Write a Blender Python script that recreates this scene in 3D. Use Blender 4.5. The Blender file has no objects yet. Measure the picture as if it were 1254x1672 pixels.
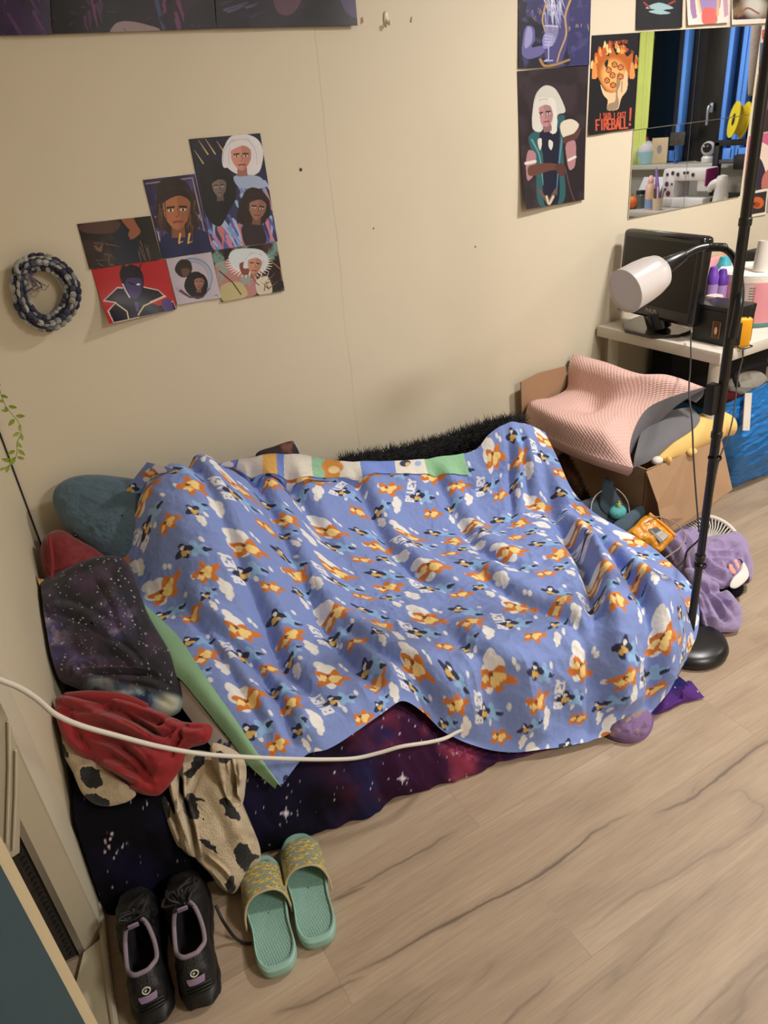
import bpy, bmesh, math, random
import numpy as np
from mathutils import Vector, Matrix

random.seed(7)
RNG = np.random.RandomState(7)
SC = bpy.context.scene
COL = SC.collection

# ------------------------------------------------------------------ camera
W, H, FPX, CAMH = 1254.0, 1672.0, 1175.0, 1.55
_n = np.array([860 - W / 2, 3020 - H / 2, FPX]); _dn = _n / np.linalg.norm(_n)
_r = np.array([3100 - W / 2, -60 - H / 2, FPX]); _r = _r - _dn * (_r @ _dn); _r /= np.linalg.norm(_r)
_f = np.cross(_dn, _r)
if _f[2] < 0: _f = -_f
RM = np.stack([_r, _f, -_dn])                      # world = RM @ camera(x right, y down, z forward)
cam_d = bpy.data.cameras.new('camera'); cam = bpy.data.objects.new('camera', cam_d); COL.objects.link(cam)
cam_d.sensor_fit = 'HORIZONTAL'; cam_d.sensor_width = 36; cam_d.lens = FPX / W * 36; cam_d.clip_start = .02
_m = np.eye(4); _m[:3, 0] = RM[:, 0]; _m[:3, 1] = -RM[:, 1]; _m[:3, 2] = -RM[:, 2]; _m[2, 3] = CAMH
cam.matrix_world = Matrix(_m.tolist())
SC.camera = cam

# ------------------------------------------------------------------ light
vs = SC.view_settings
SC.display_settings.display_device = 'sRGB'
vs.view_transform = 'Standard'; vs.look = 'None'; vs.gamma = 1; vs.use_curve_mapping = False
vs.exposure = 0.15
wd = bpy.data.worlds.new('dusk'); SC.world = wd; wd.use_nodes = True
wd.node_tree.nodes['Background'].inputs[0].default_value = (.10, .2, .55, 1)
wd.node_tree.nodes['Background'].inputs[1].default_value = .25
def disk_light(name, loc, power, size, col):
    d = bpy.data.lights.new(name, 'AREA'); d.shape = 'DISK'; d.size = size; d.energy = power; d.color = col
    o = bpy.data.objects.new(name, d); o.location = loc; COL.objects.link(o); return o
disk_light('ceiling_light_table', (2.5, .95, 2.44), 44, .26, (1, .97, .94))
disk_light('fill_light_door', (1.7, -1.2, 2.44), 58, .6, (1, .97, .94))  # added soft fill that lifts the left wall, not a known lamp
disk_light('fill_light_window', (4.7, .1, 2.44), 20, .3, (1, .97, .95))  # added to brighten the window side shown in the mirror

# ------------------------------------------------------------------ geometry of the photograph
def ray(u, v): return RM @ np.array([u - W / 2, v - H / 2, FPX])
def F(u, v, z=0.0):
    d = ray(u, v); return d * ((z - CAMH) / d[2]) + np.array([0, 0, CAMH])
def WL(u, v, Y=2.2):
    d = ray(u, v); return d * (Y / d[1]) + np.array([0, 0, CAMH])
def PX(u, v, X):
    d = ray(u, v); return d * (X / d[0]) + np.array([0, 0, CAMH])
def PD(u, v, depth):
    return RM @ (np.array([(u - W / 2) / FPX, (v - H / 2) / FPX, 1]) * depth) + np.array([0, 0, CAMH])
def depth_of(p): return ((np.asarray(p) - [0, 0, CAMH]) @ RM)[2]
def proj(P):
    c = (np.asarray(P, float) - [0, 0, CAMH]) @ RM
    return np.stack([c[..., 0] / c[..., 2] * FPX + W / 2, c[..., 1] / c[..., 2] * FPX + H / 2], -1)

# ------------------------------------------------------------------ numbers
def lin(c):
    c = np.asarray(c, float) / 255.0
    return np.where(c <= .04045, c / 12.92, ((c + .055) / 1.055) ** 2.4)
def sst(x, a=0.0, b=1.0):
    x = np.clip((x - a) / (b - a), 0, 1); return x * x * (3 - 2 * x)
def _hash(i, j, k, seed):
    n = (i * 374761393 + j * 668265263 + k * 2147483647 + seed * 144665) & 0xffffffff
    n = ((n ^ (n >> 13)) * 1274126177) & 0xffffffff
    n = (n ^ (n >> 16)) & 0xffffff
    return n / float(0xffffff)
def vn(P, seed=0):
    P = np.asarray(P, float); I = np.floor(P).astype(np.int64); f = P - I; f = f * f * (3 - 2 * f)
    r = 0
    for a in (0, 1):
        for b in (0, 1):
            for c in (0, 1):
                w = (f[..., 0] if a else 1 - f[..., 0]) * (f[..., 1] if b else 1 - f[..., 1]) * (f[..., 2] if c else 1 - f[..., 2])
                r = r + w * _hash(I[..., 0] + a, I[..., 1] + b, I[..., 2] + c, seed)
    return r
def fbm(P, scale=1.0, octv=4, seed=0):
    P = np.asarray(P, float) * scale; r = 0; a = .5; t = 0
    for o in range(octv):
        r = r + a * vn(P, seed + o * 17); t += a; a *= .5; P = P * 2.03 + 11.3
    return r / t
def cat(pts, n, closed=False):
    P = np.asarray(pts, float); m = len(P)
    if closed: Q = np.vstack([P[-1:], P, P[:2]]); segs = m
    else: Q = np.vstack([2 * P[:1] - P[1:2], P, 2 * P[-1:] - P[-2:-1]]); segs = m - 1
    L = np.linalg.norm(np.diff(np.vstack([P, P[:1]]) if closed else P, axis=0), axis=1) + 1e-9
    cum = np.concatenate([[0], np.cumsum(L)]); x = np.linspace(0, cum[-1], n, endpoint=not closed)
    i = np.clip(np.searchsorted(cum, x, side='right') - 1, 0, segs - 1); t = ((x - cum[i]) / L[i])[:, None]
    p0, p1, p2, p3 = Q[i], Q[i + 1], Q[i + 2], Q[i + 3]
    # tangents scaled to chord length keep uneven spacing calm
    def d(k): return np.linalg.norm(Q[i + k + 1] - Q[i + k], axis=1)[:, None] + 1e-9
    d0, d1, d2 = d(0), d(1), d(2)
    m1 = (p2 - p0) / (d0 + d1) * d1; m2 = (p3 - p1) / (d1 + d2) * d1
    t2, t3 = t * t, t * t * t
    return (2 * t3 - 3 * t2 + 1) * p1 + (t3 - 2 * t2 + t) * m1 + (-2 * t3 + 3 * t2) * p2 + (t3 - t2) * m2

# ------------------------------------------------------------------ materials
_mats = {}
def mat(name, col=(128, 128, 128), rough=.6, vcol=False, var=.08, vscale=9.0, bump=0.0, bscale=60.0, metal=0.0, spec=.5,
        sheen=0.0, trans=0.0, emit=0.0, coat=0.0):
    if name in _mats: return _mats[name]
    m = bpy.data.materials.new(name); m.use_nodes = True; nt = m.node_tree; N = nt.nodes; L = nt.links
    b = N['Principled BSDF']
    tc = N.new('ShaderNodeTexCoord'); nz = N.new('ShaderNodeTexNoise'); nz.inputs['Scale'].default_value = vscale; nz.inputs['Detail'].default_value = 4
    L.new(tc.outputs['Object'], nz.inputs['Vector'])
    mr = N.new('ShaderNodeMapRange'); mr.inputs[1].default_value = .25; mr.inputs[2].default_value = .75
    mr.inputs[3].default_value = 1 - var; mr.inputs[4].default_value = 1 + var
    L.new(nz.outputs['Fac'], mr.inputs[0])
    mx = N.new('ShaderNodeVectorMath'); mx.operation = 'SCALE'
    if vcol:
        at = N.new('ShaderNodeAttribute'); at.attribute_name = 'Col'; L.new(at.outputs['Color'], mx.inputs[0])
    else: mx.inputs[0].default_value = tuple(lin(col))
    L.new(mr.outputs[0], mx.inputs['Scale']); L.new(mx.outputs[0], b.inputs['Base Color'])
    b.inputs['Roughness'].default_value = rough; b.inputs['Metallic'].default_value = metal; b.inputs['Specular IOR Level'].default_value = spec
    if sheen: b.inputs['Sheen Weight'].default_value = sheen; b.inputs['Sheen Roughness'].default_value = .5
    if trans: b.inputs['Transmission Weight'].default_value = trans
    if coat: b.inputs['Coat Weight'].default_value = coat
    if emit: b.inputs['Emission Color'].default_value = (*lin(col), 1); b.inputs['Emission Strength'].default_value = emit
    if bump:
        n2 = N.new('ShaderNodeTexNoise'); n2.inputs['Scale'].default_value = bscale; n2.inputs['Detail'].default_value = 3
        L.new(tc.outputs['Object'], n2.inputs['Vector'])
        bp = N.new('ShaderNodeBump'); bp.inputs['Strength'].default_value = bump; bp.inputs['Distance'].default_value = .01
        L.new(n2.outputs['Fac'], bp.inputs['Height']); L.new(bp.outputs[0], b.inputs['Normal'])
    _mats[name] = m; return m

# ------------------------------------------------------------------ geometry pieces: G = (verts Nx3, faces list, colours or None)
def join(*gs):
    V = []; Fc = []; C = []; o = 0; hasc = any(g[2] is not None for g in gs)
    for v, f, c in gs:
        V.append(np.asarray(v, float)); Fc += [tuple(i + o for i in q) for q in f]; o += len(v)
        if hasc: C.append(c if c is not None else np.ones((len(v), 3)) * .5)
    return np.vstack(V), Fc, (np.vstack(C) if hasc else None)
def xf(g, M):
    M = np.asarray(M, float); return g[0] @ M[:3, :3].T + M[:3, 3], g[1], g[2]
def frame(o, x, y, z):
    M = np.eye(4); M[:3, 0] = x; M[:3, 1] = y; M[:3, 2] = z; M[:3, 3] = o; return M
def rotz(a, o=(0, 0, 0)):
    c, s = math.cos(a), math.sin(a); return frame(o, (c, s, 0), (-s, c, 0), (0, 0, 1))
def nrm(v): v = np.asarray(v, float); return v / (np.linalg.norm(v) + 1e-12)
def axisM(o, z, xh=(1, 0, 0)):
    z = nrm(z); x = np.asarray(xh, float) - z * (np.asarray(xh) @ z)
    if np.linalg.norm(x) < 1e-4: x = np.array([0, 1, 0.]) - z * z[1]
    x = nrm(x); return frame(o, x, np.cross(z, x), z)
def box(c, s, bev=.0, seg=2, rz=0.0):
    bm = bmesh.new(); bmesh.ops.create_cube(bm, size=1)
    for v in bm.verts: v.co = Vector((v.co.x * s[0], v.co.y * s[1], v.co.z * s[2]))
    if bev > 0: bmesh.ops.bevel(bm, geom=list(bm.edges), offset=min(bev, min(s) * .49), segments=seg, profile=.5, affect='EDGES')
    bm.verts.index_update(); V = np.array([v.co[:] for v in bm.verts]); Fc = [tuple(v.index for v in f.verts) for f in bm.faces]; bm.free()
    return xf((V, Fc, None), rotz(rz, c))
def prism(poly, z0, z1):                                   # plan polygon (x, y) extruded upwards
    n = len(poly); V = [(x, y, z0) for x, y in poly] + [(x, y, z1) for x, y in poly]
    return np.array(V, float), [tuple(range(n))[::-1], tuple(range(n, 2 * n))] + [(i, (i + 1) % n, n + (i + 1) % n, n + i) for i in range(n)], None
def slab(P, back):                                         # 3-D polygon given thickness by a vector
    P = np.asarray(P, float); n = len(P); V = np.vstack([P, P + np.asarray(back)])
    return V, [tuple(range(n)), tuple(range(n, 2 * n))[::-1]] + [(i, n + i, n + (i + 1) % n, (i + 1) % n) for i in range(n)], None
def grid(A, cols=None, cu=False, cv=False):                # A rows x n x 3; cu: rows closed, cv: columns closed
    r, n = A.shape[:2]; R = np.arange(r if cu else r - 1); C = np.arange(n if cv else n - 1)
    i, j = np.meshgrid(R, C, indexing='ij'); i2 = (i + 1) % r; j2 = (j + 1) % n
    Q = np.stack([i * n + j, i * n + j2, i2 * n + j2, i2 * n + j], -1).reshape(-1, 4)
    return A.reshape(-1, 3), Q.tolist() if r * n < 3000 else Q, (None if cols is None else cols.reshape(-1, 3))
def tube(pts, r, n=10, sm=0, closed=False, caps=True, col=None):
    P = np.asarray(pts, float); rr = np.full(len(P), r, float) if np.isscalar(r) else np.asarray(r, float)
    if sm:
        Q = cat(np.column_stack([P, rr]), sm, closed); P, rr = Q[:, :3], Q[:, 3]
    T = (np.roll(P, -1, 0) - np.roll(P, 1, 0)) if closed else np.gradient(P, axis=0)
    T = T / (np.linalg.norm(T, axis=1)[:, None] + 1e-12)
    u = nrm(np.cross(T[0], [0.3, .2, 1.0])); A = []
    th = np.linspace(0, 2 * math.pi, n, endpoint=False)
    for k in range(len(P)):
        u = nrm(u - T[k] * (u @ T[k])); w = np.cross(T[k], u)
        A.append(P[k] + rr[k] * (np.cos(th)[:, None] * u + np.sin(th)[:, None] * w))
    g = grid(np.array(A), cu=closed, cv=True); Fc = [tuple(q) for q in g[1]]
    if caps and not closed:
        m = len(P); Fc += [tuple(range(n))[::-1], tuple(range((m - 1) * n, m * n))]
    return g[0], Fc, (None if col is None else np.tile(lin(col), (len(g[0]), 1)))
def lathe(prof, n=40, M=None, caps=False):
    th = np.linspace(0, 2 * math.pi, n, endpoint=False)
    A = np.array([[(r * math.cos(t), r * math.sin(t), z) for t in th] for r, z in prof])
    g = grid(A, cv=True); Fc = [tuple(q) for q in g[1]]
    if caps: k = len(prof); Fc += [tuple(range(n))[::-1], tuple(range((k - 1) * n, k * n))]
    g = (g[0], Fc, None); return xf(g, M) if M is not None else g
def ball(c, r, n=20, m=12):
    r = np.array([r] * 3 if np.isscalar(r) else r, float)
    ph = np.linspace(.02, math.pi - .02, m); th = np.linspace(0, 2 * math.pi, n, endpoint=False)
    A = np.array([[(math.sin(p) * math.cos(t), math.sin(p) * math.sin(t), math.cos(p)) for t in th] for p in ph])
    g = grid(A * r + np.asarray(c), cv=True); Fc = [tuple(q) for q in g[1]] + [tuple(range(n))[::-1], tuple(range((m - 1) * n, m * n))]
    return g[0], Fc, None

def mesh(name, g, m, loc=(0, 0, 0), smooth=True, flat_angle=None):
    V, Fc, C = g; V = np.asarray(V, float) - np.asarray(loc, float)
    me = bpy.data.meshes.new(name)
    if isinstance(Fc, np.ndarray):
        me.vertices.add(len(V)); me.vertices.foreach_set('co', V.astype(np.float32).ravel())
        nf = len(Fc); me.loops.add(nf * 4); me.loops.foreach_set('vertex_index', Fc.astype(np.int32).ravel())
        me.polygons.add(nf); me.polygons.foreach_set('loop_start', np.arange(0, nf * 4, 4, dtype=np.int32))
        me.update(calc_edges=True)
    else: me.from_pydata(V.tolist(), [], [tuple(int(i) for i in q) for q in Fc]); me.update()
    if smooth: me.polygons.foreach_set('use_smooth', [True] * len(me.polygons))
    if C is not None:
        a = me.color_attributes.new('Col', 'FLOAT_COLOR', 'POINT')
        a.data.foreach_set('color', np.column_stack([C, np.ones(len(C))]).astype(np.float32).ravel())
    if m: me.materials.append(m)
    if flat_angle is not None and smooth:
        try: me.set_sharp_from_angle(angle=math.radians(flat_angle))
        except Exception: pass
    return me
def tag(o, label=None, cat_=None, group=None, kind=None):
    if label: o['label'] = label
    if cat_: o['category'] = cat_
    if group: o['group'] = group
    if kind: o['kind'] = kind
    return o
def thing(name, label, cat_, loc, group=None):
    o = bpy.data.objects.new(name, None); o.empty_display_size = .05; COL.objects.link(o); o.location = Vector([float(x) for x in loc])
    return tag(o, label, cat_, group)
def wloc(o):
    l = np.array(o.location); return l if o.parent is None else l + wloc(o.parent)
def part(name, g, m, parent, label=None, smooth=True, fa=35):
    b = wloc(parent); o = bpy.data.objects.new(name, mesh(name, g, m, b, smooth, fa)); COL.objects.link(o); o.parent = parent
    if label: o['label'] = label
    return o
def solo(name, g, m, label=None, cat_=None, group=None, kind=None, smooth=True, fa=35):
    V = np.asarray(g[0]); lo_, hi = V.min(0), V.max(0); loc = np.array([(lo_[0] + hi[0]) / 2, (lo_[1] + hi[1]) / 2, lo_[2]])
    o = bpy.data.objects.new(name, mesh(name, g, m, loc, smooth, fa)); COL.objects.link(o); o.location = Vector(loc.tolist())
    return tag(o, label, cat_, group, kind)
def struct(name, g, m, smooth=False):
    return solo(name, g, m, kind='structure', smooth=smooth)
def solid(o, t):
    md = o.modifiers.new('thickness', 'SOLIDIFY'); md.thickness = t; md.offset = 0; return o

# ------------------------------------------------------------------ painter: prints and dyes stored per vertex
class Paint:
    def __init__(s, U):
        s.p = np.asarray(U, float).reshape(-1, 2); s.c = np.zeros((len(s.p), 3))
    def put(s, mask, col): s.c = s.c * (1 - mask[:, None]) + lin(col) * mask[:, None]; return s
    def fill(s, col): s.c[:] = lin(col); return s
    def grad(s, a, ca, b, cb):
        a, b = np.array(a, float), np.array(b, float); t = sst(((s.p - a) @ (b - a)) / ((b - a) @ (b - a)))[:, None]
        s.c = lin(ca) * (1 - t) + lin(cb) * t; return s
    def ell(s, cx, cy, rx, ry, col, rot=0, soft=.12, a=1.0):
        d = s.p - [cx, cy]; c, n = math.cos(math.radians(rot)), math.sin(math.radians(rot))
        x = (d[:, 0] * c + d[:, 1] * n) / rx; y = (-d[:, 0] * n + d[:, 1] * c) / ry
        return s.put(a * (1 - sst(np.hypot(x, y), 1 - soft, 1 + soft)), col)
    def poly(s, pts, col, sm=0, a=1.0):
        P = cat(pts, sm, True) if sm else np.asarray(pts, float)
        lo_, hi = P.min(0), P.max(0); idx = np.where((s.p[:, 0] >= lo_[0]) & (s.p[:, 0] <= hi[0]) & (s.p[:, 1] >= lo_[1]) & (s.p[:, 1] <= hi[1]))[0]
        if not len(idx): return s
        x, y = s.p[idx, 0], s.p[idx, 1]; ins = np.zeros(len(idx), bool); j = len(P) - 1
        for i in range(len(P)):
            xi, yi, xj, yj = *P[i], *P[j]
            if yi != yj: ins ^= ((yi > y) != (yj > y)) & (x < (xj - xi) * (y - yi) / (yj - yi) + xi)
            j = i
        m = np.zeros(len(s.p)); m[idx[ins]] = a; return s.put(m, col)
    def line(s, pts, w, col, w2=None, sm=0, a=1.0):
        P = cat(pts, sm) if sm else np.asarray(pts, float); m = np.zeros(len(s.p)); w2 = w if w2 is None else w2
        mg = max(w, w2) + 1; lo_, hi = P.min(0) - mg, P.max(0) + mg
        idx = np.where((s.p[:, 0] >= lo_[0]) & (s.p[:, 0] <= hi[0]) & (s.p[:, 1] >= lo_[1]) & (s.p[:, 1] <= hi[1]))[0]
        if not len(idx): return s
        q = s.p[idx]; best = np.zeros(len(idx))
        for i in range(len(P) - 1):
            ab = P[i + 1] - P[i]; t = np.clip(((q - P[i]) @ ab) / (ab @ ab + 1e-9), 0, 1)
            d = np.linalg.norm(q - P[i] - t[:, None] * ab, axis=1); k = (i + t) / (len(P) - 1); hw = (w + (w2 - w) * k) / 2
            best = np.maximum(best, 1 - sst(d, hw * .75, hw * 1.25 + 1e-6))
        m[idx] = best * a; return s.put(m, col)
    def noise(s, col, scale, lo_=.45, hi=.75, seed=0, a=1.0, stretch=(1, 1)):
        P = np.column_stack([s.p * np.array(stretch), np.zeros(len(s.p))]); return s.put(a * sst(fbm(P, scale, 4, seed), lo_, hi), col)
# stroke letters on a 0..1 box (y down)
GL = {'A': [[(0, 1), (.5, 0), (1, 1)], [(.2, .65), (.8, .65)]], 'B': [[(0, 1), (0, 0), (.7, .05), (.8, .25), (.6, .47), (0, .5)], [(.6, .5), (1, .72), (.7, .97), (0, 1)]],
      'C': [[(.95, .15), (.5, 0), (.08, .3), (.05, .65), (.4, 1), (.95, .88)]], 'D': [[(0, 0), (0, 1), (.6, .95), (.95, .5), (.6, .05), (0, 0)]],
      'E': [[(.95, 0), (0, 0), (0, 1), (.95, 1)], [(0, .5), (.7, .5)]], 'F': [[(.95, 0), (0, 0), (0, 1)], [(0, .5), (.7, .5)]],
      'G': [[(.95, .15), (.5, 0), (.08, .3), (.05, .65), (.4, 1), (.95, .9), (.95, .55), (.55, .55)]], 'H': [[(0, 0), (0, 1)], [(1, 0), (1, 1)], [(0, .5), (1, .5)]],
      'I': [[(.5, 0), (.5, 1)]], 'K': [[(0, 0), (0, 1)], [(.9, 0), (0, .55), (.95, 1)]], 'L': [[(0, 0), (0, 1), (.9, 1)]], 'M': [[(0, 1), (.1, 0), (.5, .6), (.9, 0), (1, 1)]],
      'N': [[(0, 1), (0, 0), (1, 1), (1, 0)]], 'O': [[(.5, 0), (.05, .3), (.05, .7), (.5, 1), (.95, .7), (.95, .3), (.5, 0)]], 'R': [[(0, 1), (0, 0), (.8, .05), (.85, .4), (0, .5)], [(.4, .5), (1, 1)]],
      'S': [[(.95, .1), (.4, 0), (.05, .25), (.5, .5), (.95, .75), (.6, 1), (.03, .9)]], 'T': [[(0, 0), (1, 0)], [(.5, 0), (.5, 1)]], 'U': [[(0, 0), (.05, .8), (.5, 1), (.95, .8), (1, 0)]],
      'W': [[(0, 0), (.25, 1), (.5, .4), (.75, 1), (1, 0)]], 'Y': [[(0, 0), (.5, .5), (1, 0)], [(.5, .5), (.4, 1)]], '!': [[(.5, 0), (.5, .68)], [(.5, .93), (.5, 1)]], "'": [[(.5, 0), (.4, .25)]], ' ': []}
def letters(p, txt, o, dx, dy, w, col, gap=.28):
    """o: top-left corner, dx: vector of one letter's width, dy: vector of the letter height."""
    o = np.array(o, float); dx = np.array(dx, float); dy = np.array(dy, float)
    for i, ch in enumerate(txt):
        for st in GL.get(ch, []):
            p.line([o + dx * (i * (1 + gap) + x) + dy * y for x, y in st], w, col)

# ------------------------------------------------------------------ soft things
def plane3(a, b, c):                                        # three (u, v, z) marks -> point and normal towards the camera
    A, B, C = F(*a), F(*b), F(*c); n = nrm(np.cross(B - A, C - A))
    if n @ (np.array([0, 0, CAMH]) - A) < 0: n = -n
    return A, n
def on_plane(u, v, pl):
    d = ray(u, v); c = np.array([0, 0, CAMH]); return c + d * (((pl[0] - c) @ pl[1]) / (d @ pl[1]))
def puff(out, pl, T, Tb=None, n=150, K=46, fold=0.0, fscale=14.0, p=2.4, q=.5, seed=0, cen=None, fuzz=0.0, fdir=None, world=False, sm=True):
    O = np.array(out, float) if world else np.array([on_plane(u, v, pl) for u, v in out])
    O = cat(O, n, True)
    c = O.mean(0) if cen is None else on_plane(*cen, pl)
    Tb = T if Tb is None else Tb; rho = np.sin(np.linspace(.01, 1, K) * math.pi / 2)
    rows = np.concatenate([rho, rho[::-1][1:]]); sg = np.concatenate([np.full(K, T), np.full(K - 1, -Tb)])
    A = c + rows[:, None, None] * (O - c)[None]
    hgt = np.clip(1 - rows ** p, 0, 1) ** q
    if fold:
        w = A.copy()
        if fdir is not None:
            e = nrm(fdir); w = w - .8 * (w @ e)[..., None] * e
        ww = w * fscale + 1.6 * (np.stack([fbm(A, fscale * .4, 2, seed + 3), fbm(A, fscale * .4, 2, seed + 4), fbm(A, fscale * .4, 2, seed + 5)], -1) - .5)
        rg = 1 - np.abs(2 * fbm(ww, 1.0, 3, seed) - 1) * 1.6
        env = sst(1 - rows, 0, .25)[:, None]
        D = fold * (rg - .55) * (.25 + .75 * env)
    else: D = 0 * A[..., 0]
    A = A + pl[1] * (sg * hgt)[:, None, None] + pl[1] * (D * np.where(sg > 0, 1, -.3)[:, None])[..., None]
    if fuzz: A = A + (RNG.rand(*A.shape) - .5) * fuzz
    return A
def fur(points, normals, length, rad, m=3, jitter=.6, bend=-.3):
    V = []; Fc = []
    for P, Nn in zip(points, normals):
        d = nrm(Nn + (RNG.rand(3) - .5) * 2 * jitter); s = nrm(np.cross(d, RNG.rand(3) + .01)); t = np.cross(d, s); l = length * (.5 + RNG.rand())
        k = len(V); tip = P + d * l + np.array([0, 0, bend * l * RNG.rand()])
        V += [P + s * rad, P - s * .5 * rad + t * .87 * rad, P - s * .5 * rad - t * .87 * rad, tip]
        Fc += [(k, k + 1, k + 3), (k + 1, k + 2, k + 3), (k + 2, k, k + 3)]
    return np.array(V), Fc, None

def bumps(A, pl, marks, front=None):
    """raise ridges (amp > 0) or press valleys (amp < 0) along traced fold lines"""
    U = proj(A); D = np.zeros(A.shape[:2]); r = A.shape[0] // 2 + 1
    for pts, amp, wid in marks:
        P = cat(np.array(pts, float), 30); best = np.full(A.shape[:2], 1e9); kk = np.zeros(A.shape[:2])
        for i in range(len(P) - 1):
            ab = P[i + 1] - P[i]; q = U - P[i]; t = np.clip((q @ ab) / (ab @ ab + 1e-9), 0, 1); d = np.linalg.norm(q - t[..., None] * ab, axis=-1)
            m = d < best; best = np.where(m, d, best); kk = np.where(m, (i + t) / (len(P) - 1), kk)
        env = .25 + .75 * sst(kk, 0, .2) * (1 - sst(kk, .8, 1))
        D += amp * env * (np.exp(-(best / wid) ** 2) - .45 * np.exp(-((best - 1.7 * wid) / (.6 * wid)) ** 2))
    w = np.ones(A.shape[0]); w[r:] = 0; ed = np.minimum(1, (r - np.arange(A.shape[0])).clip(0) / 6.0)
    return A + pl[1] * (D * (w * ed)[:, None])[..., None]
# ================================================================== SETTING
YW = 2.2                    # back wall
XR = 5.7                    # window wall
ZC = 2.5
m_wall = mat('cream_wall_paint', (213, 201, 177), .55, var=.03, vscale=2.2, bump=.03, bscale=35)
m_white_trim = mat('cream_trim_paint', (205, 195, 172), .4, var=.03, vscale=5)

def wall_with_seam(m, x0, k, xo):
    nt = m.node_tree; N = nt.nodes; L = nt.links; b = N['Principled BSDF']
    src = b.inputs['Base Color'].links[0].from_socket
    tc = N.new('ShaderNodeTexCoord'); sp = N.new('ShaderNodeSeparateXYZ'); L.new(tc.outputs['Object'], sp.inputs[0])
    nz = N.new('ShaderNodeTexNoise'); nz.inputs['Scale'].default_value = 6; L.new(tc.outputs['Object'], nz.inputs['Vector'])
    def ma(op, a, b_=None):
        n = N.new('ShaderNodeMath'); n.operation = op
        for i, x in enumerate((a, b_)):
            if x is None: continue
            if isinstance(x, (int, float)): n.inputs[i].default_value = x
            else: L.new(x, n.inputs[i])
        return n.outputs[0]
    pos = ma('ADD', ma('MULTIPLY', sp.outputs['Z'], k), x0 - xo)
    pos = ma('ADD', pos, ma('MULTIPLY', ma('SUBTRACT', nz.outputs['Fac'], .5), .02))
    d = ma('ABSOLUTE', ma('SUBTRACT', sp.outputs['X'], pos))
    f = ma('MULTIPLY', ma('SUBTRACT', 1.0, ma('MINIMUM', ma('DIVIDE', d, .003), 1.0)), ma('MULTIPLY', nz.outputs['Fac'], .45))
    mx = N.new('ShaderNodeMixRGB'); L.new(f, mx.inputs['Fac']); L.new(src, mx.inputs['Color1']); mx.inputs['Color2'].default_value = (*lin((130, 118, 92)), 1)
    L.new(mx.outputs[0], b.inputs['Base Color'])

sa, sb = WL(543, 330), WL(585, 720)
kk = (sb[0] - sa[0]) / (sb[2] - sa[2])
bw_lo, bw_hi = -.036, XR
wall_with_seam(m_wall, sa[0] - kk * sa[2], kk, (bw_lo + bw_hi) / 2)
struct('wall_back', box(((bw_lo + bw_hi) / 2, YW + .06, ZC / 2), (bw_hi - bw_lo, .12, ZC)), m_wall)
m_wall2 = mat('cream_side_wall_paint', (208, 196, 168), .55, var=.03, vscale=2.5)
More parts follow.
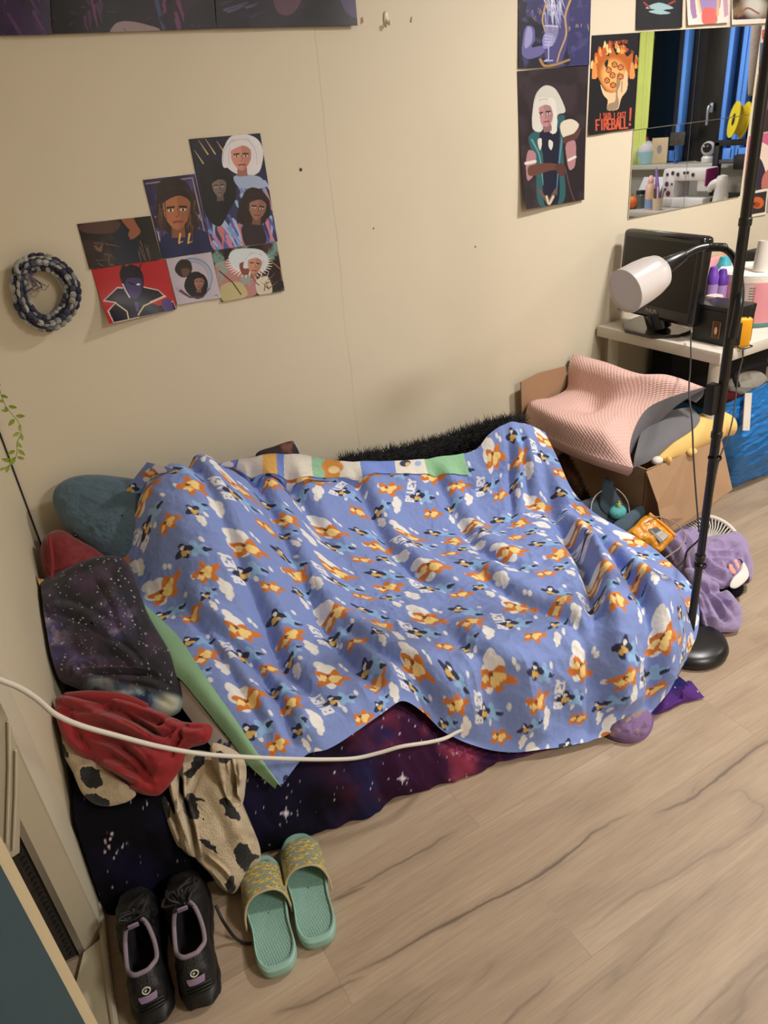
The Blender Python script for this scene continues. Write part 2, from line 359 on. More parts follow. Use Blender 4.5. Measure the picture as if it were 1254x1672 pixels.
# floor -----------------------------------------------------------
def floor_material():
    m = bpy.data.materials.new('oak_plank_floor'); m.use_nodes = True; nt = m.node_tree; N = nt.nodes; L = nt.links; b = N['Principled BSDF']
    tc = N.new('ShaderNodeTexCoord')
    mp = N.new('ShaderNodeMapping'); mp.inputs['Location'].default_value = (.31, .06, 0); L.new(tc.outputs['Object'], mp.inputs[0])
    br = N.new('ShaderNodeTexBrick'); br.offset = .37; br.inputs['Scale'].default_value = 1.0
    br.inputs['Brick Width'].default_value = 1.25; br.inputs['Row Height'].default_value = .19; br.inputs['Mortar Size'].default_value = .0011
    br.inputs['Mortar Smooth'].default_value = .2; br.inputs['Bias'].default_value = 0
    br.inputs['Color1'].default_value = (0, 0, 0, 1); br.inputs['Color2'].default_value = (1, 1, 1, 1); br.inputs['Mortar'].default_value = (.5, .5, .5, 1)
    L.new(mp.outputs[0], br.inputs['Vector'])
    def ma(op, a, b_=None, c=None):
        n = N.new('ShaderNodeMath'); n.operation = op
        for i, x in enumerate((a, b_, c)):
            if x is None: continue
            if isinstance(x, (int, float)): n.inputs[i].default_value = x
            else: L.new(x, n.inputs[i])
        return n.outputs[0]
    def noise(sc, scl, det=5, ro=.55, dist=0.0, off=None):
        v = N.new('ShaderNodeMapping'); v.inputs['Scale'].default_value = scl; L.new(tc.outputs['Object'], v.inputs[0])
        if off is not None: L.new(off, v.inputs['Location'])
        n = N.new('ShaderNodeTexNoise'); n.inputs['Scale'].default_value = sc; n.inputs['Detail'].default_value = det; n.inputs['Roughness'].default_value = ro
        n.inputs['Distortion'].default_value = dist; L.new(v.outputs[0], n.inputs['Vector']); return n.outputs['Fac']
    rnd = N.new('ShaderNodeSeparateColor'); L.new(br.outputs['Color'], rnd.inputs[0]); rv = rnd.outputs[0]
    cmb = N.new('ShaderNodeCombineXYZ'); L.new(ma('MULTIPLY', rv, 37.0), cmb.inputs[0]); L.new(ma('MULTIPLY', rv, 11.0), cmb.inputs[1]); off = cmb.outputs[0]
    big = noise(1.5, (.9, 3.5, 1), 4, .55, .6, off)
    fine = noise(6.0, (1.2, 30, 1), 6, .7, .2, off)
    cr = N.new('ShaderNodeValToRGB'); e = cr.color_ramp.elements
    e[0].position = .25; e[0].color = (*lin((136, 115, 96)), 1); e[1].position = .8; e[1].color = (*lin((198, 178, 153)), 1)
    k = e.new(.5); k.color = (*lin((170, 148, 124)), 1)
    L.new(ma('ADD', ma('MULTIPLY', big, .62), ma('MULTIPLY', fine, .4)), cr.inputs[0])
    # long dark cracks in the grain: thin contour lines of a stretched noise, broken up by another
    ck = noise(1.0, (.42, 3.1, 1), 3, .5, .2)
    ckn = noise(3.0, (1.0, 2.4, 1), 2, .5)
    wdt = ma('MULTIPLY', ma('SUBTRACT', noise(5.0, (1, 1, 1), 2), .25), .013)
    line = ma('SUBTRACT', 1.0, ma('MINIMUM', ma('DIVIDE', ma('ABSOLUTE', ma('SUBTRACT', ck, .49)), ma('MAXIMUM', wdt, .0015)), 1.0))
    soft = ma('SUBTRACT', 1.0, ma('MINIMUM', ma('DIVIDE', ma('ABSOLUTE', ma('SUBTRACT', ck, .49)), .03), 1.0))
    mr = N.new('ShaderNodeMapRange'); mr.inputs[1].default_value = .49; mr.inputs[2].default_value = .6; L.new(ckn, mr.inputs[0])
    fac = ma('MULTIPLY', ma('ADD', ma('MULTIPLY', line, .18), ma('MULTIPLY', soft, .2)), mr.outputs[0])
    # the long cracks of the boards in view
    sp = N.new('ShaderNodeSeparateXYZ'); L.new(tc.outputs['Object'], sp.inputs[0])
    wig = ma('MULTIPLY', ma('SUBTRACT', noise(3.2, (1, 1, 1), 3), .5), .07); wf = ma('MULTIPLY', ma('SUBTRACT', noise(26, (1, 1, 1), 2), .5), .008)
    thick = ma('MULTIPLY', noise(11, (1, 1, 1), 2), .011)
    for (p0, p1, st_) in (((540, 1606), (1050, 1325), .85), ((1062, 1340), (1290, 1190), .75), ((540, 1468), (752, 1358), .6), ((800, 1680), (905, 1590), .5), ((1120, 1676), (1280, 1530), .4), ((440, 1656), (600, 1588), .6), ((535, 1472), (600, 1444), .7), ((930, 1530), (1254, 1340), .3)):
        a0, a1 = F(*p0) - [2.25, .1, 0], F(*p1) - [2.25, .1, 0]; k = (a1[1] - a0[1]) / (a1[0] - a0[0])
        yl = ma('ADD', ma('ADD', ma('MULTIPLY', sp.outputs['X'], k), a0[1] - k * a0[0]), ma('ADD', wig, wf))
        dd = ma('ABSOLUTE', ma('SUBTRACT', sp.outputs['Y'], yl)); cx_ = ma('SUBTRACT', 1.0, ma('POWER', ma('MINIMUM', ma('DIVIDE', ma('ABSOLUTE', ma('SUBTRACT', sp.outputs['X'], (a0[0] + a1[0]) / 2)), abs(a1[0] - a0[0]) / 2), 1.0), 4.0))
        ln = ma('ADD', ma('MULTIPLY', ma('SUBTRACT', 1.0, ma('MINIMUM', ma('DIVIDE', dd, thick), 1.0)), .75), ma('MULTIPLY', ma('SUBTRACT', 1.0, ma('MINIMUM', ma('DIVIDE', dd, .022), 1.0)), .3))
        fac = ma('MAXIMUM', fac, ma('MULTIPLY', ma('MULTIPLY', ln, cx_), st_))
    mx = N.new('ShaderNodeMixRGB'); L.new(fac, mx.inputs['Fac']); L.new(cr.outputs[0], mx.inputs['Color1']); mx.inputs['Color2'].default_value = (*lin((84, 70, 60)), 1)
    # knots
    vo = N.new('ShaderNodeTexVoronoi'); vo.inputs['Scale'].default_value = 1.0
    v2 = N.new('ShaderNodeMapping'); v2.inputs['Scale'].default_value = (1.5, 3.6, 1); L.new(tc.outputs['Object'], v2.inputs[0]); L.new(v2.outputs[0], vo.inputs['Vector'])
    kn = ma('SUBTRACT', 1.0, ma('MINIMUM', ma('DIVIDE', ma('ADD', vo.outputs['Distance'], ma('MULTIPLY', fine, .05)), .1), 1.0))
    mk = N.new('ShaderNodeMixRGB'); L.new(ma('MULTIPLY', kn, .5), mk.inputs['Fac']); L.new(mx.outputs[0], mk.inputs['Color1']); mk.inputs['Color2'].default_value = (*lin((92, 76, 64)), 1)
    m2 = N.new('ShaderNodeMixRGB'); m2.blend_type = 'MULTIPLY'; m2.inputs['Fac'].default_value = 1
    t = N.new('ShaderNodeMapRange'); t.inputs[3].default_value = .93; t.inputs[4].default_value = 1.04; L.new(rv, t.inputs[0])
    L.new(mk.outputs[0], m2.inputs['Color1']); L.new(t.outputs[0], m2.inputs['Color2'])
    sm = N.new('ShaderNodeMixRGB'); sm.blend_type = 'MIX'; L.new(ma('MULTIPLY', br.outputs['Fac'], .28), sm.inputs['Fac']); L.new(m2.outputs[0], sm.inputs['Color1']); sm.inputs['Color2'].default_value = (*lin((110, 94, 78)), 1)
    L.new(sm.outputs[0], b.inputs['Base Color'])
    b.inputs['Roughness'].default_value = .5; b.inputs['Specular IOR Level'].default_value = .35
    bp = N.new('ShaderNodeBump'); bp.inputs['Strength'].default_value = .1; bp.inputs['Distance'].default_value = .004; L.new(fine, bp.inputs['Height']); L.new(bp.outputs[0], b.inputs['Normal'])
    return m
struct('floor', box((2.25, .1, -.05), (7.1, 4.45, .1)), floor_material())
struct('ceiling', box((2.25, .1, ZC + .05), (7.1, 4.45, .1)), mat('white_ceiling_paint', (214, 210, 200), .8, var=.02))
m_frontwall = mat('cream_far_wall_paint', (198, 188, 160), .6, var=.03)
struct('wall_front', box((2.25, -2.06, ZC / 2), (7.1, .12, ZC)), m_frontwall)
# left wall: a short wall by the bed that ends in a door opening
LA = np.array([-.036, YW]); LB = F(167, 1526)[:2]; LC = F(140, 1555)[:2]
dl = nrm(LB - LA); nl = np.array([dl[1], -dl[0]])
if nl[0] > 0: nl = -nl
struct('wall_left', prism([tuple(LA + [0, .1]), tuple(LA), tuple(LB - dl * .02), tuple(LB - dl * .02 + nl * .16), tuple(LA + nl * .3 + [0, .1])], 0, ZC), m_wall2)
struct('wall_hall', prism([(-1.3, -2.0), (-1.2, -2.0), (-1.2, 2.3), (-1.3, 2.3)], 0, ZC), m_frontwall)
# gap line in the corner
struct('trim_1', tube([(LA[0] + .003, YW - .004, .02), (LA[0] + .003, YW - .004, 2.3)], .0022, 6), mat('dark_corner_gap', (26, 20, 16), .9))
# door casing: lit strip on the wall end, darker reveal, brush seal
e1 = LB - dl * .022
struct('trim_2', prism([tuple(LB - dl * .1 + -nl * .004), tuple(LB - nl * .004), tuple(LB + nl * .02), tuple(LB - dl * .1 + nl * .02)], .0, 2.2), m_white_trim)
struct('trim_3', prism([tuple(LB), tuple(LC), tuple(LC + [0, .06]), tuple(LB + [-.0, .06] + nl * .03)], .0, 2.2), mat('shaded_reveal_paint', (176, 164, 140), .5, var=.03))  # the darker tone puts the reveal's shade into its colour
struct('trim_4', prism([tuple(LC), tuple(LC + [-.012, -.004]), tuple(LC + [-.012, .03]), tuple(LC + [0, .03])], .0, 2.2), mat('metal_rail', (150, 142, 128), .35, metal=.6))
LD = LC + np.array([-.012, .004])
struct('trim_5', prism([tuple(LD), tuple(LD + [-.5, .03]), tuple(LD + [-.5, .1]), tuple(LD + [0, .08])], .0, 2.2), mat('dark_slot_shade', (52, 46, 40), .8, var=.2, vscale=40))  # dark sheet stands in for the shade in the slot
bs = [box((LD[0] - .012, LD[1] - .004, z), (.006, .006, .006), .001) for z in np.arange(.02, 1.2, .016)]
struct('trim_6', join(*bs), mat('brush_seal', (36, 32, 28), .8))
thr = [F(139, 1560)[:2], F(168, 1537)[:2], F(176, 1600)[:2], F(188, 1672)[:2], F(196, 1760)[:2], F(120, 1800)[:2], F(120, 1640)[:2]]
struct('trim_7', prism([tuple(p) for p in thr], 0, .012), mat('threshold_paint', (196, 184, 154), .45, var=.06, vscale=14))
rod = [F(166, 1486) + [0, 0, .03], F(169, 1510) + [0, 0, .016], F(174, 1560) + [0, 0, .012], F(181, 1620) + [0, 0, .012], F(189, 1672) + [0, 0, .012], F(205, 1790) + [0, 0, .012]]
struct('trim_8', tube(rod, [.006, .008, .008, .008, .008, .008], 10, sm=40), m_white_trim)
# moulded casing at the left edge of the view
cz = [(-30, 1060), (0, 1146), (17, 1182), (34, 1243), (32, 1392), (20, 1400), (-30, 1330)]
cp = np.array([WL(u, v, 1.17) for u, v in cz])
struct('trim_9', join(slab(cp, (-.02, .03, 0)), tube([WL(14, 1178, 1.166), WL(15, 1250, 1.166), WL(11, 1375, 1.166)], .003, 8), tube([WL(26, 1225, 1.166), WL(25, 1300, 1.166), WL(21, 1388, 1.166)], .0025, 8)), m_white_trim)
# teal door leaf standing open towards the camera
dE = WL(160, 1672, .75)[:2]; ang = math.radians(20)
ux = np.array([-math.cos(ang), -math.sin(ang)]); uy = np.array([math.sin(ang), -math.cos(ang)])
d0 = thing('door_1', 'teal door leaf with a cream edge standing open at the lower left corner', 'door', (dE[0], dE[1], .01)); d0['kind'] = 'structure'
P0 = dE - ux * .0
part('door_leaf', prism([tuple(P0 + ux * .0), tuple(P0 + ux * .75), tuple(P0 + ux * .75 - uy * .04), tuple(P0 - uy * .04)], .01, 2.1), mat('cream_door_edge', (206, 190, 156), .5, var=.04), d0, smooth=False)
part('door_face', prism([tuple(P0 + ux * .0135 + uy * .003), tuple(P0 + ux * .75 + uy * .003), tuple(P0 + ux * .75), tuple(P0 + ux * .0135)], .01, 2.1), mat('teal_door_paint', (56, 80, 90), .5, var=.05), d0, smooth=False)

# window wall seen in the mirror ------------------------------------
def MIR(u, v, X):
    p = PX(u, v, X); p[1] = 2 * YW - p[1]; return p
wy0, wy1, wz0, wz1 = -.78, .62, 1.05, 2.15
m_rw = mat('grey_sill_wall_paint', (190, 186, 176), .6, var=.03)
struct('wall_right', join(box((XR + .06, .1, wz0 / 2), (.12, 4.3, wz0)), box((XR + .06, .1, (wz1 + ZC) / 2), (.12, 4.3, ZC - wz1)),
       box((XR + .06, (wy1 + 2.25) / 2, (wz0 + wz1) / 2), (.12, 2.25 - wy1, wz1 - wz0)), box((XR + .06, (wy0 - 2.05) / 2, (wz0 + wz1) / 2), (.12, wy0 + 2.05, wz1 - wz0))), m_rw)
m_fr = mat('dusk_lit_window_frame', (96, 156, 246), .35, var=.03); m_gl = mat('dark_window_glass', (10, 22, 40), .04, spec=.8)  # dusk light on white frames is put into the blue colour
win = thing('window_1', 'dark evening window with frames coloured dusk-light blue reflected in the wall mirror', 'window', (XR, -.1, wz0)); win['kind'] = 'structure'
ys = [wy0, -.33, .1, wy1]
for a, b_ in ((-.77, -.325), (.07, .19), (.235, wy1)):
    g = join(box((XR - .01, a, (wz0 + wz1) / 2), (.07, .04, wz1 - wz0), .006), box((XR - .01, b_, (wz0 + wz1) / 2), (.07, .04, wz1 - wz0), .006),
             box((XR - .01, (a + b_) / 2, wz0 + .05), (.07, b_ - a, .08), .006), box((XR - .01, (a + b_) / 2, wz1 - .03), (.07, b_ - a, .06), .006))
    part('window_frame', g, m_fr, win)
    part('window_pane', box((XR + .02, (a + b_) / 2, (wz0 + wz1) / 2), (.01, b_ - a, wz1 - wz0 - .02)), m_gl, win, smooth=False)
part('mullion', join(box((XR - .0, -.06, (wz0 + wz1) / 2), (.06, .2, wz1 - wz0), .006), box((XR + .03, -.23, (wz0 + wz1) / 2), (.01, .16, wz1 - wz0))), mat('black_mullion', (14, 13, 15), .4), win)
part('window_handle', join(box((XR - .05, -.04, 1.42), (.02, .03, .07), .006), tube([(XR - .06, -.04, 1.43), (XR - .09, -.04, 1.43), (XR - .09, -.04, 1.32)], .009, 8, sm=14)), mat('grey_handle', (176, 182, 190), .3, metal=.5), win)
struct('trim_10', box((XR - .11, -.1, wz0 - .02), (.24, 1.9, .035), .006), mat('pale_sill', (186, 184, 172), .4, var=.03))
cu = []
for yy in np.linspace(-.84, -.57, 60): cu.append((XR - .16 + .018 * math.sin(yy * 95), yy))
cur = np.array([[(x, y, z) for x, y in cu] for z in np.linspace(1.04, 2.3, 10)])
oc = solo('curtain', grid(cur), mat('lime_green_curtain', (214, 226, 122), .8, var=.05), 'lime green curtain beside the dark window, reflected in the mirror', 'curtain'); solid(oc, .004)
# ================================================================== BED
# duvet -------------------------------------------------------------
def S_fun(X, Y):
    yf = 1.235 - .14 * X
    z = .30 + 0 * X
    z = z + .40 * np.exp(-((X - .36) / .27) ** 2 - ((Y - 2.0) / .27) ** 2)
    z = z + .22 * np.exp(-((X - .85) / .36) ** 2 - ((Y - 2.08) / .22) ** 2)
    z = z + .27 * np.exp(-((X - 1.62) / .2) ** 2 - ((Y - 1.93) / .2) ** 2)
    z = z + .15 * np.exp(-((X - 1.25) / .25) ** 2 - ((Y - 2.06) / .16) ** 2)
    fr = sst(Y, yf - .09, yf + .10); z = .02 + (z - .02) * fr
    er = 1 - .62 * sst(X, 1.48, 1.82) * (1 - sst(Y, 1.7, 1.95))
    return z * er
back = [WL(240, 755, 1.96), WL(310, 768, 1.98), WL(390, 750, 2.0), WL(470, 742, 2.0), WL(550, 753, 2.0), WL(630, 754, 1.99), WL(710, 748, 1.97), WL(775, 735, 1.93), WL(800, 708, 1.92), WL(832, 690, 1.9), WL(865, 695, 1.87), WL(890, 706, 1.84)]
left = [WL(240, 755, 1.96), F(213, 790, .70), F(183, 838, .61), F(163, 893, .535), F(192, 938, .47), F(223, 976, .43), F(259, 1008, .395), F(295, 1045, .385), F(331, 1099, .37), F(359, 1139, .35), F(387, 1179, .325), F(415, 1222, .285), F(458, 1286, .21)]
front = [F(458, 1286, .20), F(488, 1245, .235), F(503, 1232, .24), F(535, 1224, .243), F(580, 1196, .247), F(620, 1168, .25), F(655, 1146, .25), F(690, 1164, .20), F(725, 1196, .13), F(760, 1214, .08), F(820, 1228, .03), F(900, 1223, .022), F(960, 1210, .02), F(1040, 1180, .025), F(1085, 1140, .03), F(1108, 1100, .03)]
right = [WL(890, 706, 1.84), F(912, 752, .46), F(934, 800, .385), F(965, 833, .31), F(1005, 858, .25), F(1060, 890, .19), F(1098, 922, .16), F(1130, 958, .12), F(1142, 1000, .075), F(1134, 1050, .045), F(1108, 1100, .03)]
NS, NT = 760, 600
b_, f_, l_, r_ = cat(back, NS), cat(front, NS), cat(left, NT), cat(right, NT)
s = np.linspace(0, 1, NS)[None, :, None]; t = np.linspace(0, 1, NT)[:, None, None]
D = (1 - t) * b_[None] + t * f_[None] + (1 - s) * l_[:, None] + s * r_[:, None] - ((1 - s) * (1 - t) * b_[0] + s * (1 - t) * b_[-1] + (1 - s) * t * f_[0] + s * t * f_[-1])
X, Y = D[..., 0], D[..., 1]; s2, t2 = s[..., 0] + 0 * t[..., 0], t[..., 0] + 0 * s[..., 0]
wb = sst(s2 * 1.75, 0, .2) * sst((1 - s2) * 1.75, 0, .22) * sst(t2 * 1.35, 0, .12) * sst((1 - t2) * 1.35, 0, .15)
D[..., 2] = D[..., 2] * (1 - wb) + S_fun(X, Y) * wb
# soft folds running down the cloth
def crease(px, amp, wid, z=.33):
    P = cat(np.array([F(u, v, z)[:2] for u, v in px]), 40)
    best = np.full(X.shape, 9.0); sgn = np.zeros(X.shape); kk_ = np.zeros(X.shape)
    for i in range(len(P) - 1):
        ab = P[i + 1] - P[i]; q0, q1 = X - P[i, 0], Y - P[i, 1]; tt = np.clip((q0 * ab[0] + q1 * ab[1]) / (ab @ ab), 0, 1)
        dx, dy = q0 - tt * ab[0], q1 - tt * ab[1]; d = np.hypot(dx, dy); m = d < best
        best = np.where(m, d, best); sgn = np.where(m, np.sign(ab[0] * q1 - ab[1] * q0), sgn); kk_ = np.where(m, (i + tt) / 39, kk_)
    x = best * sgn / wid; env = sst(kk_, 0, .18) * (1 - sst(kk_, .8, 1))
    return amp * env * (np.exp(-(x - .6) ** 2 * 1.6) - 1.25 * np.exp(-(x + .25) ** 2 * 6))
dz = 0
for px, a, wd_ in [
    ([(330, 830), (420, 880), (500, 960), (560, 1040), (640, 1110), (690, 1150)], .034, .06),
    ([(270, 880), (360, 930), (430, 1010), (480, 1090), (560, 1150)], .028, .055),
    ([(300, 760), (360, 800), (440, 850), (520, 900), (600, 930)], .03, .06),
    ([(470, 770), (540, 800), (600, 860), (680, 920), (780, 960)], .026, .055),
    ([(640, 790), (730, 830), (800, 890), (880, 920)], .022, .05),
    ([(540, 1000), (620, 1050), (700, 1090), (760, 1150), (800, 1200)], .026, .05),
    ([(760, 900), (850, 960), (940, 1000), (1010, 1050)], .02, .05),
    ([(880, 800), (930, 860), (975, 930), (990, 1010), (1010, 1090), (1015, 1170)], .036, .055),
    ([(950, 850), (1010, 900), (1060, 970), (1090, 1050)], .034, .05),
    ([(920, 830), (960, 900), (970, 980), (975, 1060), (980, 1150)], .026, .045),
    ([(720, 1000), (800, 1060), (880, 1100), (930, 1170)], .018, .055),
    ([(230, 800), (300, 850), (340, 920)], .024, .05),
    ([(300, 1010), (350, 1060), (400, 1130), (450, 1200)], .02, .04),
    ([(330, 1030), (420, 1090), (470, 1160), (495, 1225)], .022, .04),
    ([(860, 730), (850, 780), (870, 840)], .02, .035), ([(800, 740), (830, 790), (840, 850)], .02, .035)]:
    dz = dz + crease(px, a, wd_)
DB = D.copy()
from_n = lambda a, ax: np.linalg.norm(np.diff(a, axis=ax), axis=-1)
uu, vv = from_n(DB, 1), from_n(DB, 0)
def wide(a, ax, k):
    w = np.ones(k) / k; p_ = [(0, 0), (0, 0)]; p_[ax] = (k, k); b = np.pad(a, p_, mode='edge')
    for _ in range(2): b = np.apply_along_axis(lambda m: np.convolve(m, w, mode='same'), ax, b)
    return np.take(b, range(k, k + a.shape[ax]), ax)
uu, vv = np.tile(uu.mean(0, keepdims=True), (uu.shape[0], 1)), wide(vv, 1, 170)
PP = np.stack([X, Y, 0 * X], -1)
ang_ = math.radians(-40); al = X * math.cos(ang_) + Y * math.sin(ang_); ac = -X * math.sin(ang_) + Y * math.cos(ang_)
Q = np.stack([al * 2.2, ac * 9, 0 * X], -1) + 1.4 * np.stack([fbm(PP, 3, 2, 1), fbm(PP, 3, 2, 2), 0 * X], -1)
dz = dz + .011 * ((1 - np.abs(2 * fbm(Q, 1.0, 3, 8) - 1) * 1.5) - .5)
Q2 = np.stack([X * 14, Y * 14, D[..., 2] * 14], -1) + 1.5 * np.stack([fbm(PP, 9, 2, 31), fbm(PP, 9, 2, 32), 0 * X], -1)
Q3 = np.stack([X * 30, Y * 30, D[..., 2] * 30], -1) + 1.6 * np.stack([fbm(PP, 18, 2, 41), fbm(PP, 18, 2, 42), 0 * X], -1)
dz = dz + .0028 * ((1 - np.abs(2 * fbm(Q3, 1.0, 2, 28) - 1) * 1.5) - .5)
dz = dz + .0085 * ((1 - np.abs(2 * fbm(Q2, 1.0, 3, 18) - 1) * 1.5) - .5)
edge = sst(np.minimum(np.minimum(s2 * 1.75, (1 - s2) * 1.75), np.minimum(t2 * 1.35, (1 - t2) * 1.35)), 0, .09)
gz = np.gradient(D[..., 2], axis=0) / (np.hypot(np.gradient(X, axis=0), np.gradient(Y, axis=0)) + 1e-6)
st = np.clip(np.abs(gz) * .5, 0, 1)
D[..., 2] += dz * (.12 + .88 * edge) * (1 - .5 * st)
vz = np.sin(X * 20 + 2.2 * np.sin(X * 7)) * .010 + .02 * (1 - np.abs(2 * fbm(np.stack([X * 13, D[..., 2] * 3, 0 * X], -1), 1.0, 2, 77) - 1) * 1.6)
D[..., 1] -= (dz * .5 + vz) * st * edge
D[..., 2] = np.maximum(D[..., 2], .012)
# print: clouds, lettering and plain patches of ginger, navy and pale blue on periwinkle
UV = np.stack([np.cumsum(np.concatenate([0 * uu[:, :1], uu], 1), 1), np.cumsum(np.concatenate([0 * vv[:1], vv], 0), 0)], -1).reshape(-1, 2) * 1000
p = Paint(UV); p.fill((124, 144, 204))
def lobes(cx, cy, r, col, k, ph, amp=.35, sx=1.0, rot=0.0):
    th = np.linspace(0, 2 * math.pi, 40, endpoint=False); rr = r * (1 + amp * np.cos(k * th + ph) + .12 * np.cos(2 * th + 1.7 * ph))
    x, y = rr * np.cos(th) * sx, rr * np.sin(th); c, n = math.cos(rot), math.sin(rot)
    p.poly(np.column_stack([cx + x * c - y * n, cy + x * n + y * c]), col)
TX, TY = 262, 250; rg = np.random.RandomState(5)
def cloud(x, y, k=1.0, rot=90):
    c, n = math.cos(math.radians(rot)), math.sin(math.radians(rot))
    for dx, dy, r in ((-26, 0, 15), (-8, -10, 20), (14, -6, 17), (28, 3, 12), (0, 5, 17)):
        p.ell(x + (dx * c - dy * n) * k, y + (dx * n + dy * c) * k, r * k, r * k * .85, (232, 230, 226), rot=rot, soft=.06)
def ginger(x, y, rot, k=1.0):
    lobes(x, y, 25 * k, (206, 118, 44), 5, rot, .30, 1.35, rot); lobes(x + 5 * math.cos(rot), y + 5 * math.sin(rot), 13 * k, (240, 208, 130), 3, rot + 1, .2, 1.3, rot); lobes(x - 22 * k * math.cos(rot), y - 22 * k * math.sin(rot), 9 * k, (244, 214, 146), 4, rot, .2)
    lobes(x - 12 * k * math.cos(rot + .6), y - 12 * k * math.sin(rot + .6), 5 * k, (120, 60, 24), 3, rot, .25)
def navy(x, y, rot, k=1.0):
    c, n = math.cos(rot), math.sin(rot)
    lobes(x + 22 * k * c, y + 22 * k * n, 19 * k, (140, 180, 226), 5, rot + 2, .34, 1.4, rot); lobes(x - 12 * k * c, y - 12 * k * n, 20 * k, (32, 38, 72), 4, rot + .5, .28, 1.1, rot)
    lobes(x - 10 * k * c - 7 * k * n, y - 10 * k * n + 7 * k * c, 9 * k, (212, 172, 92), 3, rot, .2, 1.3, rot); lobes(x - 14 * k * c + 9 * k * n, y - 14 * k * n - 9 * k * c, 6 * k, (226, 226, 224), 3, rot, .15); lobes(x + 46 * k * c, y + 46 * k * n, 7 * k, (32, 38, 72), 3, rot, .2, 1.5, rot)
for i in range(-1, 8):
    for j in range(-1, 7):
        ox, oy = i * TX + (j % 2) * 118, j * TY
        R_ = lambda: rg.rand() * 14 - 7
        cloud(ox + 40, oy + 44, 1.3); cloud(ox + 196, oy + 176, .8); cloud(ox + 128, oy + 232, .5)
        for dx, dy in ((96, 20), (104, 34), (238, 92), (246, 108), (150, 215), (20, 150), (26, 166), (126, 118), (214, 36), (84, 132)): p.ell(ox + dx, oy + dy, 5.5, 9, (228, 228, 230), soft=.1)
        ginger(ox + 58 + R_(), oy + 66 + R_(), .3 + R_() * .04, 1.15); ginger(ox + 168 + R_(), oy + 120 + R_(), -.5 + R_() * .04, 1.05); ginger(ox + 60 + R_(), oy + 205 + R_(), .15, .8)
        navy(ox + 168 + R_(), oy + 48 + R_(), .5 + R_() * .04, 1.0); navy(ox + 20 + R_(), oy + 138 + R_(), .2, .95); navy(ox + 132 + R_(), oy + 190 + R_(), -.4, .75)
        letters(p, 'BLUEY', (ox + 232, oy + 160), (0, -13), (26, 2), 6.5, (232, 232, 236))
duv = thing('duvet', 'rumpled periwinkle blue duvet printed with clouds and ginger and navy patches', 'duvet', tuple(F(640, 1000, .3)))
m_duv = mat('printed_cotton', vcol=True, rough=.75, var=.025, sheen=.12, bump=.22, bscale=70)
part('duvet_cover', grid(D, cols=p.c), m_duv, duv, fa=None)
# patchwork band along the top edge: the reverse side folded over
i0, i1, jn = int(.20 * NS), int(.765 * NS), int(.052 * NT)
Bd = D[:jn, i0:i1].copy(); Bd[..., 2] += .0035; Bd[..., 1] -= .004
sc_ = np.linspace(0, 1, i1 - i0)[None, :] + 0 * Bd[..., 0]; tc_ = np.linspace(0, 1, jn)[:, None] + 0 * sc_
wid = (.35 + .65 * sst(sc_, .12, .45)); Bd = D[:1, i0:i1] * 0 + Bd
keep = tc_ * 1.0
p = Paint(np.stack([sc_ * 1000, tc_ * 100], -1)); p.fill((116, 142, 216))
for a, b2, c_ in ((0, 95, (222, 214, 200)), (95, 150, (226, 176, 92)), (180, 300, (226, 220, 206)), (300, 360, (150, 196, 158)), (360, 430, (214, 140, 60)), (430, 520, (228, 222, 208)), (680, 820, (228, 222, 210)), (820, 1001, (142, 192, 150))):
    p.poly([(a, -1), (b2, -1), (b2 + 12, 101), (a + 12, 101)], c_)
p.ell(400, 40, 50, 34, (214, 142, 64)); p.ell(410, 55, 26, 20, (240, 214, 150)); p.ell(730, 22, 26, 24, (44, 50, 84)); p.ell(742, 30, 12, 14, (214, 178, 110)); p.ell(790, 30, 16, 18, (150, 184, 222))
part('folded_band', grid(Bd, cols=p.c), m_duv, duv, 'patchwork band of white, green and ginger along the top edge', fa=None)
# green side strip and its pale underside on the left edge
outer = [F(160, 905, .50), F(182, 950, .445), F(199, 968, .42), F(231, 1024, .39), F(263, 1087, .37), F(295, 1111, .362), F(319, 1139, .348), F(351, 1179, .32), F(383, 1219, .285), F(403, 1247, .255), F(450, 1290, .195)]
inner = [F(168, 897, .53), F(192, 938, .47), F(223, 976, .43), F(259, 1008, .395), F(295, 1045, .385), F(331, 1099, .37), F(359, 1139, .35), F(387, 1179, .325), F(415, 1222, .285), F(460, 1286, .21)]
a_, c_ = cat(outer, 160), cat(inner, 160); tt = np.linspace(0, 1, 24)[:, None, None]
G = a_[None] * (1 - tt) + c_[None] * tt; G[..., 2] += .012 * np.sin(tt[..., 0] * math.pi) + .006 * (fbm(G, 22, 3, 3) - .5) + .003
part('green_border', grid(G), mat('sage_green_cotton', (134, 172, 134), .8, var=.05, bump=.1, bscale=200), duv, 'sage green border strip', fa=None)
und = [F(261, 1088, .362), F(275, 1118, .34), F(287, 1139, .325), F(301, 1160, .31), F(315, 1179, .30), F(331, 1200, .29), F(347, 1219, .28), F(372, 1234, .265), F(403, 1249, .25)]
u_ = cat(und, 160); o_ = cat([F(263, 1086, .366), F(295, 1111, .36), F(319, 1139, .346), F(351, 1179, .318), F(383, 1219, .283), F(405, 1248, .252)], 160)
G = u_[None] * (1 - tt) + o_[None] * tt; G[..., 2] -= .004
p = Paint(proj(G)); p.fill((196, 186, 172))
for x, y in ((335, 1193), (358, 1213), (366, 1219), (374, 1216)): p.ell(x, y, 3.5, 7, (70, 72, 110), rot=20)
part('lining', grid(G, cols=p.c), mat('cotton_lining', vcol=True, rough=.8), duv, 'pale underside', fa=None)

